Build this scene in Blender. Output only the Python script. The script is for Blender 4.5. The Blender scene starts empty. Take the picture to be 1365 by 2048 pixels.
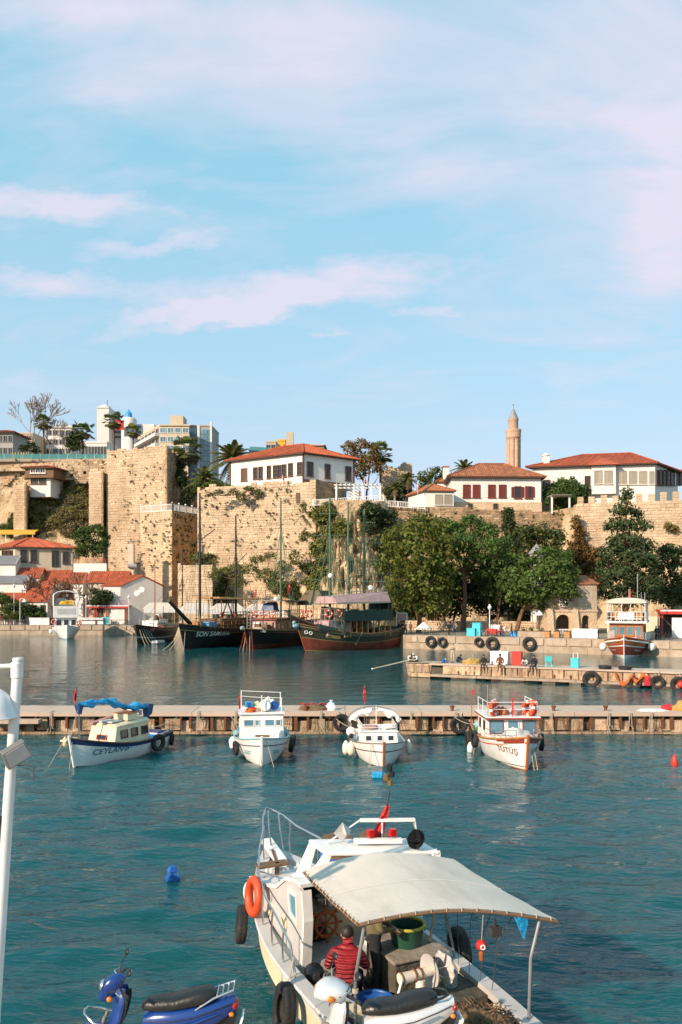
import bpy,math,random
import numpy as np
from mathutils import Vector,Matrix,Euler,noise
random.seed(7);np.random.seed(7)
R=math.radians
scene=bpy.context.scene
col=scene.collection
# ------------------------------------------------------------------ camera, sky, sun
F,H,YH,CX=1600.0,6.7,1200.0,682.5
cam_d=bpy.data.cameras.new('camera')
cam=bpy.data.objects.new('camera',cam_d);col.objects.link(cam)
cam.location=(0,0,H);cam.rotation_euler=(R(90),0,0)
cam_d.sensor_fit='HORIZONTAL';cam_d.sensor_width=36.0
cam_d.lens=36.0*F/1365.0
cam_d.shift_y=(YH-1024.0)/1365.0
cam_d.clip_start=0.1;cam_d.clip_end=9000
scene.camera=cam
SUN_EL,SUN_AZ=R(27),R(226)
world=bpy.data.worlds.new('World');scene.world=world;world.use_nodes=True
wn=world.node_tree;wn.nodes.clear()
def wnode(t,**k):
 n=wn.nodes.new(t)
 for a,b in k.items():setattr(n,a,b)
 return n
out=wnode('ShaderNodeOutputWorld');bg=wnode('ShaderNodeBackground')
sky=wnode('ShaderNodeTexSky',sky_type='NISHITA',sun_disc=False,sun_elevation=SUN_EL,sun_rotation=SUN_AZ,air_density=1.0,dust_density=1.6,ozone_density=1.6,altitude=10)
tc=wnode('ShaderNodeTexCoord');sep=wnode('ShaderNodeSeparateXYZ')
wn.links.new(tc.outputs['Generated'],sep.inputs[0])
def wmath(op,a,b=None,clamp=False):
 n=wnode('ShaderNodeMath',operation=op,use_clamp=clamp)
 for i,v in enumerate((a,b)):
  if v is None:continue
  if isinstance(v,(int,float)):n.inputs[i].default_value=v
  else:wn.links.new(v,n.inputs[i])
 return n.outputs[0]
def wramp(fac,stops):
 n=wnode('ShaderNodeValToRGB');wn.links.new(fac,n.inputs[0])
 e=n.color_ramp.elements
 while len(e)<len(stops):e.new(0.5)
 for el,(p,c)in zip(e,stops):
  el.position=p;el.color=(c,c,c,1)if isinstance(c,(int,float))else (*c,1)
 return n.outputs[0]
 # clouds lie on a flat layer high above: direction / height gives the layer position
zc=wmath('MAXIMUM',sep.outputs['Z'],0.02)
den=wmath('ADD',zc,0.16)
cu=wmath('DIVIDE',sep.outputs['X'],den);cv=wmath('DIVIDE',sep.outputs['Y'],den)
comb=wnode('ShaderNodeCombineXYZ');wn.links.new(cu,comb.inputs[0]);wn.links.new(cv,comb.inputs[1])
yc=wmath('MAXIMUM',sep.outputs['Y'],0.08)
gu=wmath('DIVIDE',sep.outputs['X'],yc);gv=wmath('DIVIDE',sep.outputs['Z'],yc)
gc=wnode('ShaderNodeCombineXYZ');wn.links.new(gu,gc.inputs[0]);wn.links.new(gv,gc.inputs[1])
def banks(lst):
 """soft cloud banks: (azimuth tangent, height tangent, half-width, half-height, slope, weight)"""
 tot=None
 for (u,v,ru,rv,sl,wt)in lst:
  du=wmath('SUBTRACT',gu,u);dv=wmath('SUBTRACT',wmath('SUBTRACT',gv,v),wmath('MULTIPLY',du,sl))
  a_=wmath('DIVIDE',du,ru);b_=wmath('DIVIDE',dv,rv)
  e=wmath('MULTIPLY',wmath('EXPONENT',wmath('MULTIPLY',wmath('ADD',wmath('MULTIPLY',a_,a_),wmath('MULTIPLY',b_,b_)),-1.0)),wt)
  tot=e if tot is None else wmath('ADD',tot,e)
 return tot
def noise_at(scale,loc,rotz,detail,rough,stretch,dist=0.6,src=None):
 mp=wnode('ShaderNodeMapping');wn.links.new((src or comb.outputs[0]),mp.inputs[0])
 mp.inputs['Location'].default_value=loc;mp.inputs['Rotation'].default_value=(0,0,rotz);mp.inputs['Scale'].default_value=stretch
 nz=wnode('ShaderNodeTexNoise');wn.links.new(mp.outputs[0],nz.inputs['Vector'])
 nz.inputs['Scale'].default_value=scale;nz.inputs['Detail'].default_value=detail
 nz.inputs['Roughness'].default_value=rough;nz.inputs['Distortion'].default_value=dist
 return nz.outputs['Fac']
w1=noise_at(7.0,(3.1,1.7,0),0.0,7,0.62,(0.75,1.6,1),0.0,gc.outputs[0]);w2=noise_at(9.0,(8.4,5.2,0),0.0,7,0.62,(0.8,1.7,1),0.0,gc.outputs[0])
gu0,gv0=gu,gv
gu=wmath('ADD',gu,wmath('MULTIPLY',wmath('SUBTRACT',w1,0.5),0.24));gv=wmath('ADD',gv,wmath('MULTIPLY',wmath('SUBTRACT',w2,0.5),0.085))
n_hi=noise_at(2.6,(2.35,0.4,0),R(30),8,0.6,(0.7,1.5,1),0.9)
n_lo=noise_at(16.0,(7.3,3.1,0),R(6),8,0.66,(0.6,1.5,1),0.3,gc.outputs[0])
b_hi=banks([(-0.06,0.70,0.20,0.085,0.10,0.40),(-0.37,0.745,0.20,0.04,0.0,0.34),(0.36,0.68,0.20,0.16,0.0,0.42),(0.42,0.47,0.095,0.12,0.35,0.50),(0.10,0.545,0.17,0.05,-0.25,0.24),(-0.3,0.63,0.09,0.03,0.25,0.16),(-0.25,0.53,0.12,0.02,0.2,0.13)])
b_lo=banks([(-0.38,0.497,0.19,0.022,-0.08,0.56),(-0.22,0.445,0.085,0.014,0.12,0.46),(-0.36,0.395,0.12,0.02,0.02,0.46),(-0.02,0.395,0.19,0.032,0.12,0.56),(-0.16,0.355,0.15,0.013,0.16,0.46),(0.13,0.356,0.06,0.008,0.0,0.42),(-0.03,0.33,0.03,0.006,0,0.35),(-0.35,0.26,0.3,0.03,0,0.25),(0.28,0.28,0.14,0.02,-0.1,0.25)])
c1=wmath('MULTIPLY',wramp(wmath('ADD',wmath('MULTIPLY',n_hi,0.85),b_hi),[(0.42,0.0),(0.90,1.0)]),0.95)
c2=wmath('MULTIPLY',wramp(wmath('ADD',wmath('MULTIPLY',n_lo,0.8),b_lo),[(0.56,0.0),(0.94,1.0)]),0.86)
cm=wmath('MAXIMUM',c1,c2)
hz=wramp(sep.outputs['Z'],[(0.0,(3.7,3.95,4.7)),(0.12,(3.35,4.05,4.85)),(0.26,(2.7,4.15,5.0)),(0.62,(1.45,3.85,4.9))])
mixh=wnode('ShaderNodeMixRGB');mixh.inputs[0].default_value=0.75;wn.links.new(sky.outputs[0],mixh.inputs[1]);wn.links.new(hz,mixh.inputs[2])
mixc=wnode('ShaderNodeMixRGB');wn.links.new(cm,mixc.inputs[0]);wn.links.new(mixh.outputs[0],mixc.inputs[1])
mixc.inputs[2].default_value=(4.25,4.05,4.8,1)
wn.links.new(mixc.outputs[0],bg.inputs[0]);bg.inputs[1].default_value=0.148
wn.links.new(bg.outputs[0],out.inputs[0])
sd=bpy.data.lights.new('sun','SUN');sun=bpy.data.objects.new('sun',sd);col.objects.link(sun)
sd.energy=4.9;sd.angle=R(0.6);sd.color=(1.0,0.79,0.60)
to_sun=Vector((math.sin(SUN_AZ)*math.cos(SUN_EL),math.cos(SUN_AZ)*math.cos(SUN_EL),math.sin(SUN_EL)))
sun.rotation_euler=to_sun.to_track_quat('Z','Y').to_euler()
scene.view_settings.view_transform='Standard';scene.view_settings.look='None'
scene.view_settings.exposure=0.36;scene.view_settings.gamma=1.0
scene.cycles.use_denoising=True
scene.cycles.max_bounces=5;scene.cycles.diffuse_bounces=2;scene.cycles.glossy_bounces=2
scene.cycles.transparent_max_bounces=8;scene.cycles.transmission_bounces=4
scene.cycles.caustics_reflective=False;scene.cycles.caustics_refractive=False
def P(px,py,D):return Vector(((px-CX)*D/F,D,H+(YH-py)*D/F))
def PX(px,D):return (px-CX)*D/F
def PZ(py,D):return H+(YH-py)*D/F
# ------------------------------------------------------------------ materials
MATS={}
def mat(name,c,rough=0.7,var=0.12,vscale=3.0,bump=0.0,bscale=20.0,metal=0.0,c2=None,tint=0.0,rnd=0.0,spec=None,alpha=None,trans=0.0,stain=None,stain_amt=0.0,stain_scale=(1,1,0.25),emis=None,coords='Object',sub=0.0):
 """procedural surface: base colour with noise variation, per-face tint attribute, per-object variation, stains and bump"""
 m=bpy.data.materials.new(name);m.use_nodes=True;MATS[name]=m
 nt=m.node_tree;N=nt.nodes;L=nt.links;b=N['Principled BSDF']
 t=N.new('ShaderNodeTexCoord')
 if coords=='World':
  geo=N.new('ShaderNodeNewGeometry');co=geo.outputs['Position']
 else:co=t.outputs[coords]
 nz=N.new('ShaderNodeTexNoise');nz.inputs['Scale'].default_value=vscale;nz.inputs['Detail'].default_value=6
 nz.inputs['Roughness'].default_value=0.62
 L.new(co,nz.inputs['Vector'])
 rp=N.new('ShaderNodeValToRGB');rp.color_ramp.elements[0].position=0.3;rp.color_ramp.elements[1].position=0.7
 lo=tuple(max(0,x*(1-var))for x in c);hi=tuple(min(1,x*(1+var))for x in (c2 or c))
 if c2:lo=c
 rp.color_ramp.elements[0].color=(*lo,1);rp.color_ramp.elements[1].color=(*hi,1)
 L.new(nz.outputs['Fac'],rp.inputs[0]);cur=rp.outputs[0]
 def mulfac(src,amt):
  nonlocal cur
  mr=N.new('ShaderNodeMapRange');mr.inputs['To Min'].default_value=1-amt;mr.inputs['To Max'].default_value=1+amt
  L.new(src,mr.inputs['Value'])
  mx=N.new('ShaderNodeVectorMath');mx.operation='SCALE'
  L.new(cur,mx.inputs[0]);L.new(mr.outputs[0],mx.inputs['Scale']);cur=mx.outputs[0]
 if tint:
  a=N.new('ShaderNodeAttribute');a.attribute_name='tint';mulfac(a.outputs['Fac'],tint)
 if rnd:
  o=N.new('ShaderNodeObjectInfo');mulfac(o.outputs['Random'],rnd)
 if stain:
  mp=N.new('ShaderNodeMapping');mp.inputs['Scale'].default_value=stain_scale;L.new(co,mp.inputs[0])
  n2=N.new('ShaderNodeTexNoise');n2.inputs['Scale'].default_value=1.0;n2.inputs['Detail'].default_value=5
  n2.inputs['Roughness'].default_value=0.65;L.new(mp.outputs[0],n2.inputs['Vector'])
  r2=N.new('ShaderNodeValToRGB');r2.color_ramp.elements[0].position=0.48;r2.color_ramp.elements[1].position=0.68
  r2.color_ramp.elements[0].color=(0,0,0,1);r2.color_ramp.elements[1].color=(stain_amt,)*3+(1,)
  L.new(n2.outputs['Fac'],r2.inputs[0])
  mx=N.new('ShaderNodeMixRGB');L.new(r2.outputs[0],mx.inputs[0]);L.new(cur,mx.inputs[1]);mx.inputs[2].default_value=(*stain,1)
  cur=mx.outputs[0]
 L.new(cur,b.inputs['Base Color'])
 b.inputs['Roughness'].default_value=rough;b.inputs['Metallic'].default_value=metal
 if spec is not None:b.inputs['Specular IOR Level'].default_value=spec
 if alpha is not None:b.inputs['Alpha'].default_value=alpha
 if trans:b.inputs['Transmission Weight'].default_value=trans
 if emis:b.inputs['Emission Color'].default_value=(*emis[0],1);b.inputs['Emission Strength'].default_value=emis[1]
 if bump:
  n3=N.new('ShaderNodeTexNoise');n3.inputs['Scale'].default_value=bscale;n3.inputs['Detail'].default_value=5
  L.new(co,n3.inputs['Vector'])
  bm=N.new('ShaderNodeBump');bm.inputs['Strength'].default_value=bump;bm.inputs['Distance'].default_value=1.0/bscale
  L.new(n3.outputs['Fac'],bm.inputs['Height']);L.new(bm.outputs[0],b.inputs['Normal'])
 return m
M=MATS
def leafmat(name,c,tint=0.55,rnd=0.12):
 m=mat(name,c,rough=0.6,var=0.25,vscale=0.35,tint=tint,rnd=rnd,spec=0.25)
 nt=m.node_tree;b=nt.nodes['Principled BSDF'];o=nt.nodes['Material Output']
 tr=nt.nodes.new('ShaderNodeBsdfTranslucent');mx=nt.nodes.new('ShaderNodeMixShader');mx.inputs[0].default_value=0.32
 src=b.inputs['Base Color'].links[0].from_socket
 nt.links.new(src,tr.inputs[0]);nt.links.new(b.outputs[0],mx.inputs[1]);nt.links.new(tr.outputs[0],mx.inputs[2])
 nt.links.new(mx.outputs[0],o.inputs[0]);return m
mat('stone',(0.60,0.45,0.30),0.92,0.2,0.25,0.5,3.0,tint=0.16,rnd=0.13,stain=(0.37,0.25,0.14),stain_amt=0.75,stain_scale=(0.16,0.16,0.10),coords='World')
mat('stone_core',(0.52,0.38,0.25),0.95,0.25,0.3,0.8,2.0,stain=(0.32,0.225,0.13),stain_amt=0.6,stain_scale=(0.2,0.2,0.1))
mat('stone_wall',(0.58,0.435,0.29),0.92,0.2,0.25,0.6,3.0,tint=0.24,stain=(0.34,0.24,0.135),stain_amt=0.6,stain_scale=(0.22,0.22,0.12))
mat('stone_red_shade',(0.40,0.265,0.15),0.92,0.25,0.4,0.6,3.0,tint=0.35,stain=(0.13,0.09,0.06),stain_amt=0.6,stain_scale=(0.3,0.3,0.15))  # reddish rubble colour; its darker tone also paints shade on side faces
mat('cliff',(0.40,0.285,0.165),0.95,0.2,0.35,1.0,1.6,c2=(0.56,0.42,0.27),stain=(0.17,0.14,0.065),stain_amt=0.8,stain_scale=(0.25,0.25,0.13))
mat('soil',(0.12,0.09,0.05),0.95,0.3,0.4,0.5,3.0)
mat('paving',(0.30,0.25,0.19),0.9,0.18,0.8,0.3,6.0,tint=0.15,rnd=0.15)
mat('concrete',(0.42,0.335,0.25),0.9,0.16,1.2,0.35,9.0,tint=0.14,rnd=0.12,coords='World',stain=(0.24,0.15,0.085),stain_amt=0.7,stain_scale=(1.1,1.1,0.5))
mat('concrete_pale',(0.54,0.405,0.315),0.9,0.12,0.9,0.3,10.0,rnd=0.06,stain=(0.36,0.27,0.20),stain_amt=0.6,stain_scale=(0.8,0.8,0.8))
mat('concrete_rust',(0.46,0.33,0.215),0.9,0.28,2.2,0.7,9.0,rnd=0.28,coords='World',stain=(0.15,0.065,0.03),stain_amt=0.9,stain_scale=(3.2,3.2,0.9))
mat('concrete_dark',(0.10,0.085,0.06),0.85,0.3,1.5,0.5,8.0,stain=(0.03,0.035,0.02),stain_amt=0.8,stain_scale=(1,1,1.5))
mat('rust',(0.16,0.06,0.025),0.9,0.35,6,0.4,20)
mat('white_wall',(0.74,0.70,0.655),0.85,0.05,0.6,0.12,9.0,stain=(0.60,0.54,0.47),stain_amt=0.5,stain_scale=(0.5,0.5,0.16))
mat('cream_wall',(0.60,0.50,0.37),0.88,0.1,0.6,0.15,8.0,stain=(0.42,0.32,0.22),stain_amt=0.55,stain_scale=(0.6,0.6,0.2))
mat('far_white',(0.66,0.62,0.58),0.85,0.06,0.3)
mat('far_cream',(0.50,0.42,0.30),0.85,0.08,0.3)
mat('far_grey',(0.34,0.32,0.30),0.85,0.1,0.3)
mat('roof_tile',(0.40,0.088,0.036),0.85,0.3,1.2,0.4,8.0,tint=0.4,stain=(0.24,0.075,0.04),stain_amt=0.6,stain_scale=(0.7,0.7,0.7))
mat('roof_old',(0.32,0.115,0.05),0.88,0.35,1.2,0.5,8.0,tint=0.4,stain=(0.16,0.08,0.045),stain_amt=0.7,stain_scale=(0.8,0.8,0.8))
mat('eave_wood',(0.10,0.045,0.025),0.75,0.2,4)
mat('shutter_brown',(0.11,0.06,0.035),0.7,0.2,5,rnd=0.2)
mat('shutter_red',(0.16,0.03,0.02),0.65,0.2,5,rnd=0.15)
mat('shutter_grey',(0.36,0.32,0.25),0.75,0.12,5,rnd=0.12)
mat('glass_dark',(0.018,0.022,0.026),0.08,0.2,2,spec=0.6)
mat('glass_blue',(0.10,0.22,0.29),0.06,0.2,0.5,spec=0.8,rnd=0.25)
mat('glass_teal',(0.06,0.26,0.26),0.15,0.15,1,alpha=0.75,spec=0.5)
mat('trunk',(0.15,0.085,0.05),0.92,0.35,2.5,0.8,8.0)
mat('trunk_pale',(0.30,0.23,0.17),0.92,0.3,2.5,0.6,8.0)
mat('twig',(0.27,0.21,0.17),0.9,0.25,3.0)
mat('twig_brown',(0.17,0.085,0.05),0.9,0.25,3.0)
leafmat('leaf_yellow',(0.135,0.145,0.026));leafmat('leaf_green',(0.085,0.125,0.026));leafmat('leaf_pine',(0.095,0.165,0.036))
leafmat('leaf_dark',(0.045,0.068,0.022));leafmat('leaf_conifer',(0.0675,0.102,0.039));leafmat('leaf_rust',(0.225,0.1125,0.0375))
leafmat('leaf_palm',(0.1425,0.15,0.0375));leafmat('leaf_palm_dark',(0.10,0.12,0.04));leafmat('leaf_dry',(0.24,0.18,0.1))
leafmat('leaf_weed',(0.198,0.189,0.054));leafmat('leaf_grey',(0.1275,0.1425,0.075));leafmat('leaf_bush',(0.075,0.1275,0.03))
mat('boat_white',(0.78,0.755,0.72),0.42,0.05,1.5,0.05,6,stain=(0.60,0.54,0.47),stain_amt=0.5,stain_scale=(1.6,1.6,0.6))
mat('hull_white',(0.80,0.79,0.775),0.4,0.04,1.5,0.05,6)
mat('boat_cream',(0.70,0.60,0.40),0.5,0.06,1.5,0.05,6,stain=(0.50,0.40,0.27),stain_amt=0.5,stain_scale=(1.5,1.5,0.6))
mat('boat_grey',(0.52,0.50,0.48),0.5,0.07,2,0.05,6,stain=(0.36,0.33,0.30),stain_amt=0.4,stain_scale=(1.5,1.5,0.8))
mat('boat_navy',(0.018,0.03,0.10),0.4,0.2,2)
mat('boat_blue',(0.05,0.30,0.62),0.5,0.15,2)
mat('boat_teal',(0.22,0.40,0.44),0.5,0.15,2)
mat('boat_red',(0.30,0.045,0.02),0.45,0.2,2,stain=(0.12,0.03,0.015),stain_amt=0.5,stain_scale=(1,1,0.5))
mat('boat_orange',(0.48,0.10,0.02),0.5,0.2,2)
mat('boat_black',(0.014,0.014,0.014),0.5,0.3,1.5,0.1,5,stain=(0.05,0.04,0.03),stain_amt=0.5,stain_scale=(0.6,0.6,0.3))
mat('boat_green',(0.048,0.044,0.026),0.55,0.25,1.5,0.1,5,stain=(0.05,0.05,0.03),stain_amt=0.4,stain_scale=(0.6,0.6,0.3))
mat('boat_maroon',(0.25,0.055,0.03),0.55,0.25,1.2,0.1,5,stain=(0.05,0.02,0.015),stain_amt=0.6,stain_scale=(0.5,0.5,0.3))
mat('boat_pink',(0.42,0.22,0.18),0.6,0.15,1.5)
mat('wood_red',(0.34,0.095,0.025),0.4,0.25,3.0,0.1,10)
mat('wood_warm',(0.42,0.19,0.055),0.5,0.25,3.0)
mat('wood_brown',(0.16,0.085,0.04),0.7,0.3,4.0,0.2,12)
mat('stone_old',(0.46,0.325,0.205),0.92,0.3,0.4,0.8,2.5,tint=0.3,stain=(0.22,0.15,0.085),stain_amt=0.7,stain_scale=(0.3,0.3,0.14))
mat('wood_grey',(0.27,0.235,0.19),0.85,0.25,4.0,0.3,10)
mat('thatch',(0.17,0.125,0.08),0.95,0.35,5.0,0.9,9)
mat('mast_black',(0.02,0.022,0.02),0.6,0.2,2)
mat('mast_green',(0.075,0.14,0.085),0.6,0.2,2,rnd=0.15)
mat('rope',(0.42,0.36,0.27),0.9,0.2,9)
mat('rope_dark',(0.09,0.075,0.055),0.9,0.2,9)
mat('rope_green',(0.10,0.23,0.13),0.8,0.2,9)
mat('rubber',(0.012,0.012,0.013),0.75,0.35,4,0.25,14,stain=(0.06,0.05,0.04),stain_amt=0.6,stain_scale=(3,3,3))
mat('ring_orange',(0.62,0.07,0.018),0.5,0.12,4)
mat('flag_red',(0.52,0.018,0.018),0.75,0.1,3)
mat('red_paint',(0.52,0.03,0.02),0.5,0.15,3)
mat('red_cloth',(0.40,0.015,0.018),0.55,0.2,6)
mat('flag_white',(0.82,0.80,0.78),0.75,0.04,3)
mat('white_paint',(0.80,0.785,0.76),0.5,0.05,3,stain=(0.58,0.51,0.42),stain_amt=0.35,stain_scale=(1.5,1.5,0.5))
mat('lamp_paint',(0.74,0.73,0.72),0.35,0.05,2,0.04,10,stain=(0.50,0.46,0.42),stain_amt=0.45,stain_scale=(5,5,0.9))
mat('white_cloth',(0.80,0.765,0.71),0.85,0.05,2,0.25,9)
mat('canopy_cloth',(0.60,0.53,0.455),0.8,0.05,1.3,0.06,14,stain=(0.43,0.37,0.30),stain_amt=0.5,stain_scale=(0.8,2.0,1))
mat('awning_red',(0.50,0.035,0.03),0.7,0.15,2)
mat('awning_yellow',(0.66,0.36,0.03),0.7,0.12,2)
mat('awning_green',(0.012,0.035,0.03),0.8,0.25,2)
mat('awning_mauve',(0.42,0.28,0.27),0.8,0.15,1.5)
mat('tarp_blue',(0.02,0.32,0.62),0.42,0.2,3,0.5,8)
mat('tarp_dark',(0.01,0.06,0.17),0.5,0.2,3)
mat('turquoise',(0.05,0.50,0.58),0.5,0.12,3)
mat('blue_plastic',(0.012,0.085,0.33),0.38,0.2,3,rnd=0.12)
mat('green_plastic',(0.03,0.20,0.05),0.5,0.2,3)
mat('tub_green',(0.015,0.075,0.045),0.45,0.2,3)
mat('tub_rim',(0.42,0.38,0.05),0.5,0.15,5)
mat('orange_net',(0.55,0.12,0.02),0.9,0.3,8,0.5,20)
mat('net_brown',(0.17,0.105,0.055),0.95,0.35,6,0.9,25,tint=0.5)
mat('net_red',(0.45,0.03,0.04),0.95,0.25,6,0.8,25)
mat('net_yellow',(0.42,0.27,0.08),0.95,0.25,6,0.8,25)
mat('buoy_red',(0.66,0.04,0.02),0.45,0.1,3)
mat('fender',(0.72,0.66,0.55),0.5,0.08,3,stain=(0.45,0.36,0.22),stain_amt=0.6,stain_scale=(2,2,2))
mat('steel',(0.55,0.56,0.57),0.22,0.1,3,metal=0.9)
mat('steel_dull',(0.32,0.32,0.31),0.45,0.2,3,metal=0.6)
mat('iron',(0.045,0.042,0.04),0.55,0.2,5)
mat('plastic_black',(0.014,0.014,0.015),0.42,0.2,4)
mat('seat_black',(0.016,0.015,0.014),0.36,0.25,5,0.2,22)
mat('scoot_blue',(0.008,0.042,0.21),0.24,0.1,3,spec=0.7)
mat('scoot_silver',(0.66,0.655,0.65),0.25,0.06,3,metal=0.25,spec=0.6)
mat('lens_orange',(0.72,0.20,0.02),0.15,0.15,8)
mat('lens_red',(0.50,0.015,0.01),0.15,0.15,8)
mat('bottle',(0.40,0.46,0.48),0.08,0.1,3,alpha=0.45)
mat('skin',(0.42,0.24,0.16),0.6,0.1,9)
mat('hair',(0.022,0.016,0.012),0.6,0.3,20)
mat('cloth_black',(0.018,0.018,0.02),0.9,0.25,9,0.3,30)
mat('cloth_navy',(0.02,0.035,0.085),0.9,0.2,9,0.3,30)
mat('cloth_blue',(0.06,0.13,0.30),0.9,0.2,9,0.3,30)
mat('cloth_grey',(0.22,0.21,0.20),0.9,0.2,9,0.3,30)
mat('cloth_white',(0.68,0.65,0.61),0.9,0.08,9,0.3,30)
mat('cloth_tan',(0.46,0.36,0.26),0.9,0.1,9,0.3,30)
mat('cloth_olive',(0.15,0.125,0.06),0.9,0.2,9,0.3,30)
mat('cloth_red',(0.26,0.012,0.016),0.5,0.2,7,0.3,20)
mat('cloth_brown',(0.17,0.07,0.045),0.9,0.2,9,0.3,30)
mat('turbid',(0.30,0.25,0.15),0.5,0.3,2)
mat('brass',(0.35,0.22,0.08),0.35,0.2,5,metal=0.7)
mat('minaret',(0.52,0.345,0.245),0.9,0.15,0.8,0.4,4.0,tint=0.2,stain=(0.40,0.25,0.17),stain_amt=0.4,stain_scale=(0.6,0.6,0.3))
mat('lead',(0.26,0.25,0.26),0.6,0.15,1)
mat('ink_blue',(0.03,0.09,0.20),0.6,0.1,5)
mat('ink_brown',(0.17,0.075,0.025),0.6,0.1,5)
mat('ink_gold',(0.35,0.25,0.08),0.6,0.1,5)
# ------------------------------------------------------------------ mesh builder
class MB:
 def __init__(s):s.v=[];s.f=[];s.m=[];s.t=[]
 def face(s,pts,m=0,t=0.5):
  i=len(s.v);s.v.extend(tuple(p)for p in pts);s.f.append(tuple(range(i,i+len(pts))));s.m.append(m);s.t.append(t)
 def hexa(s,c,m=0,t=0.5):
  """8 corners: bottom ring 0-3 counter-clockwise, top ring 4-7"""
  i=len(s.v);s.v.extend(tuple(p)for p in c)
  for q in ((3,2,1,0),(4,5,6,7),(0,1,5,4),(1,2,6,5),(2,3,7,6),(3,0,4,7)):
   s.f.append(tuple(i+k for k in q));s.m.append(m);s.t.append(t)
 def box(s,x0,x1,y0,y1,z0,z1,m=0,t=0.5):
  s.hexa([(x0,y0,z0),(x1,y0,z0),(x1,y1,z0),(x0,y1,z0),(x0,y0,z1),(x1,y0,z1),(x1,y1,z1),(x0,y1,z1)],m,t)
 def bar(s,a,b,w,h=None,m=0,t=0.5,up=(0,0,1)):
  a,b=Vector(a),Vector(b);h=h or w;d=(b-a).normalized();up=Vector(up)
  if abs(d.dot(up))>0.99:up=Vector((1,0,0))
  x=d.cross(up).normalized()*w/2;y=x.cross(d).normalized()*h/2
  s.hexa([a-x-y,a+x-y,b+x-y,b-x-y,a-x+y,a+x+y,b+x+y,b-x+y],m,t)
 def rings(s,rings,m=0,cap=True,closed=True,t=0.5):
  n=len(rings[0]);i0=len(s.v)
  for r in rings:s.v.extend(tuple(p)for p in r)
  for k in range(len(rings)-1):
   for j in range(n if closed else n-1):
    a=i0+k*n+j;b=i0+k*n+(j+1)%n
    s.f.append((a,b,b+n,a+n));s.m.append(m);s.t.append(t)
  if cap and closed:
   s.f.append(tuple(i0+j for j in reversed(range(n))));s.m.append(m);s.t.append(t)
   k=i0+(len(rings)-1)*n
   s.f.append(tuple(k+j for j in range(n)));s.m.append(m);s.t.append(t)
 def tube(s,pts,r,n=8,m=0,cap=True,t=0.5,flat=1.0):
  pts=[Vector(p)for p in pts];k=len(pts)
  rr=r if isinstance(r,(list,tuple))else [r]*k
  rg=[];ref=None
  for i,p in enumerate(pts):
   d=(pts[min(i+1,k-1)]-pts[max(i-1,0)])
   if d.length<1e-9:d=Vector((0,0,1))
   d.normalize()
   if ref is None:
    ref=Vector((0,0,1))if abs(d.z)<0.9 else Vector((1,0,0))
   x=d.cross(ref).normalized();y=x.cross(d).normalized();ref=y
   rg.append([p+(x*math.cos(2*math.pi*j/n)+y*flat*math.sin(2*math.pi*j/n))*rr[i]for j in range(n)])
   # tube rings run counter-clockwise seen from the start: reverse for outward faces
  s.rings([list(reversed(q))for q in rg],m,cap,True,t)
 def lathe(s,prof,o=(0,0,0),n=16,m=0,cap=True,axis='Z',t=0.5,sx=1.0,sy=1.0):
  o=Vector(o);rg=[]
  for r,z in prof:
   ring=[]
   for j in range(n):
    a=2*math.pi*j/n;p=Vector((r*sx*math.cos(a),r*sy*math.sin(a),z))
    if axis=='Y':p=Vector((p.x,p.z,-p.y))
    elif axis=='X':p=Vector((p.z,p.x,p.y))
    ring.append(o+p)
   rg.append(ring)
  s.rings(rg,m,cap,True,t)
 def torus(s,o,R_,r,axis=(0,0,1),n=20,k=8,m=0,m2=None,t=0.5):
  o=Vector(o);ax=Vector(axis).normalized();q=ax.to_track_quat('Z','Y')
  i0=len(s.v)
  for i in range(n):
   a=2*math.pi*i/n
   for j in range(k):
    b=2*math.pi*j/k
    s.v.append(tuple(o+q@Vector(((R_+r*math.cos(b))*math.cos(a),(R_+r*math.cos(b))*math.sin(a),r*math.sin(b)))))
  for i in range(n):
   for j in range(k):
    a=i0+i*k+j;b=i0+((i+1)%n)*k+j;c=i0+((i+1)%n)*k+(j+1)%k;d=i0+i*k+(j+1)%k
    s.f.append((a,b,c,d));s.m.append(m2 if (m2 is not None and (i%(n//4))==0)else m);s.t.append(t)
 def ball(s,o,rx,ry=None,rz=None,n=12,k=8,m=0,t=0.5,jit=0.0):
  ry=ry or rx;rz=rz or rx;o=Vector(o);rg=[]
  for i in range(1,k):
   a=math.pi*i/k;ring=[]
   for j in range(n):
    b=2*math.pi*j/n;q=1+jit*(random.random()-0.5)
    ring.append(o+Vector((rx*math.sin(a)*math.cos(b)*q,ry*math.sin(a)*math.sin(b)*q,-rz*math.cos(a)*q)))
   rg.append(ring)
  s.rings(rg,m,True,True,t)
 def build(s,name,mats,parent=None,smooth=False,bevel=0.0,loc=None,rz=None,subsurf=0,kind=None):
  me=bpy.data.meshes.new(name);me.from_pydata(s.v,[],s.f)
  if not isinstance(mats,(list,tuple)):mats=[mats]
  for q in mats:me.materials.append(M[q]if isinstance(q,str)else q)
  if len(mats)>1:me.polygons.foreach_set('material_index',s.m)
  a=me.attributes.new('tint','FLOAT','FACE');a.data.foreach_set('value',s.t)
  if smooth:me.polygons.foreach_set('use_smooth',[True]*len(s.f))
  me.update()
  o=bpy.data.objects.new(name,me);col.objects.link(o)
  if parent:o.parent=parent
  if loc is not None:o.location=loc
  if rz is not None:o.rotation_euler=(0,0,rz)
  if bevel:
   b=o.modifiers.new('bevel','BEVEL');b.width=bevel;b.segments=2;b.limit_method='ANGLE'
  if subsurf:
   b=o.modifiers.new('sub','SUBSURF');b.levels=subsurf;b.render_levels=subsurf
  if smooth and not subsurf:
   try:me.set_sharp_from_angle(angle=R(40))
   except Exception:pass
  if kind:o['kind']=kind
  return o
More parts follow.
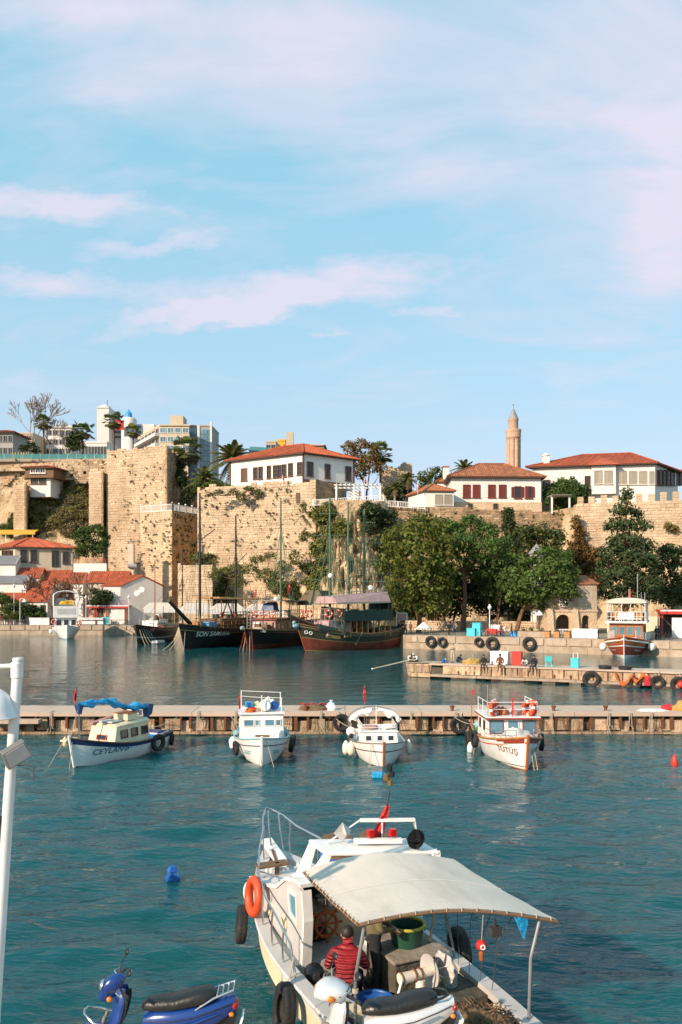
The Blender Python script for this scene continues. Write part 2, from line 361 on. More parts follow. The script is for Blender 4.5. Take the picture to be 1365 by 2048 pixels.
def tag(o,label,cat,group=None):
 o['label']=label;o['category']=cat
 if group:o['group']=group
 return o
def thing(name,label,cat,loc=(0,0,0),rz=0.0,group=None):
 o=bpy.data.objects.new(name,None);col.objects.link(o);o.empty_display_size=0.3
 o.location=loc;o.rotation_euler=(0,0,rz)
 return tag(o,label,cat,group)
def struct(o):o['kind']='structure';return o
def copy_tree(o,parent=None):
 c=o.copy();col.objects.link(c);c.parent=parent
 for ch in list(o.children):copy_tree(ch,c)
 return c
def quick(name,mats,parent,fn,**k):
 b=MB();fn(b);return b.build(name,mats,parent,**k)
def rnd(a,b):return a+(b-a)*random.random()
def bez(a,b,sag,n=8):
 a,b=Vector(a),Vector(b);o=[]
 for i in range(n+1):
  t=i/n;p=a.lerp(b,t);p.z-=sag*4*t*(1-t);o.append(p)
 return o
_n=M['cloth_red'].node_tree;_w=_n.nodes.new('ShaderNodeTexWave');_w.bands_direction='Z';_w.inputs['Scale'].default_value=5.0;_w.inputs['Distortion'].default_value=3.0
_b=_n.nodes.new('ShaderNodeBump');_b.inputs['Strength'].default_value=0.9;_b.inputs['Distance'].default_value=0.03;_t=_n.nodes.new('ShaderNodeTexCoord')
_n.links.new(_t.outputs['Object'],_w.inputs['Vector']);_n.links.new(_w.outputs['Fac'],_b.inputs['Height']);_n.links.new(_b.outputs[0],_n.nodes['Principled BSDF'].inputs['Normal'])
def make_water():
 def spaced(a,b,f):
  o=[a]
  while o[-1]<b:o.append(o[-1]+f(o[-1]))
  return np.array(o)
 ys=spaced(-8.0,175.0,lambda y:0.13 if y<26 else min(0.13+(y-26)*0.008,1.4))
 xs=spaced(-175.0,165.0,lambda x:0.16 if abs(x)<14 else min(0.16+(abs(x)-14)*0.02,3.0))
 X_,Y_=np.meshgrid(xs,ys);Z_=np.zeros_like(X_)
 rng=np.random.RandomState(3)
 for i in range(80):
  lam=0.36*(8.0**rng.rand());th=R(90)+rng.normal(0.2,0.48);k=2*math.pi/lam
  amp=0.0072*lam**0.72*(0.5+rng.rand())
  ph=k*(X_*math.cos(th)+Y_*math.sin(th))+rng.rand()*6.28
  dx=0.5*np.sin(X_*0.21+i)+0.5*np.sin(Y_*0.17+X_*0.11+2.1*i)
  fade=np.clip(1.25-(Y_/26.0)*(0.6/lam),0.0,1.0)
  Z_+=amp*(0.62+0.38*dx)*np.sin(ph+0.8*dx)*fade*np.clip(1.0-(Y_-34)/44,0.4,1.0)
 n,m=len(ys),len(xs)
 idx=np.arange(n*m).reshape(n,m)
 q=np.stack([idx[:-1,:-1],idx[:-1,1:],idx[1:,1:],idx[1:,:-1]],-1).reshape(-1,4)
 me=bpy.data.meshes.new('water')
 me.vertices.add(n*m);me.vertices.foreach_set('co',np.stack([X_,Y_,Z_],-1).reshape(-1).astype(np.float32))
 me.loops.add(q.size);me.loops.foreach_set('vertex_index',q.reshape(-1).astype(np.int32))
 me.polygons.add(len(q));me.polygons.foreach_set('loop_start',np.arange(0,q.size,4,dtype=np.int32))
 me.polygons.foreach_set('use_smooth',np.ones(len(q),dtype=bool));me.update(calc_edges=True)
 w=bpy.data.materials.new('water');w.use_nodes=True;nt=w.node_tree;N=nt.nodes;L=nt.links
 b=N['Principled BSDF'];b.inputs['Roughness'].default_value=0.025;b.inputs['IOR'].default_value=1.34;b.inputs['Subsurface Weight'].default_value=1.0;b.inputs['Subsurface Radius'].default_value=(1.0,1.0,1.0);b.inputs['Subsurface Scale'].default_value=1.6
 g=N.new('ShaderNodeNewGeometry')
 nz=N.new('ShaderNodeTexNoise');nz.inputs['Scale'].default_value=0.09;nz.inputs['Detail'].default_value=3
 L.new(g.outputs['Position'],nz.inputs['Vector'])
 rp=N.new('ShaderNodeValToRGB');rp.color_ramp.elements[0].position=0.35;rp.color_ramp.elements[1].position=0.68
 rp.color_ramp.elements[0].color=(0.005,0.064,0.076,1);rp.color_ramp.elements[1].color=(0.007,0.095,0.106,1)
 L.new(nz.outputs['Fac'],rp.inputs[0]);L.new(rp.outputs[0],b.inputs['Base Color'])
 # sheltered inner basin behind the piers is calmer
 sp_=N.new('ShaderNodeSeparateXYZ');L.new(g.outputs['Position'],sp_.inputs[0]);calm=N.new('ShaderNodeMapRange');calm.inputs['From Min'].default_value=34;calm.inputs['From Max'].default_value=62;calm.inputs['To Min'].default_value=1.0;calm.inputs['To Max'].default_value=0.36;L.new(sp_.outputs['Y'],calm.inputs['Value'])
 def layer(scale,dist,strength,prev,sy):
  mp=N.new('ShaderNodeMapping');mp.inputs['Scale'].default_value=(1.0,sy,1.0);L.new(g.outputs['Position'],mp.inputs[0])
  mp.inputs['Rotation'].default_value=(0,0,R(12))
  z=N.new('ShaderNodeTexNoise');z.inputs['Scale'].default_value=scale;z.inputs['Detail'].default_value=3
  z.inputs['Roughness'].default_value=0.5;z.inputs['Distortion'].default_value=0.4
  L.new(mp.outputs[0],z.inputs['Vector'])
  bm=N.new('ShaderNodeBump');bm.inputs['Distance'].default_value=dist;sm=N.new('ShaderNodeMath');sm.operation='MULTIPLY';sm.inputs[1].default_value=strength;L.new(calm.outputs[0],sm.inputs[0]);L.new(sm.outputs[0],bm.inputs['Strength'])
  L.new(z.outputs['Fac'],bm.inputs['Height'])
  if prev:L.new(prev,bm.inputs['Normal'])
  return bm.outputs[0]
 p=layer(0.55,0.11,0.75,None,2.4);p=layer(1.6,0.082,0.8,p,2.5);p=layer(4.0,0.034,0.85,p,2.3)
 L.new(p,b.inputs['Normal'])
 me.materials.append(w)
 o=bpy.data.objects.new('water',me);col.objects.link(o);o['kind']='structure'
make_water()
QZ=1.85
QLINE=[(-170,153),(-41,153),(3,127),(9.0,110.4),(39.9,93.5),(95,63.4)]
def poly_block(name,pts,z0,z1,m_top,m_side):
 b=MB();n=len(pts)
 b.face([(x,y,z1)for x,y in pts],0)
 for i in range(n):
  (x0,y0),(x1,y1)=pts[i],pts[(i+1)%n]
  b.face([(x0,y0,z0),(x1,y1,z0),(x1,y1,z1),(x0,y0,z1)],1)
 return struct(b.build(name,[m_top,m_side]))
far_quay=poly_block('far_quay',QLINE+[(170,63.4),(170,215),(-170,215)],-1.5,QZ,'paving','concrete')
near_quay=poly_block('near_quay',[(-60,-25),(60,-25),(60,9.25),(-60,9.25)],-1.5,1.46,'paving','concrete')
b=MB();b.face([(-5000,-5000,-3),(5000,-5000,-3),(5000,6000,-3),(-5000,6000,-3)]);struct(b.build('ground','soil'))
def interp(x,tab):
 if x<=tab[0][0]:return tab[0][1]
 for (a,u),(c,v)in zip(tab,tab[1:]):
  if x<=c:return u+(v-u)*(x-a)/(c-a)
 return tab[-1][1]
WL=[(-170,187.4),(-56,186.6),(-53,188),(-37,186),(-28.6,184),(-27.6,154),(-14,153),(-8,150),(-4.5,146.8),(0,144.6),(6,143.8),(8.6,146),(10.5,152),(38,155),(42,146),(70,140),(170,130)]
PT=[(-170,37.6),(-53,37.6),(-37,36),(-33,29),(-28.6,28),(-27.6,27),(-9,26.8),(-4,25),(8,24.4),(12,23.6),(38,23.4),(42,23.6),(170,24)]
def cliff_y(x,t,z):
 bulge=(1-t)**1.5*interp(x,[(-170,26),(-55,22),(-37,6),(-28,5),(-27,5),(-10,7),(-4,7),(6,8),(12,7),(40,10),(170,8)])
 n1=noise.noise(Vector((x*0.12,z*0.12,1.3)))*2.2+noise.noise(Vector((x*0.4,z*0.4,7.7)))*1.0+noise.noise(Vector((x*1.1,z*0.8,3.1)))*0.5+abs(noise.noise(Vector((x*0.8,z*0.35,5.1))))*1.5+abs(noise.noise(Vector((x*0.3,z*0.5,9.1))))*1.6
 return interp(x,WL)-bulge*(0.85+0.3*noise.noise(Vector((x*0.07,2,z*0.1))))+n1*(0.25+0.75*math.sin(math.pi*min(1,t*1.02)))
def cliff_at(x,z):
 top=interp(x,PT);return cliff_y(x,max(0,min(1,(z-1)/(top-1))),z)
def cliff_px(px,py):
 D=150.0
 for _ in range(12):D=0.5*D+0.5*cliff_at(PX(px,D),PZ(py,D))
 return P(px,py,D)
def cliff_hit(px,py):
 """first crossing of the sight line with the cliff face"""
 D=120.0
 while D<200 and D<cliff_at(PX(px,D),PZ(py,D)):D+=.6
 return P(px,py,D)
def cliff_sheet():
 b=MB();xs=[];x=-165.0
 while x<160:xs.append(x);x+=0.75 if -75<x<66 else 4.0
 nz_=42;rows=[]
 for x in xs:
  top=interp(x,PT);y0=interp(x,WL);r_=[]
  for k in range(nz_+1):
   t=k/nz_;z=1.0+(top-1.0)*t
   r_.append((x,cliff_y(x,t,z),z))
  r_.append((x,y0+4,top+0.1));r_.append((x,620,30.0));r_.append((x,5000,31.0))
  rows.append(r_)
 n=len(rows[0]);b.v=[p for r_ in rows for p in r_]
 for i in range(len(rows)-1):
  for k in range(n-1):
   a=i*n+k;b.f.append((a,a+n,a+n+1,a+1));b.m.append(0 if k<nz_ else 1);b.t.append(0.5)
 return struct(b.build('cliff',['cliff','soil'],smooth=True))
cliff_sheet()
# ------------------------------------------------------------------ stone walls with real blocks
_unit=None
def unit_block():
 global _unit
 if _unit is None:
  b=MB();c=0.04
  b.hexa([(-.5+c,-.5,-.5+c*2),(.5-c,-.5,-.5+c*2),(.5,.5,-.5),(-.5,.5,-.5),(-.5+c,-.5,.5-c*2),(.5-c,-.5,.5-c*2),(.5,.5,.5),(-.5,.5,.5)])
  o=b.build('stone','stone');_unit=o.data;bpy.data.objects.remove(o)
 return _unit
def block_object(name,parent,a,b_,n,z,w,h,depth,proud,mesh=None):
 o=bpy.data.objects.new(name,mesh or unit_block());col.objects.link(o);o.parent=parent
 ang=math.atan2(b_.y,b_.x)
 o.location=a+n*(proud-depth/2)+Vector((0,0,z));o.rotation_euler=(0,0,ang);o.scale=(w,depth,h)
 return o
def masonry(parent,A,B,z0,z1a,z1b,ch=0.55,lw=(0.6,1.5),big=1.2,maxbig=60,stuffmat='stone',hole=0.008,zskip=None,joined='rubble',depth=0.35,jag=0.0):
 """blocks laid in courses on the vertical face A-B (2-D points, outward normal to the right of A->B)"""
 A,B=Vector((A[0],A[1],0)),Vector((B[0],B[1],0));d=B-A;Ln=d.length;d.normalize();n=Vector((d.y,-d.x,0))
 mb=MB();z=z0;nbig=0;bigs=[]
 while z<max(z1a,z1b):
  h=ch*rnd(0.62,1.4);x=-rnd(0,lw[0])
  while x<Ln:
   w=rnd(*lw);x0,x1=max(x,0),min(x+w,Ln);x+=w
   if x1-x0<0.12:continue
   xc=(x0+x1)/2;zt=z1a+(z1b-z1a)*xc/Ln+jag*noise.noise(Vector((xc*0.5,z0,A.x)))
   if z+h*0.5>zt or random.random()<hole:continue
   if zskip and zskip(xc,z+h/2):continue
   pr=rnd(-0.018,0.028)+0.07*noise.noise(Vector((xc*.22+A.x,z*.22,4.4)));g=0.008;h_=h;tv=min(1,max(0,random.gauss(0.5,0.22)))
   if x1-x0>big and len(bigs)<4000:bigs.append((xc,z+h/2,x1-x0-2*g,h-2*g,pr))
   else:
    a0=A+d*(x0+g)+n*pr;a1=A+d*(x1-g)+n*pr;k=n*-depth;j=rnd(0,.04)
    zz0,zz1=z+g,z+h-g
    mb.hexa([a0+Vector((0,0,zz0)),a1+Vector((0,0,zz0+j)),a1+k+Vector((0,0,zz0)),a0+k+Vector((0,0,zz0)),a0+Vector((0,0,zz1-j)),a1+Vector((0,0,zz1)),a1+k+Vector((0,0,zz1)),a0+k+Vector((0,0,zz1))],0,tv)
  z+=h
 bk=n*-.09;mb.face([A+bk+Vector((0,0,z0)),B+bk+Vector((0,0,z0)),B+bk+Vector((0,0,z1b-.3)),A+bk+Vector((0,0,z1a-.3))],0,.4)if not zskip else None
 random.shuffle(bigs)
 for i,(xc,zc,w,h,pr)in enumerate(bigs):
  if i<maxbig:block_object('stone',parent,A+d*xc,d,n,zc,w,h,depth,pr)
  else:
   a0=A+d*(xc-w/2)+n*pr;a1=A+d*(xc+w/2)+n*pr;k=n*-depth;u,v=Vector((0,0,zc-h/2)),Vector((0,0,zc+h/2))
   mb.hexa([a0+u,a1+u,a1+k+u,a0+k+u,a0+v,a1+v,a1+k+v,a0+k+v],0,min(1,max(0,random.gauss(0.5,0.2))))
 if mb.f:
  o=mb.build(joined,stuffmat,parent);o['kind']='stuff'
def core(parent,quad,z0,z1s,matn='stone_core',inset=0.0):
 b=MB()
 if not isinstance(z1s,(list,tuple)):z1s=[z1s]*len(quad)
 n=len(quad)
 b.face([(x,y,z)for (x,y),z in zip(quad,z1s)])
 for i in range(n):
  (x0,y0),(x1,y1)=quad[i],quad[(i+1)%n]
  b.face([(x0,y0,z0),(x1,y1,z0),(x1,y1,z1s[(i+1)%n]),(x0,y0,z1s[i])])
 return b.build('wall_core',matn,parent)
def leaf_cloud(n,pts,size,flat=0.0,tvar=0.35,shade=True):
 """n leaf quads from sampled (pos, outward) arrays"""
 rng=np.random
 c,nrm=pts
 n=len(c)
 t=rng.normal(size=(n,3));nn=nrm+0.75*rng.normal(size=(n,3));nn/=np.linalg.norm(nn,axis=1,keepdims=True)+1e-9
 u=np.cross(nn,t);u/=np.linalg.norm(u,axis=1,keepdims=True)+1e-9;v=np.cross(nn,u)
 s=size*(0.55+0.9*rng.rand(n,1));u*=s;v*=s*0.62
 q=np.stack([c-u*0.5,c+v*0.5-u*0.1,c+u*0.5,c-v*0.5-u*0.1],1)
 return q
def build_leaves(name,quads,tints,mats,parent,mi=None,kind=None):
 n=len(quads);me=bpy.data.meshes.new(name)
 me.vertices.add(n*4);me.vertices.foreach_set('co',quads.reshape(-1).astype(np.float32))
 me.loops.add(n*4);me.loops.foreach_set('vertex_index',np.arange(n*4,dtype=np.int32))
 me.polygons.add(n);me.polygons.foreach_set('loop_start',np.arange(0,n*4,4,dtype=np.int32))
 for q in mats:me.materials.append(M[q])
 if mi is not None:me.polygons.foreach_set('material_index',mi.astype(np.int32))
 me.update(calc_edges=True)
 a=me.attributes.new('tint','FLOAT','FACE');a.data.foreach_set('value',tints.astype(np.float32))
 o=bpy.data.objects.new(name,me);col.objects.link(o)
 if parent:o.parent=parent
 if kind:o['kind']=kind
 return o
def blob_points(cx,cy,cz,rx,ry,rz,n,fill=0.35):
 d=np.random.normal(size=(n,3));d/=np.linalg.norm(d,axis=1,keepdims=True)
 r=1-fill*np.random.rand(n,1)**1.5
 p=d*r*np.array([rx,ry,rz])+np.array([cx,cy,cz])
 return p,d
def foliage(blobs,dens,size,clump=1.0,keep_low=0.35):
 """many sub-clumps spread over each blob; returns quads and tints"""
 Q=[];T=[]
 for (cx,cy,cz,rx,ry,rz)in blobs:
  area=4*math.pi*((rx*ry)**1.6/3+(rx*rz)**1.6/3+(ry*rz)**1.6/3)**(1/1.6)
  k=max(6,int(area/(clump*clump)*1.5))
  p,d=blob_points(cx,cy,cz,rx,ry,rz,k,0.4)
  for i in range(k):
   if d[i,2]<-0.5 and random.random()>keep_low:continue
   s=clump*rnd(0.55,1.1);m_=max(6,int(9.0*dens*s*s/(size*size)))
   pp,dd=blob_points(p[i,0],p[i,1],p[i,2],s,s,s*0.72,m_,0.8)
   Q.append(leaf_cloud(m_,(pp,dd*0.7+d[i]*0.6),size))
   T.append(np.clip(np.random.normal(rnd(0.3,0.7),0.14,m_),0,1))
 return np.concatenate(Q),np.concatenate(T)
def limbs(b,base,top,r,blobs,m=0,n=7):
 """tapered trunk and limbs reaching into the blobs"""
 base,top=Vector(base),Vector(top);mid=base.lerp(top,0.5)+Vector((rnd(-.25,.25)*r*3,rnd(-.2,.2)*r*3,0))
 b.tube([base-Vector((0,0,0.2)),base+Vector((0,0,(top.z-base.z)*.08)),mid,top],[r*1.45,r*1.05,r*0.85,r*0.6],9,m)
 for (cx,cy,cz,rx,ry,rz)in blobs:
  c=Vector((cx,cy,cz));s=base.lerp(top,rnd(0.72,1.0));k=s.lerp(c,0.5)+Vector((0,0,-0.12*(c-s).length+rnd(-.2,.2)))
  b.tube([s,k,c],[r*0.5,r*0.33,r*0.12],6,m)
  for _ in range(3):
   e=c+Vector((rnd(-.7,.7)*rx,rnd(-.7,.7)*ry,rnd(-.2,.8)*rz));b.tube([k.lerp(c,.6),e],[r*0.16,r*0.05],5,m)
def tree(name,label,base,trunk_h,r,blobs,leaf,size=0.45,dens=0.5,clump=1.1,bark='trunk',group='trees',leaf2=None,lean=(0,0),cat='tree'):
 """blobs are relative to the base"""
 t=thing(name,label,cat,base,0,group)
 b=MB();limbs(b,(0,0,0),(lean[0],lean[1],trunk_h),r,blobs);b.build('trunk',bark,t,smooth=True)
 q,ti=foliage(blobs,dens,size,clump)
 mi=None;ms=[leaf]
 if leaf2:
  ms=[leaf,leaf2];mi=(np.random.rand(len(q))<0.28)
 build_leaves('crown',q,ti,ms,t,mi)
 return t
def bush(name,label,base,blobs,leaf,size=0.35,dens=0.6,clump=0.7,group='bushes',leaf2=None):
 t=thing(name,label,'bush',base,0,group)
 b=MB()
 for (cx,cy,cz,rx,ry,rz)in blobs:b.tube([(cx*.4,cy*.4,-0.3),(cx,cy,cz)],[0.12,0.03],5)
 b.build('stem','trunk',t)
 q,ti=foliage(blobs,dens,size,clump)
 mi=None;ms=[leaf]
 if leaf2:ms=[leaf,leaf2];mi=(np.random.rand(len(q))<0.35)
 build_leaves('foliage',q,ti,ms,t,mi);return t
def bare_tree(name,label,base,h,spread,mat_='twig',group='bare trees',seed=1,r=0.2,depth=5,tw=.055):
 t=thing(name,label,'tree',base,0,group);rs=random.Random(seed);bt,bb=MB(),MB()
 def grow(p,d,ln,r_,k):
  e=p+d*ln;m_=p.lerp(e,.5)+Vector((rs.uniform(-1,1),rs.uniform(-1,1),0))*ln*0.06
  (bt if k==0 else bb).tube([p,m_,e],[r_,r_*.85,r_*.68],5 if k>1 else 8)
  if k>=depth:return
  for _ in range(3 if k<4 else 2):
   a=rs.uniform(0,6.28);tilt=rs.uniform(0.25,0.75)*spread
   q=d.to_track_quat('Z','Y')@Vector((math.sin(tilt)*math.cos(a),math.sin(tilt)*math.sin(a),math.cos(tilt)))
   q=(q+Vector((0,0,0.18))).normalized();grow(e,q,ln*rs.uniform(.58,.8),max(r_*.62,tw),k+1)
 grow(Vector((0,0,-.2)),Vector((rs.uniform(-.08,.08),0,1)).normalized(),h*0.3,r,0)
 bt.build('trunk','trunk_pale'if mat_=='twig'else 'trunk',t,smooth=True);bb.build('branches',mat_,t);return t
def frond(b,base,az,el,ln,droop,w,m=0,leaflets=14,tv=0.5,stem=1):
 """feather palm leaf: arched stem with two rows of leaflets"""
 d=Vector((math.cos(az),math.sin(az),0));base=Vector(base);pts=[]
 for i in range(7):
  t=i/6;pts.append(base+d*ln*(math.cos(el)*t)+Vector((0,0,ln*(math.sin(el)*t-droop*t*t))))
 b.tube(pts,[0.05*(1-.7*i/6)*(ln/3)for i in range(7)],4,stem)
 side=Vector((-d.y,d.x,0))
 for i in range(leaflets):
  t=0.12+0.86*i/leaflets;f=t*6;k=min(int(f),5);p=pts[k].lerp(pts[k+1],f-k);tg=(pts[k+1]-pts[k]).normalized()
  L_=w*math.sin(math.pi*(0.12+0.8*t))+0.1
  for s in (-1,1):
   e=p+side*s*L_*.75+tg*L_*0.55+Vector((0,0,-0.3*L_));wv=tg*(0.07*ln/3+0.05)
   b.face([p-wv,p+wv,e+wv*.3,e-wv*.3],m,min(1,max(0,random.gauss(tv,.18))))
def palm(name,label,base,trunk_h,r,ln,nf=22,leaf='leaf_palm',w=0.5,skirt=True,group='palm trees',lo=-0.3,droop=0.5,bark='trunk_pale',leaflets=14):
 t=thing(name,label,'palm tree',base,0,group)
 b=MB();k=max(5,int(trunk_h/0.7));pts=[];rr=[]
 for i in range(k+1):
  u=i/k;pts.append((0.12*math.sin(u*2.2)*trunk_h*.06,0,trunk_h*u-0.2));rr.append(r*(1.25-.35*u)*(1+0.08*(i%2)))
 b.tube(pts,rr,9);b.build('trunk',bark,t,smooth=True)
 top=Vector(pts[-1]);b=MB()
 for i in range(nf):
  u=(i+.5)/nf;el=lo+(1.35-lo)*u;az=i*2.39996+rnd(-.2,.2)
  frond(b,top,az,el,ln*rnd(.85,1.1),droop*rnd(.7,1.2),w,0,leaflets,0.35+0.35*u)
 if skirt:
  for i in range(nf//2):
   frond(b,top-Vector((0,0,.3)),i*2.4,-0.9+rnd(-.2,.2),ln*.62,0.5,w*.6,2,8,.5)
 b.build('crown',[leaf,'leaf_dry','leaf_dry'],t);return t
def fan_palm(name,label,base,trunk_h,r,cr,leaf='leaf_palm_dark',group='palm trees',nf=30):
 """fan palm: stiff stalks ending in round pleated fans, dry skirt below"""
 t=thing(name,label,'palm tree',base,0,group);b=MB()
 b.tube([(0,0,-.2),(0,0,trunk_h*.1),(rnd(-.1,.1),0,trunk_h*.6),(0,0,trunk_h)],[r*1.5,r*1.1,r*.9,r*.8],9);b.build('trunk','trunk',t,smooth=True)
 top=Vector((0,0,trunk_h));b=MB()
 for i in range(nf):
  u=(i+.5)/nf;dry=u<0.2;el=-1.15+2.5*u;az=i*2.39996
  d=Vector((math.cos(az)*math.cos(el),math.sin(az)*math.cos(el),math.sin(el)));st=top+d*cr*(rnd(.3,.75)if not dry else.3)
  b.tube([top,st],[.03,.025],4,1);sd_=Vector((-math.sin(az),math.cos(az),0));up=d.cross(sd_);fr=cr*rnd(.45,.65)
  for j in range(9):
   a=-1.25+2.5*j/8;e=st+(d*math.cos(a)+sd_*math.sin(a))*fr+Vector((0,0,-.25*fr));wv=(sd_*math.cos(a)-d*math.sin(a))*fr*0.12
   b.face([st,st+(e-st)*.7-wv,e,st+(e-st)*.7+wv],2 if dry else 0,min(1,max(0,random.gauss(.3+.35*u,.15))))
 b.build('crown',[leaf,'trunk','leaf_dry'],t);return t
def tufts(name,parent,spots,leaf,size=0.3,n=26,rad=0.5,label=None,cat=None):
 """small weeds rooted at the given points, one joined mass"""
 Q=[];T=[]
 for (p,s)in spots:
  k=max(5,int(n*s));pp,dd=blob_points(p[0],p[1]-rad*s*.35,p[2],rad*s,rad*s*.6,rad*s*.8,k,0.9)
  Q.append(leaf_cloud(k,(pp,dd),size));T.append(np.clip(np.random.normal(rnd(.3,.7),.15,k),0,1))
 o=build_leaves(name,np.concatenate(Q),np.concatenate(T),[leaf],parent,kind='stuff')
 if label:tag(o,label,cat)
 return o
class House:
 def __init__(s,name,label,C,U,V,z0,h,wallm='white_wall',cat='house',group=None,down=None,wall=True):
  s.t=thing(name,label,cat,(C[0],C[1],z0),0,group);s.C=Vector((C[0],C[1]));s.U=Vector(U);s.V=Vector(V);s.z0=z0;s.h=h
  if wall:
   b=MB();p=lambda u,v,z:s.m(u,v,z);zb=-(down or 0)
   b.hexa([p(0,0,zb),p(1,0,zb),p(1,1,zb),p(0,1,zb),p(0,0,h),p(1,0,h),p(1,1,h),p(0,1,h)]);b.build('wall',wallm,s.t)
 def m(s,u,v,z):
  q=s.U*u+s.V*v;return Vector((q.x,q.y,z))
 def nrm(s,face):
  d=s.U if face=='U'else s.V;o=s.V if face=='U'else s.U;n=Vector((d.y,-d.x)).normalized()
  if n.dot(o)>0:n=-n
  return Vector((n.x,n.y,0))
 def hit(s,face,px,py):
  d=s.U if face=='U'else s.V;k=(px-CX)/F
  t=(k*s.C.y-s.C.x)/(d.x-k*d.y);q=s.C+d*t
  return t*d.length,PZ(py,q.y)-s.z0
 def frame(s,face):
  d=(s.U if face=='U'else s.V).normalized();return Vector((d.x,d.y,0)),s.nrm(face)
 def window(s,face,px0,px1,py0,py1,style='dark',fm='shutter_brown',off=0.0,sill=True,pane='glass_dark',mull=(2,3)):
  t0,za=s.hit(face,px0,py1);t1,zb=s.hit(face,px1,py0);t0,t1=min(t0,t1),max(t0,t1)
  return s.window_m(face,t0,t1,min(za,zb),max(za,zb),style,fm,off,sill,pane,mull)
 def window_m(s,face,t0,t1,z0,z1,style='dark',fm='shutter_brown',off=0.0,sill=True,pane='glass_dark',mull=(2,3),parent=None):
  d,n=s.frame(face);base=n*off;parent=parent or s.t
  def bx(b,a0,a1,c0,c1,d0,d1,mi=0):
   b.hexa([base+d*a0+n*d0+Vector((0,0,c0)),base+d*a1+n*d0+Vector((0,0,c0)),base+d*a1+n*d1+Vector((0,0,c0)),base+d*a0+n*d1+Vector((0,0,c0)),base+d*a0+n*d0+Vector((0,0,c1)),base+d*a1+n*d0+Vector((0,0,c1)),base+d*a1+n*d1+Vector((0,0,c1)),base+d*a0+n*d1+Vector((0,0,c1))],mi)
  w=t1-t0;f=min(0.14,w*.14);b=MB()
  bx(b,t0-f,t0,z0-f,z1+f,-.05,.16);bx(b,t1,t1+f,z0-f,z1+f,-.05,.16);bx(b,t0,t1,z1,z1+f,-.05,.16);bx(b,t0,t1,z0-f,z0,-.05,.16)
  if style=='dark':
   for i in range(1,mull[0]):bx(b,t0+w*i/mull[0]-f*.3,t0+w*i/mull[0]+f*.3,z0,z1,-.04,.09)
   for i in range(1,mull[1]):bx(b,t0,t1,z0+(z1-z0)*i/mull[1]-f*.25,z0+(z1-z0)*i/mull[1]+f*.25,-.04,.085)
  o=b.build('window',fm,parent)
  b=MB();bx(b,t0,t1,z0,z1,-.05,.03);b.build('pane',pane,o)
  if sill:b=MB();bx(b,t0-f*2,t1+f*2,z0-f-.1,z0-f-.003,-.05,.28);b.build('sill',fm if fm!='shutter_grey'else 'white_wall',o)
  def leaf(a0,a1,d0,d1):
   b=MB();bx(b,a0,a1,z0,z1,d0,d1-.03);bx(b,a0,a0+.07,z0,z1,d0,d1);bx(b,a1-.07,a1,z0,z1,d0,d1)
   k=max(4,int((z1-z0)/0.16))
   for i in range(k):zz=z0+(z1-z0)*(i+.5)/k;bx(b,a0+.07,a1-.07,zz-.035,zz+.02,d0,d1-.005)
   b.build('shutter',fm,o)
  if style=='closed':leaf(t0+.01,t0+w/2-.01,.04,.12);leaf(t0+w/2+.01,t1-.01,.04,.12)
  if style=='open':leaf(t0-f-w*.48,t0-f-.01,.03,.11);leaf(t1+f+.01,t1+f+w*.48,.03,.11)
  if style=='half':leaf(t0+.01,t0+w*.45,.04,.12);leaf(t1+f+.01,t1+f+w*.4,.03,.11)
  return o
 def hip(s,over=0.9,pitch=0.42,rm='roof_tile',eave=0.22,ribs=0.34,ridge_cut=None,em='eave_wood'):
  LU,LV=s.U.length,s.V.length;ou,ov=over/LU,over/LV;h=s.h
  W,Dp=LU+2*over,LV+2*over;run=min(W,Dp)/2;top=run*pitch
  def q(a,c,z):return s.m(-ou+a/LU,-ov+c/LV,h+z)
  b=MB();e0,e1=0.02,eave
  b.hexa([q(0,0,e0),q(W,0,e0),q(W,Dp,e0),q(0,Dp,e0),q(0,0,e1),q(W,0,e1),q(W,Dp,e1),q(0,Dp,e1)])
  roof=b.build('roof',em,s.t)
  b=MB();g=0.06;zt=lambda r_:e1+g+r_*pitch
  if W>=Dp:r0,r1=(run,run),(W-run,run)
  else:r0,r1=(run,run),(run,Dp-run)
  A,B_,C_,D_=(-g,-g),(W+g,-g),(W+g,Dp+g),(-g,Dp+g)
  def f(pts,t=.5):b.face([q(x,y,(e1+.004)if k==0 else zt(run))for x,y,k in pts],0,t)
  f([(*A,0),(*B_,0),(*(r1 if W>=Dp else r0),1),(*r0,1)]);f([(*C_,0),(*D_,0),(*(r0 if W>=Dp else r1),1),(*r1,1)])
  f([(*B_,0),(*C_,0),(*r1,1)]+([]if W>=Dp else [(*r0,1)]));f([(*D_,0),(*A,0),(*r0,1)]+([]if W>=Dp else [(*r1,1)]))
  o=b.build('tile_bed',rm,roof)
  b=MB()
  for side in range(4):
   Ls=W if side in (0,2)else Dp;k=int(Ls/ribs)
   for i in range(k):
    a=(i+.5)*Ls/k;rn=min(run,a,Ls-a)
    if rn<0.15:continue
    def pt(aa,r_,zo):
     if side==0:x,y=aa,r_
     elif side==2:x,y=aa,Dp-r_
     elif side==1:x,y=W-r_,aa
     else:x,y=r_,aa
     return q(x,y,e1+.01+r_*pitch*(zt(run)-e1)/(run*pitch)+zo)
    hw=Ls/k*.33;nseg=max(1,int(rn/1.2));tv=rnd(.2,.8)
    for j in range(nseg):
     ra,rb=-0.05+(rn+.05)*j/nseg,-0.05+(rn+.05)*(j+1)/nseg;tt=min(1,max(0,tv+rnd(-.25,.25)))
     b.face([pt(a-hw,ra,0),pt(a,ra,.12),pt(a,rb,.10),pt(a-hw,rb,0)],0,tt);b.face([pt(a,ra,.12),pt(a+hw,ra,0),pt(a+hw,rb,0),pt(a,rb,.10)],0,tt)
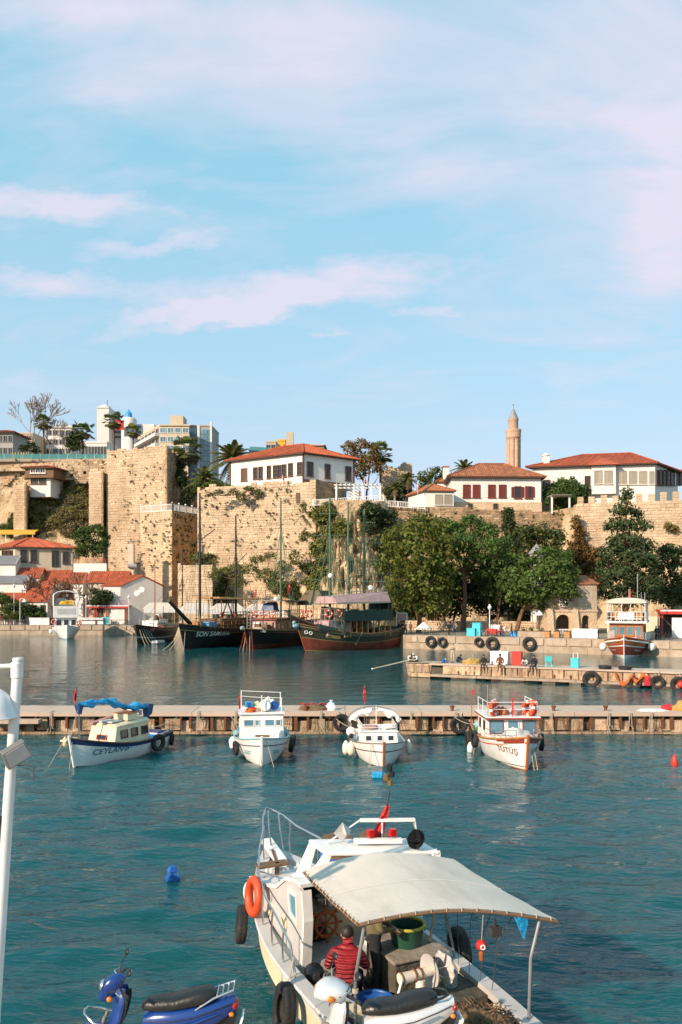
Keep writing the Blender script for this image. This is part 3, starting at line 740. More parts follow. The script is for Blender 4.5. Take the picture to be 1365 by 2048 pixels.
  o=b.build('tiles',rm,roof);o['kind']='stuff'
  b=MB()
  for p0,p1 in ((A,r0),(B_,r1 if W>=Dp else r0),(C_,r1),(D_,r0 if W>=Dp else r1)):
   b.tube([q(*p0,e1+.08),q(*p1,zt(run)+.08)],.14,6)
  b.tube([q(*r0,zt(run)+.08),q(*r1,zt(run)+.08)],.15,6)
  b.build('ridge',rm,roof,smooth=True)
  return roof
  # ---- centre house on the wall
cz0=PZ(958,150);hc=House('white_mansion','long white mansion with red hip roof on the central fortress wall',(PX(607,150),150),(PX(461,159)-PX(607,150),9.0),(9.6,7.2),cz0,PZ(908,150)-cz0,down=1.2,group='white mansions above the harbour')
hc.hip(0.75,0.42)
for x0,x1,y0,y1 in ((130,160,408,478),(202,222,402,468),(233,253,398,468),(283,302,392,464),(320,342,390,460),(346,366,388,458),(372,393,384,455),(410,432,377,450),(463,485,371,443)):
 hc.window('U',440+x0/2.967,440+x1/2.967,800+y0/2.967,800+y1/2.967,'dark'if x0>135 else 'closed')
for x0,x1,y0,y1 in ((520,551,373,447),(626,652,386,460),(747,776,400,473)):
 hc.window('V',440+x0/2.967,440+x1/2.967,800+y0/2.967,800+y1/2.967,'dark')
for (a,c)in ((0,0),(1,0),(0,1)):
 quick('corner_board','shutter_brown',hc.t,lambda b:b.bar(hc.m(a,c,-1.2),hc.m(a,c,hc.h-.01),.32,.32,up=(1,.3,0)))
quick('base_board','shutter_red',hc.t,lambda b:b.bar(hc.m(-.004,-.012,-.2),hc.m(-.004,1.0,-.2),.3,.35))
# ---- middle right house
def mr(x,y):return 820+x/2.505,790+y/2.505
z0=PZ(1023,150);hm=House('white_house','white house with dark red closed shutters above the trees',(PX(903,150),150),(PX(1083,150.5)-PX(903,150),.5),(.5,12),z0,PZ(956,150)-z0,group='white mansions above the harbour')
hm.hip(0.8,0.5,'roof_old')
quick('stone_base','stone_wall',hm.t,lambda b:b.hexa([hm.m(u,v,z)for z in (-1.0,PZ(1004,150)-z0)for u,v in ((-.005,-.012),(1.005,-.012),(1.005,.5),(-.005,.5))]))
for i,x0 in enumerate((270,319,396,450)):
 a=mr(x0,453);c=mr(x0+30,510);hm.window('U',a[0],c[0],a[1],c[1],'closed','shutter_red')
for x0,st in ((527,'open'),(582,'half')):
 a=mr(x0,461);c=mr(x0+29,514);hm.window('U',a[0],c[0],a[1],c[1],st,'shutter_red')
for x0 in (293,420):
 a=mr(x0,547);c=mr(x0+18,570);hm.window('U',a[0],c[0],a[1],c[1],'dark','shutter_brown',off=.16,mull=(2,2))
z0=PZ(1042,147);ha=House('annex_house','small white annex with tiled lean-to roof left of the shuttered house',(PX(851,147),147),(PX(908,147.4)-PX(851,147),.4),(-2.5,7),z0,PZ(984,147)-z0,down=6)
ha.hip(0.3,0.5,'roof_old')
for x0 in (130,176):
 a=mr(x0,502);c=mr(x0+30,548);ha.window('U',a[0],c[0],a[1],c[1],'closed','shutter_grey')
z0=PZ(1010,158);hb=House('gabled_house','narrow white house peeking above the annex roof',(PX(875,158),158),(PX(903,158)-PX(875,158),0),(0,6),z0,PZ(966,158)-z0,down=4)
hb.hip(0.3,0.55,'roof_old')
quick('chimney',['white_wall','roof_old'],hb.t,lambda b:(b.box(1.3,2.4,.6,1.6,hb.h,hb.h+3.2,0),b.box(1.2,2.5,.5,1.7,hb.h+3.21,hb.h+3.45,1)))
# ---- right mansion
z0=PZ(1010,150);Cc=(PX(1311,150),150);hr=House('white_mansion','largest white mansion with grey shutters behind the battlements',Cc,(PX(1066,154.5)-PX(1311,150),4.5),(8.5,10),z0,PZ(929,150)-z0,down=2,group='white mansions above the harbour')
hr.hip(0.9,0.4)
for x0,x1 in ((1052,1084),(1102,1135),(1152,1185),(1203,1222)):
 a=mr(x0,384);c=mr(x1,445);hr.window('U',a[0],c[0],a[1],c[1],'closed','shutter_grey')
for x0,x1,y0,y1 in ((672,700,428,462),(880,902,408,455)):
 a=mr(x0,y0);c=mr(x1,y1);hr.window('U',a[0],c[0],a[1],c[1],'dark','shutter_brown')
for x0,x1 in ((1235,1248),(1253,1267),(1273,1286),(1292,1306),(1310,1325),(1338,1350),(1356,1370)):
 a=mr(x0,382);c=mr(x1,446);hr.window('V',a[0],c[0],a[1],c[1],'dark','shutter_brown')
 # projecting bay with its own small roof
u0=hr.hit('U',1183,940)[0];u1=hr.hit('U',1231,940)[0];d,n=hr.frame('U')
def baybox(b):
 lo,hi=min(u0,u1),max(u0,u1)
 b.hexa([d*lo+n*.002+Vector((0,0,2.2)),d*lo+n*1.1+Vector((0,0,2.2)),d*hi+n*1.1+Vector((0,0,2.2)),d*hi+n*.002+Vector((0,0,2.2))]+[p+Vector((0,0,hr.h-2.2))for p in (d*lo+n*.002,d*lo+n*1.1,d*hi+n*1.1,d*hi+n*.002)][0:0]+[d*lo+n*.002+Vector((0,0,hr.h)),d*lo+n*1.1+Vector((0,0,hr.h)),d*hi+n*1.1+Vector((0,0,hr.h)),d*hi+n*.002+Vector((0,0,hr.h))])
bay=quick('bay','white_wall',hr.t,baybox)
def bayroof(b):
 lo,hi=min(u0,u1)-.7,max(u0,u1)+.7;mid=(lo+hi)/2;z=hr.h
 A,B_,C_=d*lo+n*1.9+Vector((0,0,z)),d*hi+n*1.9+Vector((0,0,z)),d*mid-n*1.6+Vector((0,0,z+1.9))
 A2,B2=d*(lo)-n*.5+Vector((0,0,z+.1)),d*hi-n*.5+Vector((0,0,z+.1))
 for p in ([B_,A,C_],[A,A2,C_],[B2,B_,C_],[A,B_,B2,A2]):b.face(p)
quick('bay_roof','roof_tile',hr.t,bayroof)
for x0,x1 in ((925,957),(975,1008)):
 a=mr(x0,386);c=mr(x1,447);hr.window('U',a[0],c[0],a[1],c[1],'closed','shutter_grey',off=1.1)
k=hr.hit('U',1097,930)
quick('chimney',['white_wall','roof_tile'],hr.t,lambda b:(b.box(-.55+d.x*k[0],.55+d.x*k[0],d.y*k[0]+1.0,d.y*k[0]+2.2,hr.h,PZ(910,154)-z0,0),b.lathe([(.75,PZ(910,154)-z0+.01),(.85,PZ(908,154)-z0),(.1,PZ(903,154)-z0)],(d.x*k[0],d.y*k[0]+1.6,0),8,0)))
# ---- minaret with fluted shaft
mD=215;mt=thing('minaret','tall fluted brick minaret with pointed cap behind the houses','minaret',(PX(1027.5,mD),mD,20))
zz=lambda py:PZ(py,mD)-20
def shaft(b):
 ring=[];n=64
 def rg(z,sc=1.0):
  o=[]
  for j in range(n):
   a=2*math.pi*j/n;lob=abs(math.sin(4*a));r_=1.55+.42*lob**.6
   o.append(Vector((r_*sc*math.cos(a),r_*sc*math.sin(a),z)))
  return o
 b.rings([rg(-1),rg(zz(940)),rg(zz(882)),rg(zz(879.5),1.05)])
quick('shaft','minaret',mt,shaft,smooth=False)
quick('gallery','minaret',mt,lambda b:b.lathe([(1.7,zz(879.4)),(2.0,zz(876)),(2.02,zz(866)),(2.1,zz(864)),(2.1,zz(860)),(1.75,zz(859.5)),(1.75,zz(863))],n=20))
quick('upper_drum','minaret',mt,lambda b:b.lathe([(1.28,zz(864)),(1.28,zz(842)),(1.38,zz(841)),(1.38,zz(838.5))],n=20),smooth=True)
cap=quick('cap','lead',mt,lambda b:b.lathe([(1.4,zz(838.4)),(1.15,zz(834)),(.6,zz(824)),(.1,zz(816)),(.03,zz(812))],n=16),smooth=True)
quick('finial','brass',cap,lambda b:b.lathe([(.05,zz(812)),(.2,zz(811)),(.05,zz(810)),(.14,zz(809)),(.02,zz(806))],n=8))
# ------------------------------------------------------------------ fortress walls
def fort(name,label,group='fortress walls',cat='wall'):return thing(name,label,cat,(0,0,0),0,group)
# tower
tw=fort('fortress_tower','tall square stone tower, highest part of the fortress, left of the mansion',cat='tower')
A,B,C_=(PX(213.5,180),180),(PX(334,175),175),(PX(361,184),184);zt=PZ(897,177)
core(tw,[(A[0]+.3,A[1]+.3),(B[0]-.3,B[1]+.45),(C_[0]-.45,C_[1]),(A[0]+4,A[1]+9)],0,zt-.35)
masonry(tw,A,B,3.0,zt,zt+.5,0.52,(.55,1.45),1.15,240,hole=.012,jag=.7)
masonry(tw,B,C_,3.0,zt+.4,zt-1.2,0.5,(.45,1.0),9,0,'stone_red_shade',hole=.016,joined='side_rubble',jag=1.2)  # darker stone colour paints the shade of the tower's right face
# bastion in front of the tower
bs=fort('bastion','lower stone bastion with white railing before the tall tower')
A2,B2,C2=(PX(281,173.6),173.6),(PX(344,169.5),169.5),(PX(397,178),178);zb=PZ(1023,171)
core(bs,[(A2[0]+.4,A2[1]+.4),(B2[0]-.3,B2[1]+.45),(C2[0]-.45,C2[1]),(A2[0]+2,A2[1]+6)],0,zb-.05)
masonry(bs,A2,B2,2.5,zb,zb,0.42,(.4,1.1),.98,120,hole=.01)
masonry(bs,B2,C2,2.5,zb,zb,0.42,(.4,.9),9,0,'stone_red_shade',hole=.01,joined='side_rubble')  # shaded bastion side, its shade put into the stone colour
def railing(name,label,pts,h,post=1.6,m='white_paint',globes=False,panel=True,group='railings'):
 t=thing(name,label,'railing',pts[0],0,group);o=Vector(pts[0]);bars=MB();k=0
 for a,c in zip(pts,pts[1:]):
  a,c=Vector(a)-o,Vector(c)-o;L_=(c-a).length;n=max(1,int(L_/post))
  for z in (h,h*.12):bars.bar(a+Vector((0,0,z)),c+Vector((0,0,z)),.09,.1)
  for i in range(n+1):
   p=a.lerp(c,i/n);b=MB();b.bar(p,p+Vector((0,0,h*1.04)),.14)
   if globes:b.ball(p+Vector((0,0,h*1.22)),.2,n=8,k=6)
   b.build('post',m,t)
  if panel:
   nb=max(2,int(L_/.3))
   for i in range(nb):p=a.lerp(c,(i+.5)/nb);bars.bar(p+Vector((0,0,h*.12)),p+Vector((0,0,h)),.07,.07)
 bars.build('balustrade',m,t);return t
railing('railing','white railing with globe posts along the top of the bastion',[(A2[0],A2[1]+.3,zb),(B2[0],B2[1]+.3,zb),(C2[0],C2[1],zb)],1.45,2.2,globes=True)
# centre wall
cw=fort('fortress_wall','broad sunlit fortress wall with weeds under the long mansion')
A3,B3,C3=(PX(395,152.5),152.5),(PX(632,146),146),(PX(694,156),156)
core(cw,[(A3[0]+.3,A3[1]+.5),(B3[0]-.3,B3[1]+.5),(C3[0]-.5,C3[1]),(A3[0]+1,A3[1]+9)],0,[PZ(977,152),PZ(962,146)-.2,PZ(962,146)-.2,PZ(977,152)])
winz=lambda x,z:False
masonry(cw,A3,B3,4.0,PZ(978,152.5),PZ(960,146),0.45,(.42,1.25),1.05,260,hole=.012,jag=.8)
masonry(cw,B3,C3,10.0,PZ(960,146),PZ(972,156),0.4,(.35,.9),9,0,'stone_red_shade',hole=.01,joined='side_rubble')  # return face in darker stone, shade painted in
t=MB();p=P(597,996,147);dd=(Vector((*B3,0))-Vector((*A3,0))).normalized();nn=Vector((dd.y,-dd.x,0));pw=Vector((PX(597,147.0),147.0,PZ(996,147)))
t.bar(pw-Vector((0,0,.95))+nn*.0,pw+Vector((0,0,.95))+nn*.0,.75,.35,up=tuple(nn));t.build('window','shutter_brown',cw)
# rough lower masonry blocks (short wall at the foot of the bastion)
lw_=fort('low_stone_wall','short broken stone wall at the foot of the fortress behind the masts')
core(lw_,[(PX(358,147)+.2,147.5),(PX(425,145),145.5),(PX(425,149),149),(PX(358,151),151)],0,PZ(1132,146))
masonry(lw_,(PX(356,147),147),(PX(425,145),145),1.85,PZ(1128,146),PZ(1131,146),.42,(.5,1.3),1.0,40)
# left cliff wall
lc=fort('cliff_wall','weathered stone wall below the viewing terrace, left of the tower')
A4,B4=(-125.0,187.5),(PX(217,183),183);zl=PZ(919,185)
core(lc,[(A4[0],A4[1]+.5),(B4[0],B4[1]+.5),(B4[0],B4[1]+3),(A4[0],A4[1]+3)],36.5,zl-.05)
masonry(lc,(PX(-12,186.8),186.8),B4,24.0,zl,zl,0.5,(.4,1.2),1.1,70,'stone_old',hole=.05,zskip=lambda x,z:z<34.2+4.5*noise.noise(Vector((x*.12,3.3,0)))+2*noise.noise(Vector((x*.45,1.3,0))))
for nm,lab,x0,x1,xr,yt,yb,D in (('buttress','leaning pale stone buttress on the left cliff',27,52,60,968,1045,179),('buttress','dark gapped stone buttress next to the tall tower',178,206,214,942,1050,180)):
 bt=fort(nm,lab,'cliff buttresses','buttress');a,c,e=(PX(x0,D),D),(PX(x1,D-1),D-1),(PX(xr,D+5),D+5)
 core(bt,[(a[0]+.4,a[1]+.4),(c[0]-.2,c[1]+.5),(e[0]-.4,e[1]),(a[0],e[1]+3)],12,PZ(yt,D)-.2)
 masonry(bt,a,c,14,PZ(yt,D),PZ(yt-2,D),.5,(.5,1.1),1.0,30,jag=.8,hole=.016);masonry(bt,c,e,14,PZ(yt,D),PZ(yt+4,D),.5,(.4,.9),9,0,'stone_red_shade',joined='side_rubble')  # front in plain stone, right side coloured darker as painted shade
 # arched recess pier between terrace wall and the tower
 # right retaining wall
rw=fort('retaining_wall','reddish rubble retaining wall under the shuttered white house')
A5,B5=(PX(772,146.5),146.5),(PX(1152,148),148)
core(rw,[(A5[0],A5[1]+.5),(B5[0],B5[1]+.5),(B5[0],B5[1]+5),(A5[0],A5[1]+5)],4,[PZ(1011,147)-.1,PZ(1026,148)-.1,PZ(1026,148)-.1,PZ(1011,147)-.1])
masonry(rw,A5,B5,9.0,PZ(1010,147),PZ(1025,148),.38,(.35,.95),.9,120,'stone_red_shade',hole=.01)
# battlements
bw=fort('battlement_wall','crenellated pale stone wall at the far right below the large mansion')
A6,B6=(PX(1153,143),143),(PX(1440,136),136);za,zb6=PZ(1008,143),PZ(1008,143)
core(bw,[(A6[0],A6[1]+.5),(B6[0],B6[1]+.5),(B6[0],B6[1]+1.6),(A6[0],A6[1]+1.6)],2,za-.05)
masonry(bw,A6,B6,3.0,za,zb6,.48,(.5,1.35),1.1,260,hole=.01)
dv=Vector((B6[0]-A6[0],B6[1]-A6[1],0));Lb=dv.length;dv.normalize();nb=Vector((dv.y,-dv.x,0));x=.2
while x<Lb-1:
 a=Vector((*A6,0))+dv*x;c=a+dv*1.05;mb=MB();zq=za+.01;hh=1.45+rnd(-.25,.15)
 for q in range(3):
  mb.hexa([a+Vector((0,0,zq+q*hh/3)),c+Vector((0,0,zq+q*hh/3)),c-nb*.8+Vector((0,0,zq+q*hh/3)),a-nb*.8+Vector((0,0,zq+q*hh/3)),a+Vector((0,0,zq+(q+1)*hh/3-.03)),c+Vector((0,0,zq+(q+1)*hh/3-.03)),c-nb*.8+Vector((0,0,zq+(q+1)*hh/3-.03)),a-nb*.8+Vector((0,0,zq+(q+1)*hh/3-.03))],0,rnd(.2,.8))
 mb.build('merlon','stone_wall',bw);x+=1.95+rnd(-.1,.2)
 # ruin
ru=fort('stone_ruin','ruined stone wall stump behind the palms right of the mansion',cat='ruin')
core(ru,[(PX(762,172),172.4),(PX(824,171),171.4),(PX(824,175),175),(PX(764,176),176)],22,[PZ(945,172),PZ(925,171),PZ(925,171),PZ(945,172)])
masonry(ru,(PX(760,172),172),(PX(825,171),171),24,PZ(944,172),PZ(923,171),.5,(.5,1.2),1.0,50,jag=1.5)
# ------------------------------------------------------------------ terrace on the left cliff
tr=thing('glass_railing','teal glass railing along the viewing terrace edge','railing',(0,0,zl));x=PX(-10,184.5);xe=PX(213,183)
while x<xe:
 quick('panel','glass_teal',tr,lambda b:b.box(x+.08,x+2.0,184.6,184.64,.12,1.2));quick('post','steel_dull',tr,lambda b:b.box(x-.04,x+.04,184.58,184.66,0,1.3));x+=2.08
struct(quick('terrace','paving',None,lambda b:b.box(-125,B4[0]+3,184.2,240,zl-.6,zl)))
for i,px in enumerate((25,31,37,43,48,53)):
 t=thing('parasol',('leftmost','second','third','fourth','fifth','rightmost')[i]+' closed yellow parasol in the row on the terrace','parasol',(PX(px,189),189,zl),0,'closed yellow parasols')
 quick('pole','iron',t,lambda b:b.tube([(0,0,0),(0,0,2.5)],.04,6));quick('canopy','awning_yellow',t,lambda b:b.lathe([(.16,.55),(.34,.75),(.26,1.5),(.10,2.3),(.02,2.45)],n=8))
 # small red-roofed house on the cliff
z0=PZ(984,182);hs=House('cliff_house','little white house with red roof perched on the cliff below the terrace',(PX(101,181),181),(PX(61,181.5)-PX(101,181),.5),(1.0,5),z0,PZ(955,181)-z0,down=1.2)
def c1(x,y):return x/2.967,750+y/2.967
for x0 in (187,236):
 a=c1(x0,618);c=c1(x0+34,644);hs.window('U',a[0],c[0],a[1],c[1],'dark','shutter_brown')
up=House('upper_storey','',(PX(107,180),180),(PX(50,180.5)-PX(107,180),.5),(1.5,6),PZ(955,180),PZ(937,180)-PZ(955,180),'wood_brown')
up.hip(0.6,.22)
for x0 in (184,213,242):
 a=c1(x0,556);c=c1(x0+26,580);up.window('U',a[0],c[0],a[1],c[1],'dark','white_paint',mull=(2,1))
for ch in list(up.t.children):
 pass
up.t.parent=hs.t;up.t.location=up.t.location-hs.t.location
for k_ in ('label','category'):del up.t[k_]
# ------------------------------------------------------------------ far buildings on the plateau
def far_block(name,label,px0,px1,py0,py1,D,dep,wallm,group='town buildings behind the walls',V=None,floors=0,cols=0,wm='glass_dark',fm='far_grey',side_px=None,bal=False,extra=0.0,cat='building'):
 z0=26.0;Vv=V or (0.6,dep)
 hh=House(name,label,(PX(px0,D),D),(PX(px1,D+extra)-PX(px0,D),extra),Vv,z0,PZ(py0,D)-z0,wallm,cat,group)
 top=hh.h;zb=PZ(py1,D)-z0;Lx=hh.U.length
 quick('parapet',wallm,hh.t,lambda b:b.hexa([hh.m(u,v,z)for z in (top+.005,top+.5)for u,v in ((-.01,-.02),(1.01,-.02),(1.01,1.02),(-.01,1.02))]))
 for f_ in range(floors):
  fh=(top-zb)/floors;z1=top-f_*fh-fh*.25;zc=z1-fh*.5
  for c in range(cols):
   w=Lx/cols;hh.window_m('U',w*(c+.14),w*(c+.86),zc,z1,'dark',fm,0,False,wm,(2,1))
  if bal:
   d_,n_=hh.frame('U');zz_=top-(f_+1)*fh+.1
   def bl(b):
    b.hexa([n_*.01+Vector((0,0,zz_)),n_*1.3+Vector((0,0,zz_)),d_*Lx+n_*1.3+Vector((0,0,zz_)),d_*Lx+n_*.01+Vector((0,0,zz_))]+[p_+Vector((0,0,zz_+.25))for p_ in (n_*.01,n_*1.3,d_*Lx+n_*1.3,d_*Lx+n_*.01)])
    b.bar(n_*1.25+Vector((0,0,zz_+1.1)),d_*Lx+n_*1.25+Vector((0,0,zz_+1.1)),.08,.1)
    b.bar(n_*1.25+Vector((0,0,zz_+.7)),d_*Lx+n_*1.25+Vector((0,0,zz_+.7)),.06,.5)
   quick('balcony',wallm,hh.t,bl)
 return hh
far_block('cafe_building','dark glazed cafe with red roof at the left edge of the terrace',-14,26,866,914,200,8,'far_grey',floors=2,cols=4,cat='cafe').hip(.8,.25)
far_block('apartment_block','low pale building behind the bare trees on the terrace',33,66,868,912,262,10,'far_cream',floors=3,cols=4)
far_block('apartment_block','white gabled building between the bare tree and dark palm',92,143,856,912,270,10,'far_white',floors=3,cols=4).hip(.5,.4,'far_white',em='far_white')
far_block('white_pavilion','white low pavilion with window band left of the tall tower',158,214,886,916,232,8,'far_white',floors=1,cols=9,wm='glass_dark')
hw=far_block('hotel_tower','white high-rise hotel with rounded top and blue tank',194,218,816,885,330,14,'far_white',extra=0)
quick('wing','far_white',hw.t,lambda b:b.box(PX(219,330)-PX(194,330),PX(302,330)-PX(194,330),6,20,0,PZ(846,334)-26))
quick('stair_drum','far_white',hw.t,lambda b:b.lathe([(3.2,0),(3.2,PZ(835,330)-26),(2.6,PZ(831,330)-26),(.2,PZ(829,330)-26)],(PX(252,330)-PX(194,330),5,0),16),smooth=True)
quick('water_tank','boat_blue',hw.t,lambda b:b.lathe([(1.5,PZ(831,332)-26),(1.5,PZ(822,332)-26),(.5,PZ(816,332)-26),(.1,PZ(812,332)-26)],(PX(251,332)-PX(194,330),7,0),12))
quick('roof_dome','far_white',hw.t,lambda b:b.lathe([(2.5,hw.h+.51),(2.3,hw.h+1.2),(1.2,hw.h+1.9),(.1,hw.h+2.1)],(2.5,3,0),14),smooth=True)
quick('antenna','iron',hw.t,lambda b:b.tube([(3.4,3,hw.h),(3.4,3,hw.h+4)],.12,5))
for i in range(8):
 for j in range(3):
  hw.window_m('U',5.6+i*1.42,6.6+i*1.42,PZ(854+j*10,334)-26,PZ(850+j*10,334)-26,'plain','far_grey',-6.0,False,'glass_dark')
hf=thing('wall_flag','red flag with white crescent hung on the white hotel','flag',P(238,850,329));quick('cloth','flag_red',hf,lambda b:b.box(-2.1,2.1,-.05,0,-2.0,2.0));
quick('crescent','flag_white',hf,lambda b:b.torus((-.3,-.12,0),.75,.22,(0,1,0),14,5))
h6=far_block('cream_hotel','cream hotel with long balconies left of the glass block',319,379,852,905,255,12,'far_cream',floors=3,cols=4,wm='glass_blue',fm='far_white',V=(PX(276,275)-PX(319,255),20))
d_,n_=h6.frame('V');LV=h6.V.length
for f_ in range(3):
 zq=h6.h-3.2*(f_+1)
 def bl(b):
  b.hexa([n_*.01+Vector((0,0,zq)),n_*1.5+Vector((0,0,zq)),d_*LV+n_*1.5+Vector((0,0,zq)),d_*LV+n_*.01+Vector((0,0,zq))]+[p_+Vector((0,0,zq+1.0))for p_ in (n_*.01,n_*1.5,d_*LV+n_*1.5,d_*LV+n_*.01)])
 quick('balcony','far_white',h6.t,bl)
 for i in range(6):h6.window_m('V',LV*(i+.15)/6,LV*(i+.85)/6,zq+1.1,zq+2.6,'dark','far_grey',0,False,'glass_dark',(2,1))
quick('lift_house','far_cream',h6.t,lambda b:b.box(PX(336,255)-PX(319,255),PX(363,255)-PX(319,255),3,9,h6.h+.5,PZ(828,256)-26))
h7=far_block('glass_block','blue glass office block right of the cream hotel',379,423,853,945,262,12,'far_grey',floors=0)
for c in range(6):
 for r_ in range(9):
  wq=h7.U.length/6;zq=h7.h-1-r_*1.75
  if c in (2,):
   continue
  quick('pane','glass_blue',h7.t,lambda b:b.box(wq*c+.1,wq*(c+1)-.1,-.14,-.01,zq-1.6,zq))
quick('fin','far_white',h7.t,lambda b:(b.box(h7.U.length-.35,h7.U.length+.25,-.6,.3,0,h7.h+1.5),b.box(wq*2+.2,wq*3-.2,-.3,.01,0,h7.h+.3)))
h8=far_block('roof_house','pale house with red roof and tall chimney behind the mansion',572,648,893,905,225,10,'far_white',floors=1,cols=6);h8.hip(.5,.22)
quick('chimney','far_cream',h8.t,lambda b:b.box(.2,2.2,-1.5,.6,0,PZ(866,225)-26))
far_block('service_block','brown service block left of the tall chimney behind the mansion',532,552,885,905,222,6,'far_cream',floors=1,cols=2)
far_block('service_block','yellow box-like block beside the tall chimney behind the mansion',555,571,882,905,228,6,'awning_yellow')
tg=thing('netted_scaffold','green netted shelter roof left of the chimney behind the mansion','shelter',P(528,900,205));quick('net_roof','glass_teal',tg,lambda b:b.hexa([(-4,0,0),(4,0,-.4),(4,6,-.4),(-4,6,0),(-3.4,0,.9),(3.4,0,.5),(3.4,6,.5),(-3.4,6,.9)]))
for q in (-3.6,0,3.6):quick('post','iron',tg,lambda b:b.bar((q,.3,-7),(q,.3,0),.15))
# ------------------------------------------------------------------ left shore houses
lz=QZ
def L4(x,y):return x/3.4125,980+y/3.4125
z0=PZ(1129,163);hl=House('red_roof_house','cream house with red hip roof on the left shore below the yellow awning',(PX(30,163),163),(10.4,4.0),(-8,7),z0,PZ(1096,163)-z0,'cream_wall',group='left shore houses',down=11)
hl.hip(.7,.36)
for x0,x1,y0,y1 in ((143,180,412,487),(213,250,415,490),(432,468,425,497)):
 a=L4(x0,y0);c=L4(x1,y1);hl.window('U',a[0],c[0],a[1],c[1],'dark','shutter_brown',mull=(2,2))
a=L4(358,420);c=L4(400,520);o=hl.window('U',a[0],c[0],a[1],c[1],'dark','shutter_brown',sill=False,mull=(2,1));o.name='door'
for x0,x1 in ((18,34),(42,66),(72,88)):
 a=L4(x0,415);c=L4(x1,470);hl.window('V',a[0],c[0],a[1],c[1],'dark','shutter_brown',mull=(2,2))
ya=thing('yellow_awning','yellow awning spread above the red-roofed house at the left edge','awning',P(20,1062,172),0)
quick('canvas','awning_yellow',ya,lambda b:b.hexa([(-9,0,-.35),(5.4,0,-.25),(4.2,5,.6),(-9,5,.6),(-9,0,-.25),(5.5,0,-.15),(4.3,5,.7),(-9,5,.7)]))
quick('valance','awning_yellow',ya,lambda b:b.box(-9,5.4,-.06,-.01,-.75,-.26))
for q in (-8,-1,4.8):quick('post','white_paint',ya,lambda b:b.bar((q,.2,-7),(q,.2,-.2),.12))
def low_house(name,label,px0,px1,eave,ridge,base,D,dep,wallm='cream_wall',rm='roof_tile',V=None,gable=False,wins=(),down=8,dx=0):
 z0=PZ(base,D);hh=House(name,label,(PX(px0,D),D),(PX(px1,D+dx)-PX(px0,D),dx),V or (0,dep),z0,PZ(eave,D)-z0,wallm,'house','left shore houses',down=down)
 W=hh.U.length;rise=PZ(ridge,D+hh.V.y*.5)-PZ(eave,D);h_=hh.h;ov=.35
 def q(u,v,z):return hh.m(u,v,z)
 eu=ov/W;ev=ov/hh.V.length
 b=MB()
 for (va,vb,za_,zb_)in ((-ev,.5,-.1,rise),(1+ev,.5,-.1,rise)):
  lo=[q(-eu,va,h_+za_),q(1+eu,va,h_+za_),q(1+eu,vb,h_+zb_),q(-eu,vb,h_+zb_)]
  b.hexa(lo+[p_+Vector((0,0,.16))for p_ in lo])
 roof=b.build('roof',rm,hh.t)
 b=MB();nn_=int(W/.34)
 for i in range(nn_):
  u=(i+.5)/nn_;hw_=.3/nn_;tv=rnd(.1,.9)
  for j in range(3):
   f0,f1=j/3,(j+1)/3
   pa=lambda uu,f_,zo:q(uu,-ev+(.5+ev)*f_,h_-.1+(rise+.1)*f_+.165+zo)
   b.face([pa(u-hw_,f0,0),pa(u,f0,.12),pa(u,f1,.1),pa(u-hw_,f1,0)],0,min(1,max(0,tv+rnd(-.3,.3))));b.face([pa(u,f0,.12),pa(u+hw_,f0,0),pa(u+hw_,f1,0),pa(u,f1,.1)],0,tv)
 o=b.build('tiles',rm,roof);o['kind']='stuff'
 quick('gable',wallm,hh.t,lambda b:(b.face([q(1,0,h_-.005),q(1,1,h_-.005),q(1,.5,h_+rise)]),b.face([q(0,1,h_-.005),q(0,0,h_-.005),q(0,.5,h_+rise)])))
 for (x0,x1,y0,y1,st,fm)in wins:
  a=L4(x0,y0);c=L4(x1,y1);hh.window('U',a[0],c[0],a[1],c[1],st,fm,mull=(2,2))
 return hh
low_house('white_shed','plain white gabled wall at the left edge below the red-roofed house',-30,31,1128,1113,1160,160.5,4,'white_wall','lead')
low_house('grey_roof_shed','grey metal-roofed shed at the left edge',-20,52,1166,1152,1175,158.7,4,'white_wall','lead')
low_house('quay_house','long low house with red tile roof at the left quay',-30,95,1203,1168,1245,157.5,6,'white_wall',wins=((160,185,790,850,'dark','shutter_brown'),(222,248,788,868,'dark','shutter_brown'),(280,306,788,868,'dark','shutter_brown')))
low_house('tiled_house','small red-tiled house just under the cream house',31,80,1155,1137,1172,161,3.5,'cream_wall')
low_house('tiled_house','red-tiled house behind the bare brown tree',68,166,1166,1142,1210,161.5,5,'white_wall',wins=((470,500,690,740,'dark','shutter_brown'),(600,630,720,790,'dark','shutter_brown')))
low_house('tiled_house','red-tiled house behind the white gabled house',176,252,1165,1144,1212,160.2,5,'cream_wall',wins=((660,690,720,790,'dark','shutter_brown'),))
hg=low_house('gabled_quay_house','white house with red roof and two satellite dishes near the ships',207,241,1172,1152,1212,156,9,'white_wall',V=(7.2,4.5))
z_,=(hg.hit('V',275,1172)[1],)
hg.window('V',272,277,1167,1176,'dark','shutter_brown',mull=(1,2))
for lab,(px,py)in (('upper right satellite dish on the white gable wall',(283,1179)),('lower left satellite dish on the white gable wall',(273.5,1186))):
 t=thing('satellite_dish',lab,'satellite dish',P(px,py,155.6),0,'satellite dishes')
 quick('dish','white_paint',t,lambda b:b.lathe([(.02,.12),(.3,.08),(.55,0),(.58,-.04),(.3,.03),(.02,.07)],axis='Y',n=14,cap=False),smooth=True);quick('arm','steel_dull',t,lambda b:b.bar((0,0,-.3),(0,1.2,-.5),.06));quick('feed','steel_dull',t,lambda b:b.bar((0,-.5,-.1),(0,0,-.35),.05))
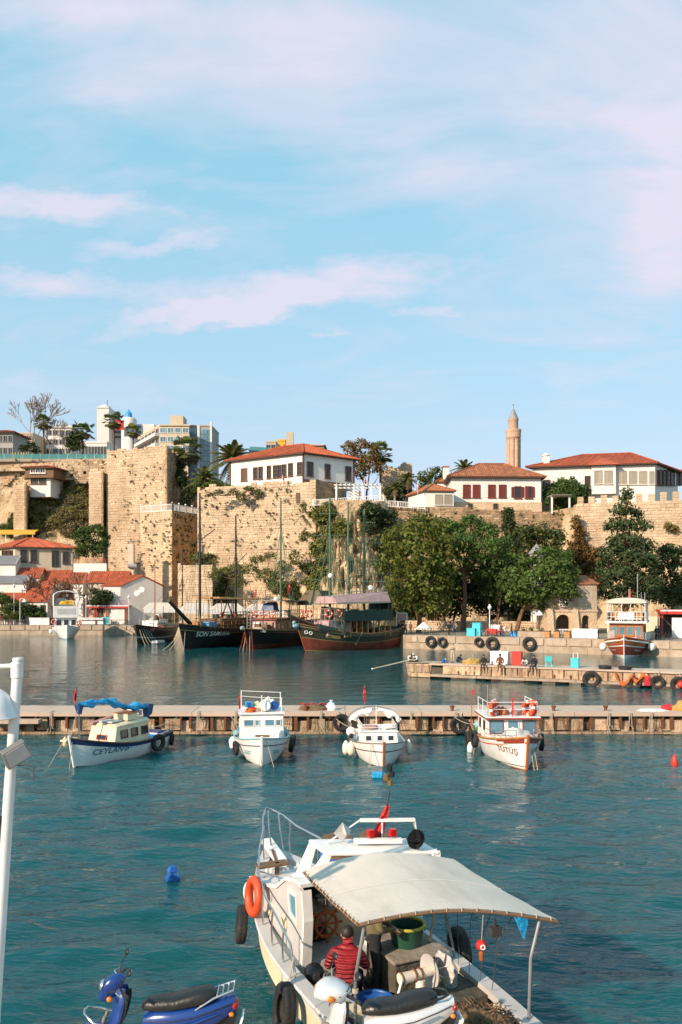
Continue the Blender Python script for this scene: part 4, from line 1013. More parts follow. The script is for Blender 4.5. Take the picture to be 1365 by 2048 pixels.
pw_=thing('parapet_wall','white parapet wall beside the cream house and the tower foot','wall',(0,0,0));quick('wall_panel','white_wall',pw_,lambda b:b.box(PX(147,163.5),PX(213,163.5),163.5,164,2,PZ(1127,163.5)));quick('rail','red_paint',pw_,lambda b:(b.bar((PX(147,163.7),163.7,PZ(1118,163.7)),(PX(211,163.7),163.7,PZ(1118,163.7)),.06),[b.bar((PX(x,163.7),163.7,PZ(1127,163.7)),(PX(x,163.7),163.7,PZ(1118,163.7)),.06)for x in range(148,212,9)]))
ch=thing('chimney_stack','square grey-capped chimney stack against the foot of the tower','chimney',P(261,1150,164));sq=164/F
quick('flue','cream_wall',ch,lambda b:b.box(-.62,.62,0,1.2,-5,62*sq));quick('chimney_cap','lead',ch,lambda b:b.box(-.75,.75,-.1,1.3,62*sq+.4,62*sq+.6));[quick('cap_post','iron',ch,lambda b:b.box(q-.06,q+.06,.1,.25,62*sq,62*sq+.4))for q in (-.5,.5)]
quick('vent_pipe','lead',ch,lambda b:b.tube([(-.4,-.3,18*sq),(1.4,-.3,17*sq)],.45,10))
# turret and arched stone building on the right quay
tD=128;tt=thing('turret','small white windowed turret with grey cone roof rising from the trees','turret',(PX(1074,tD),tD,QZ));zz=lambda py:PZ(py,tD)-QZ
quick('shaft','white_wall',tt,lambda b:b.lathe([(.95,0),(.9,zz(1134)),(1.15,zz(1132)),(1.15,zz(1128))],n=12));quick('drum','white_wall',tt,lambda b:b.lathe([(1.05,zz(1127.9)),(1.05,zz(1109))],n=12))
for i in range(8):
 a=i*math.pi/4-.3;c_=Vector((math.cos(a),math.sin(a),0));w_=quick('window','shutter_brown',tt,lambda b:b.bar(c_*1.04+Vector((0,0,zz(1126))),c_*1.04+Vector((0,0,zz(1112))),.42,.14,up=tuple(c_)))
rf=quick('roof','lead',tt,lambda b:b.lathe([(1.25,zz(1108.9)),(1.3,zz(1107)),(.7,zz(1097)),(.05,zz(1088))],n=12),smooth=False);quick('finial','brass',rf,lambda b:b.tube([(0,0,zz(1088)),(0,0,zz(1083))],.05,5))
sD=115;sb=thing('arched_building','old stone building with two arched openings on the right quay','building',(PX(1094,sD),sD,QZ))
def sx(px):return PX(px,sD)-PX(1094,sD)
def sz(py):return PZ(py,sD)-QZ
def arch(b,xc,w,zs,z1,y0,y1,x0,x1):
 """wall piece from x0 to x1 with one arched opening"""
 b.box(x0,xc-w/2,y0,y1,-.3,z1);b.box(xc+w/2,x1,y0,y1,-.3,z1);n=10
 for i in range(n):
  a0,a1=math.pi*i/n,math.pi*(i+1)/n;p0,p1=(xc-w/2*math.cos(a0),zs+w/2*math.sin(a0)),(xc-w/2*math.cos(a1),zs+w/2*math.sin(a1))
  b.hexa([(p0[0],y0,p0[1]),(p1[0],y0,p1[1]),(p1[0],y1,p1[1]),(p0[0],y1,p0[1]),(p0[0],y0,z1),(p1[0],y0,z1),(p1[0],y1,z1),(p0[0],y1,z1)])
quick('arcade_wall','stone_wall',sb,lambda b:(arch(b,sx(1127),sx(1141)-sx(1113),sz(1243),sz(1222),0,.7,0,sx(1155)),arch(b,sx(1172.5),sx(1180)-sx(1165),sz(1238),sz(1222),0.001,.7,sx(1155),sx(1195))))
quick('upper_wall','concrete',sb,lambda b:(b.box(0,sx(1156.3),.1,.7,sz(1222)+.003,sz(1190)),b.box(sx(1156.5),sx(1195),.05,.7,sz(1222)+.003,sz(1169))))
quick('cornice','stone_wall',sb,lambda b:b.box(-.1,sx(1195)+.1,-.14,.099,sz(1222)-.12,sz(1222)+.12))
quick('side_wall','stone_wall',sb,lambda b:b.box(sx(1195)-.6,sx(1195)-.001,.7,6,-.3,sz(1169)));quick('side_wall','stone_wall',sb,lambda b:b.box(.001,.6,.7,6,-.3,sz(1190)));quick('back_wall','stone_core',sb,lambda b:b.box(.6,sx(1195)-.6,5,5.6,-.3,sz(1185)));quick('roof_slab','roof_old',sb,lambda b:b.hexa([(sx(1156),-.2,sz(1169)+.01),(sx(1195)+.2,-.2,sz(1169)+.01),(sx(1195)+.2,6,sz(1150)),(sx(1156),6,sz(1150)),(sx(1156),-.2,sz(1167)),(sx(1195)+.2,-.2,sz(1167)),(sx(1195)+.2,6,sz(1148)),(sx(1156),6,sz(1148))]))
w_=quick('window','white_paint',sb,lambda b:[b.box(sx(1120+17*i/3)-.04,sx(1120+17*i/3)+.04,-.02,.099,sz(1213),sz(1199))for i in range(4)]+[b.box(sx(1120),sx(1137),-.03,.098,sz(1199+14*i/3)-.04,sz(1199+14*i/3)+.04)for i in range(4)])
quick('pane','glass_dark',w_,lambda b:b.box(sx(1120),sx(1137),.06,.095,sz(1213),sz(1199)))
quick('low_rail','white_paint',sb,lambda b:(b.box(sx(1113),sx(1141),.2,.3,sz(1259)-.05,sz(1259)+.05),[b.box(sx(1114+i*3),sx(1115+i*3),.21,.29,0,sz(1259))for i in range(9)]))
for px,r_ in ((1100,1.4),(1150,1.4)):
 quick('buttress_stone','stone_wall',sb,lambda b:b.hexa([(sx(px)-.5,-.9,-.3),(sx(px)+.5,-.9,-.3),(sx(px)+.5,-.002,-.3),(sx(px)-.5,-.002,-.3),(sx(px)-.4,-.3,3.6),(sx(px)+.4,-.3,3.6),(sx(px)+.4,-.002,3.6),(sx(px)-.4,-.002,3.6)]))
 # low garden wall behind the trees on the right quay
gw=fort('garden_wall','low stone wall behind the trees along the right quay');masonry(gw,(PX(812,128),128),(PX(1090,122),122),QZ,QZ+1.5,QZ+1.5,.4,(.5,1.1),1.0,60);core(gw,[(PX(812,128),128.4),(PX(1090,122),122.4),(PX(1090,123),123),(PX(812,129),129)],1,QZ+1.4)
gw2=fort('garden_wall','pale low wall behind the red and white tour boat');core(gw2,[(PX(1215,112),112),(PX(1375,106),106),(PX(1375,107),107),(PX(1215,113),113)],1,QZ+2.6,'cream_wall')
# pergolas
pg=thing('white_pergola','white pergola terrace at the cliff edge right of the mansion','pergola',P(720,1001,147))
s7=147/F
for px in (673,708,726,743,761):quick('post','white_paint',pg,lambda b:b.box((px-720)*s7-.16,(px-720)*s7+.16,0,.3,0,(1001-971)*s7))
for px in (673,761,717):quick('rear_post','white_paint',pg,lambda b:b.box((px-720)*s7-.14,(px-720)*s7+.14,4,4.3,0,(1001-971)*s7))
quick('beam','white_paint',pg,lambda b:(b.box(-47*s7-.4,41*s7+.4,-.1,.35,30*s7+.003,32.5*s7),b.box(-47*s7-.4,41*s7+.4,3.95,4.3,30*s7+.003,32.5*s7)))
for i in range(11):quick('rafter','white_paint',pg,lambda b:b.box(-47*s7+i*8.7*s7,-47*s7+i*8.7*s7+.14,-.6,4.8,32.5*s7+.003,33.5*s7+.05))
quick('glass_screen','far_white',pg,lambda b:b.box(-20*s7,6*s7,4.4,4.5,0,2.4));quick('floor_slab','concrete_pale',pg,lambda b:b.box(-60*s7,48*s7,-1.5,6,-.5,-.003))
railing('railing','white balustrade with flower pots in front of the white pergola',[tuple(P(626,1012,145.5)),tuple(P(676,1009,145.2)),tuple(P(768,1002,145.2))],1.1,1.9)
railing('railing','white footbridge railing between pergola and annex house',[tuple(P(770,1013,146)),tuple(P(850,1019,146.0))],1.1,2.0)
for i,px in enumerate((638,652,664,678)):
 tag(tufts('flower_clump',None,[(P(px,1003,145.0),.7)],'leaf_rust'if i<0 else 'leaf_green',.14,30,.35),'%s clump of pot plants on the balustrade left of the pergola'%('first','second','third','fourth')[i],'plant','balustrade pot plants')
pr=thing('wooden_pergola','wooden pergola with white posts on the wall beside the round bush','pergola',P(1122,1027,147.2))
for px in (1105,1140):quick('post','white_paint',pr,lambda b:b.box((px-1122)*s7-.14,(px-1122)*s7+.14,0,.28,0,34*s7))
quick('canopy','wood_grey',pr,lambda b:(b.box(-19*s7,19*s7,-.3,.3,34*s7+.003,36*s7),[b.box(-19*s7+i*3.4*s7,-19*s7+i*3.4*s7+.16,-.6,3,36*s7+.004,37.4*s7)for i in range(12)]))
# ------------------------------------------------------------------ trees and plants
def blobs_px(bpx,D,base_z,lst,dy=1.0):
 """(px, py, rx_px, rz_px[, dy]) -> blobs relative to a base at (bpx, base_z)"""
 o=[];s=D/F
 for q in lst:
  px,py,rx,rz=q[:4];yy=q[4]if len(q)>4 else rnd(-dy,dy)
  o.append(((px-bpx)*s,yy,PZ(py,D)-base_z,rx*s,max(rx,rz)*s*.8,rz*s))
 return o
D=118;tree('plane_tree','wide yellow-green tree left of the umbrella pine on the quay',(PX(838,D),D,QZ),5.5,.34,blobs_px(838,D,QZ,[(800,1080,34,30),(850,1062,38,30),(885,1085,26,30),(785,1125,28,34),(830,1115,44,36,-2),(880,1130,34,36,-1),(800,1170,30,32,-1.5),(845,1170,40,34,-2.5),(885,1178,28,30),(815,1205,30,22,-1),(868,1210,34,24,-1)]),'leaf_yellow',.55,.42,1.25,leaf2='leaf_green',group='quay trees')
D=124;tree('umbrella_pine','bright green pine with rounded clumped crown in the middle of the trees',(PX(928,D),D,QZ),11.0,.38,blobs_px(928,D,QZ,[(905,1062,26,20),(945,1048,28,18),(975,1065,26,20),(925,1090,30,20,-2),(965,1098,30,20,-2.5),(1002,1092,22,18),(890,1105,24,18,-1),(940,1122,26,16,-2),(990,1128,26,18,-1),(1012,1118,16,16),(965,1150,22,14,-1)]),'leaf_pine',.42,.55,.95,group='quay trees')
D=136;tree('oak_tree','dark olive tree with yellowish top behind the turret',(PX(1070,D),D,QZ),9,.3,blobs_px(1070,D,QZ,[(1040,1075,28,26),(1075,1068,30,22),(1105,1085,26,24),(1050,1110,30,26),(1095,1120,30,26),(1125,1130,22,24),(1060,1150,34,26)]),'leaf_dark',.5,.5,1.2,leaf2='leaf_yellow',group='quay trees')
D=138;tree('cypress_tree','slim dark cypress between the pine and the olive tree',(PX(1018,D),D,QZ),12,.22,blobs_px(1018,D,QZ,[(1018,1030,9,16),(1017,1055,12,24),(1018,1090,15,28),(1016,1130,15,30),(1017,1170,14,30)],.3),'leaf_dark',.4,.8,.8,group='quay trees')
D=116;tree('ficus_tree','dense green tree with forked leaning trunk before the turret',(PX(1034,D),D,QZ),4.6,.36,blobs_px(1034,D,QZ,[(1095,1112,28,20),(1125,1120,26,22),(1060,1132,26,22,-1),(1100,1140,32,24,-2),(1138,1150,20,26),(1028,1160,26,22),(1065,1168,34,26,-2),(1110,1180,34,26,-2),(1030,1188,26,20,-1),(1068,1200,30,18,-1),(1108,1208,26,16),(1142,1190,16,18)]),'leaf_green',.5,.5,1.1,group='quay trees',lean=(1.3,0),leaf2='leaf_pine')
D=121;tree('conifer_tree','tall ragged conifer standing against the battlement wall at right',(PX(1252,D),D,QZ),13,.4,blobs_px(1252,D,QZ,[(1252,988,8,12),(1250,1005,12,12),(1242,1022,18,12),(1268,1028,20,12),(1235,1050,22,14),(1262,1055,26,16),(1290,1050,14,10),(1250,1085,36,18),(1285,1090,26,18),(1222,1105,24,20),(1265,1120,44,22,-1),(1215,1140,22,20),(1300,1128,20,20),(1240,1155,38,24,-1),(1285,1165,36,24,-1),(1215,1180,20,20),(1255,1195,40,22),(1305,1190,18,20)]),'leaf_conifer',.42,.5,.9,group='quay trees')
D=130;tree('evergreen_tree','dark evergreen tree at the right edge behind the tour boat',(PX(1345,D),D,QZ),8,.3,blobs_px(1345,D,QZ,[(1335,1110,24,22),(1365,1120,26,26),(1330,1150,26,26),(1372,1165,28,28),(1340,1195,32,26),(1385,1200,26,24)]),'leaf_dark',.5,.5,1.2,group='quay trees',leaf2='leaf_conifer')
D=131  # dark shrubs added to stand in for the shade between the trunks
for i,(lab,lst,lf,lf2)in enumerate((('added dark shrub for the shade under the yellow-green tree',[(800,1225,26,22),(835,1205,30,30),(812,1190,24,24)],'leaf_dark','leaf_green'),('added dark shrub for the shade behind the pine trunk',[(880,1220,34,26),(925,1200,34,34),(900,1175,30,28),(955,1190,26,30),(935,1160,30,26)],'leaf_dark',None),('added dark shrub for the shade left of the forked tree',[(985,1215,30,28),(1000,1180,26,30),(970,1170,26,26)],'leaf_dark',None),('added dark shrub for the shade behind the forked trunk',[(1060,1225,30,22),(1040,1205,26,24)],'leaf_dark','leaf_green'))):
 bush('shrub',lab,(PX(lst[0][0],D),D,QZ),blobs_px(lst[0][0],D,QZ,lst),lf,.5,.6,1.2,'understory shrubs',lf2)
D=152;bush('round_bush','rounded dark green bush between the shuttered house and large mansion',(PX(1135,D),D,PZ(1026,D)),blobs_px(1135,D,PZ(1026,D),[(1110,985,20,20),(1135,975,26,18),(1160,985,20,18),(1105,1008,18,16),(1135,1000,30,22,-1),(1168,1005,14,16)]),'leaf_bush',.38,.7,.8)
D=149;bush('wall_ivy','rust-tinged ivy hanging at the corner of the battlement wall',(PX(1160,D-7),D-7,PZ(1110,D)),blobs_px(1160,D-7,PZ(1110,D),[(1152,1050,8,20,0),(1160,1075,10,22,0),(1166,1100,12,20,0),(1172,1130,14,22,0),(1150,1105,16,26,0),(1140,1140,20,20,0)]),'leaf_rust',.35,.5,.6,leaf2='leaf_dark')
D=140;bush('wall_shrub','round shrub rooted high on the battlement wall',(PX(1343,D-2.5),D-2.5,PZ(1055,D)),blobs_px(1343,D-2.5,PZ(1055,D),[(1338,1053,9,8,0),(1350,1058,8,7,0)]),'leaf_weed',.28,.6,.4,leaf2='leaf_rust')
# plateau trees
D=163;tree('autumn_tree','rust-brown tree behind the right end of the long mansion',(PX(735,D),D,25),5,.25,blobs_px(735,D,25,[(700,895,16,14),(722,892,18,14),(742,905,20,18),(712,918,20,18),(742,930,22,20),(765,938,14,14),(720,945,18,14)]),'leaf_rust',.42,.36,.9,group='trees above the walls',leaf2='leaf_green')
D=168;tree('leafy_tree','olive tree left of the annex house chimney',(PX(868,D),D,24),3,.25,blobs_px(868,D,24,[(850,955,16,14),(872,948,18,13),(892,955,12,12),(858,975,20,14),(884,975,14,14)]),'leaf_green',.42,.5,.9,group='trees above the walls',leaf2='leaf_yellow')
D=160;tree('garden_tree','small dark garden tree beside the pergola terrace',(PX(795,D),D,24),2.4,.18,blobs_px(795,D,24,[(782,985,14,12),(800,978,14,14),(818,988,12,12),(790,998,16,10)]),'leaf_dark',.4,.5,.8,group='trees above the walls')
D=196;tree('broad_tree','dark green tree below the dark palm on the terrace',(PX(148,D),D,zl),2,.18,blobs_px(148,D,zl,[(143,880,12,10),(155,872,12,12),(148,893,14,10),(160,890,10,10)]),'leaf_green',.4,.5,.8,group='trees above the walls',leaf2='leaf_dark')
D=194;tree('broad_tree','low dark shrub tree under the left fan palm on the terrace',(PX(58,D),D,zl),1,.15,blobs_px(58,D,zl,[(50,898,10,8),(65,895,10,9),(75,902,8,7)]),'leaf_dark',.4,.6,.8,group='trees above the walls')
bare_tree('bare_tree','tall bare pale-branched tree on the terrace at left',(PX(68,198),198,zl),19,0.85,seed=4,group='bare trees',r=.24,depth=6,tw=.065)
bare_tree('bare_tree','bare pale tree right of the left fan palm on the terrace',(PX(100,200),200,zl),15,0.9,seed=9,r=.2,depth=5)
bare_tree('bare_tree','low bare pale tree beside the dark palm on the terrace',(PX(132,202),202,zl),11,0.95,seed=21,r=.18,depth=5)
fan_palm('fan_palm','left fan palm on the terrace beside the tallest bare tree',(PX(87,192),192,zl),PZ(845,192)-zl,.22,2.3)
fan_palm('fan_palm','dark full fan palm above the glass railing',(PX(165,196),196,zl),PZ(862,196)-zl,.24,2.9)
fan_palm('fan_palm','tall fan palm in front of the white high-rise hotel',(PX(228,205),205,36),PZ(842,205)-36,.22,2.6)
fan_palm('fan_palm','brownish fan palm left of the cream hotel balconies',(PX(266,206),206,36),PZ(862,206)-36,.22,2.2,'leaf_palm')
fan_palm('fan_palm','tall dark fan palm behind the tower gap',(PX(378,182),182,28),PZ(902,182)-28,.26,3.8)
fan_palm('fan_palm','shorter palm half hidden behind the tower top',(PX(357,186),186,28),PZ(918,186)-28,.24,3.0)
palm('date_palm','large spreading date palm left of the long mansion',(PX(466,170),170,28),PZ(915,170)-28,.42,6.2,46,'leaf_palm',.85,lo=-.4,droop=.45,leaflets=20)
palm('date_palm','bushy date palm growing above the fortress wall near the gap',(PX(411,162),162,PZ(978,162)),PZ(957,162)-PZ(978,162),.35,4.2,38,'leaf_palm',.7,lo=-.2,droop=.45,leaflets=16)
palm('date_palm','date palm with crown peeking behind the shuttered house roof',(PX(929,172),172,24),PZ(935,172)-24,.3,3.3,26,'leaf_palm',.55,droop=.4)
fan_palm('fan_palm','dark palm right of the rust-brown tree',(PX(762,166),166,24),PZ(908,166)-24,.24,2.8)
palm('date_palm','green palm in front of the stone ruin',(PX(815,160),160,24),PZ(955,160)-24,.22,2.6,26,'leaf_palm',.5,droop=.5)
palm('date_palm','young palm left of the palm before the ruin',(PX(790,158),158,24),PZ(972,158)-24,.2,2.1,22,'leaf_palm',.45,droop=.5)
# dark planted recess between tower and fortress wall
D=179;bush('recess_shrub','dark shrubs filling the gap between tower and fortress wall',(PX(378,D),D,26),blobs_px(378,D,26,[(366,960,8,20,0),(380,985,14,20,0),(370,1000,10,14,0),(392,975,8,16,0),(345,930,12,22,4),(352,950,8,18,3)]),'leaf_dark',.4,.7,.8)
D=158;bush('roof_garden','green shrubs along the top of the fortress wall left of the mansion',(PX(430,D),D,PZ(980,D)),blobs_px(430,D,PZ(980,D),[(405,975,12,7,0),(428,970,16,8,0),(450,970,10,8,0),(395,968,8,10,0)]),'leaf_green',.35,.6,.6,leaf2='leaf_palm')
# scrub on the left slope and at the foot of the walls
def scrub(name,label,cx0,cx1,cy0,cy1,n,leaf,leaf2,size=.4,r=(1.0,2.2),group='cliff scrub',clump=.7,dens=.45,lift=.3):
 c=cliff_hit((cx0+cx1)/2,(cy0+cy1)/2);bl=[]
 for _ in range(n):
  p=cliff_hit(rnd(cx0,cx1),rnd(cy0,cy1));q=p-c;rr=rnd(*r);bl.append((q.x,q.y-lift*rr,q.z,rr*1.2,rr*.8,rr))
 return bush(name,label,tuple(c),bl,leaf,size,dens*2.2,clump,group,leaf2)
scrub('slope_scrub','yellow-green scrub covering the slope below the cliff house',55,175,985,1060,34,'leaf_weed','leaf_dry',.38,(.9,2.0),dens=.35)
scrub('slope_scrub','dry reedy scrub beside the gapped buttress',125,208,990,1065,26,'leaf_dry','leaf_grey',.38,(.8,1.8),dens=.3)
scrub('slope_scrub','low green scrub at the left end of the slope',0,80,1030,1075,18,'leaf_dark','leaf_weed',.4,(.9,1.8))
D=168;bush('ivy_mound','dense dark green ivy mound left of the tower foot',(PX(180,D),D,PZ(1112,D)),blobs_px(180,D,PZ(1112,D),[(165,1070,14,14),(190,1062,18,14),(205,1080,12,18),(175,1090,22,18,-1),(198,1102,14,14,-1),(165,1105,12,12)]),'leaf_bush',.4,.65,.9,leaf2='leaf_dark')
scrub('wall_foot_scrub','grassy scrub at the foot of the fortress wall behind the masts',400,600,1115,1195,38,'leaf_weed','leaf_green',.38,(.6,1.6),lift=.5)
scrub('wall_foot_scrub','leafy scrub on the cliff right of the fortress wall',560,655,1060,1185,34,'leaf_weed','leaf_green',.38,(.6,1.5),lift=.5)
scrub('wall_foot_scrub','green overhanging scrub below the white pergola',590,690,1012,1070,18,'leaf_weed','leaf_green',.38,(.7,1.5),lift=.6)
scrub('shade_scrub','dark scrub on the shaded cliff right of the hanging vines',740,800,1020,1110,16,'leaf_dark','leaf_grey',.4,(.9,1.9),lift=.6)
scrub('grass_bank','grassy bank at the foot of the bastion',290,400,1150,1195,18,'leaf_weed','leaf_green',.36,(.6,1.3),lift=.4)
scrub('slope_scrub','dark scrub on the right slope behind the evergreen tree',1290,1365,1080,1190,14,'leaf_dark','leaf_rust',.45,(1.0,2.2))
scrub('slope_scrub','rust-brown scrub behind the stone building',1130,1215,1110,1180,14,'leaf_rust','leaf_dark',.42,(.9,1.8))
palm('small_palm','small palm hanging over the cliff edge left of the vines',tuple(cliff_px(612,1040)-Vector((0,.6,0))),1.2,.25,2.6,22,'leaf_palm',.45,lo=-.6,droop=.6)
# hanging vines on the cliff under the pergola
hv=thing('hanging_vines','long dry vines hanging down the cliff below the pergola','vines',tuple(cliff_px(690,1100)),0);o_=hv.location.copy()
for cl,ms,n in (('dry_strands','leaf_dry',520),('green_strands','leaf_weed',130)):
 b=MB()
 for _ in range(n):
  px=rnd(630,776);y0=rnd(1025,1160)if cl=='dry_strands'else rnd(1018,1060);y1=min(1195,y0+rnd(15,50));pts=[]
  for i in range(6):
   p=cliff_px(px+rnd(-.5,.5),y0+(y1-y0)*i/5);pts.append(p+Vector((0,-.14,0))-o_)
  b.tube(pts,[.05,.07,.07,.06,.05,.03],4,t=rnd(.0,.9))
 ob=b.build(cl,ms,hv);ob['kind']='stuff'
 # weeds rooted in wall joints
def wall_tufts(A,B,px0,px1,py0,py1,n,leaf,nm,lab,sz=(.4,1.2)):
 sp=[]
 A_,B_=Vector(A),Vector(B);d=B_-A_
 for _ in range(n):
  px,py=rnd(px0,px1),rnd(py0,py1);k=(px-CX)/F;t_=(k*A_.y-A_.x)/(d.x-k*d.y);q=A_+d*t_
  sp.append(((q.x,q.y-.1,PZ(py,q.y)),rnd(*sz)))
 t_=thing(nm,lab,'weeds',(0,0,0),0,'weeds on the walls');tufts('leaf_mass',t_,sp,leaf,.26,22,.5)
wall_tufts(A,B,222,332,900,1135,95,'leaf_grey','wall_weeds','small grey-green weeds dotting the tall tower',(.2,.9))
wall_tufts(A2,B2,284,343,1030,1140,75,'leaf_grey','wall_weeds','dense weeds speckling the bastion face',(.35,.9))
wall_tufts(B2,C2,348,394,1030,1130,60,'leaf_dark','wall_weeds','dark creepers on the shaded side of the bastion',(.6,1.4))
wall_tufts(A3,B3,400,585,975,1030,80,'leaf_grey','wall_weeds','weeds along the upper courses of the fortress wall',(.25,.95))
wall_tufts(A3,B3,400,620,1030,1120,60,'leaf_weed','wall_weeds','sparse weeds on the middle of the fortress wall',(.2,.8))
wall_tufts(A4,B4,5,175,918,985,55,'leaf_grey','wall_weeds','weeds on the cliff wall below the terrace',(.3,1.1))
wall_tufts(A5,B5,780,1150,1015,1060,40,'leaf_green','wall_weeds','weeds on the reddish retaining wall',(.4,1.3))
# bare brown trees at the left quay
bare_tree('bare_tree','large bare brown tree behind the white boat on the left quay',(PX(103,156),156,QZ),11.5,1.25,'twig_brown',seed=33,r=.24,depth=6,tw=.075)
bare_tree('bare_tree','bare brown tree left of the red kiosk',(PX(150,156.4),156.4,QZ),10.5,1.25,'twig_brown',seed=35,r=.2,depth=6,tw=.075)
D=155.5;bush('quay_bush','green leafy bush at the left end of the quay',(PX(12,D),D,QZ),blobs_px(12,D,QZ,[(0,1200,18,14),(20,1212,16,14),(8,1228,20,14),(32,1232,10,10)]),'leaf_green',.4,.55,.8,leaf2='leaf_yellow')
D=155.8;bush('quay_bush','dark climbing shrub over the door left of the red kiosk',(PX(200,D),D,QZ),blobs_px(200,D,QZ,[(195,1190,14,12),(215,1192,14,12),(205,1205,18,10),(190,1208,10,12)]),'leaf_dark',.38,.6,.8)
D=155.6;bush('quay_bush','dark hedge behind the lamp post on the left quay',(PX(50,D),D,QZ),blobs_px(50,D,QZ,[(48,1215,14,12),(66,1225,16,12),(40,1235,12,8),(80,1232,10,8)]),'leaf_dark',.38,.6,.8,leaf2='leaf_green')
scrub('slope_scrub','olive scrub on the rock face below the terrace wall',95,180,960,1010,14,'leaf_weed','leaf_grey',.36,(.5,1.2),dens=.35)
scrub('wall_foot_scrub','trailing weeds on the bulging rock right of the fortress wall',585,650,1030,1150,22,'leaf_grey','leaf_weed',.32,(.4,.9),lift=.5)
D=144.2;bush('wall_creeper','green creeper patch on the lower middle of the fortress wall',(PX(525,D),D,PZ(1160,D)),blobs_px(525,D,PZ(1160,D),[(515,1120,16,9,0),(540,1112,12,8,0),(500,1140,18,12,-.6),(535,1150,22,14,-.6),(565,1135,14,14,-.4),(480,1165,16,12,-.8),(555,1172,22,12,-.8),(430,1150,14,14,-.4),(590,1120,12,20,-.2)]),'leaf_weed',.3,.32,.6,leaf2='leaf_green')
D=149.3;bush('wall_creeper','weedy tufts trailing from the top of the fortress wall',(PX(480,D),D-1.3,PZ(990,D)),blobs_px(480,D-1.3,PZ(990,D),[(470,985,10,8,-.4),(485,995,9,12,-.2),(440,985,10,5,-.2),(520,985,8,8,.5),(500,978,12,5,0),(425,990,7,6,-.2)]),'leaf_weed',.28,.35,.45,leaf2='leaf_grey')
D=124;bush('shrub','olive shrub mass filling between pine and forked tree',(PX(985,D),D,QZ),blobs_px(985,D,QZ,[(975,1150,24,22),(1000,1165,20,22),(980,1190,22,22),(1005,1140,14,18)]),'leaf_dark',.5,.6,1.2,'understory shrubs','leaf_green')
D=127;bush('shrub','dark olive mass behind the yellow-green tree crown',(PX(870,D),D,QZ),blobs_px(870,D,QZ,[(840,1060,40,20),(880,1052,30,18),(800,1090,26,24),(890,1100,28,28),(870,1150,36,34),(820,1150,34,36),(905,1060,18,18)]),'leaf_dark',.5,.6,1.2,'understory shrubs','leaf_yellow')
def bake_skin(verts,edges,radii,sub=1):
 me=bpy.data.meshes.new('tmp');me.from_pydata([tuple(v)for v in verts],edges,[])
 ob=bpy.data.objects.new('tmp',me);col.objects.link(ob)
 sk=ob.modifiers.new('skin','SKIN');sk.branch_smoothing=0.4
 for i,r_ in enumerate(radii):me.skin_vertices[0].data[i].radius=(r_,r_)
 me.skin_vertices[0].data[0].use_root=True
 ss=ob.modifiers.new('sub','SUBSURF');ss.levels=sub;ss.render_levels=sub
 dg=bpy.context.evaluated_depsgraph_get();nm=bpy.data.meshes.new_from_object(ob.evaluated_get(dg))
 bpy.data.objects.remove(ob);bpy.data.meshes.remove(me);return nm
BASEJ=dict(pelvis=(0,0,.95),spine=(0,0,1.14),chest=(0,0,1.34),neck=(0,-.01,1.49),head=(0,-.035,1.58),crown=(0,-.02,1.68),sh=(.18,0,1.40),el=(.235,.03,1.13),wr=(.235,-.05,.91),ha=(.235,-.08,.82),hip=(.095,0,.90),kn=(.11,-.03,.50),an=(.11,.03,.09),to=(.12,-.14,.045))
POSES={'stand':{},'walk':dict(kn_l=(.1,-.16,.51),an_l=(.1,-.1,.11),to_l=(.1,-.27,.06),kn_r=(-.1,.02,.5),an_r=(-.1,.3,.16),to_r=(-.1,.17,.05),wr_l=(.23,.12,.93),ha_l=(.23,.14,.85),wr_r=(-.23,-.2,.98),ha_r=(-.23,-.26,.92)),'hands_up':dict(el_l=(.24,-.1,1.16),wr_l=(.12,-.28,1.25),ha_l=(.06,-.3,1.3),el_r=(-.24,-.1,1.16),wr_r=(-.12,-.28,1.28),ha_r=(-.05,-.3,1.34)),'sit':dict(pelvis=(0,0,.12),spine=(0,-.01,.30),chest=(0,-.05,.50),neck=(0,-.09,.65),head=(0,-.13,.735),crown=(0,-.13,.835),sh=(.18,-.05,.56),el=(.25,-.08,.30),wr=(.17,-.28,.22),ha=(.12,-.35,.20),hip=(.1,-.02,.10),kn=(.12,-.44,.13),an=(.12,-.44,-.30),to=(.13,-.58,-.36)),'hunch':dict(pelvis=(0,0,.12),spine=(0,-.03,.29),chest=(0,-.16,.46),neck=(0,-.27,.56),head=(0,-.35,.60),crown=(0,-.41,.68),sh=(.18,-.16,.50),el=(.24,-.25,.24),wr=(.12,-.42,.2),ha=(.06,-.48,.18),hip=(.1,-.02,.10),kn=(.14,-.40,.40),an=(.13,-.38,.09),to=(.13,-.52,.045)),'work':dict(pelvis=(0,0,.45),spine=(0,-.05,.63),chest=(0,-.16,.82),neck=(0,-.25,.95),head=(0,-.31,1.02),crown=(0,-.34,1.12),sh=(.19,-.17,.87),el_l=(.30,-.26,.60),wr_l=(.16,-.48,.56),ha_l=(.10,-.55,.54),el_r=(-.30,-.26,.62),wr_r=(-.12,-.46,.62),ha_r=(-.05,-.54,.58),hip=(.1,-.02,.43),kn=(.17,-.45,.48),an=(.15,-.44,.09),to=(.16,-.58,.045)),'bend':dict(spine=(0,-.1,1.12),chest=(0,-.30,1.20),neck=(0,-.44,1.22),head=(0,-.53,1.22),crown=(0,-.62,1.26),sh=(.18,-.30,1.24),el=(.22,-.36,.98),wr=(.16,-.48,.78),ha=(.13,-.52,.70)),}
RAD=dict(pelvis=.145,spine=.13,chest=.15,neck=.058,head=.088,crown=.082,sh=.078,el=.052,wr=.036,ha=.042,hip=.098,kn=.068,an=.048,to=.042)
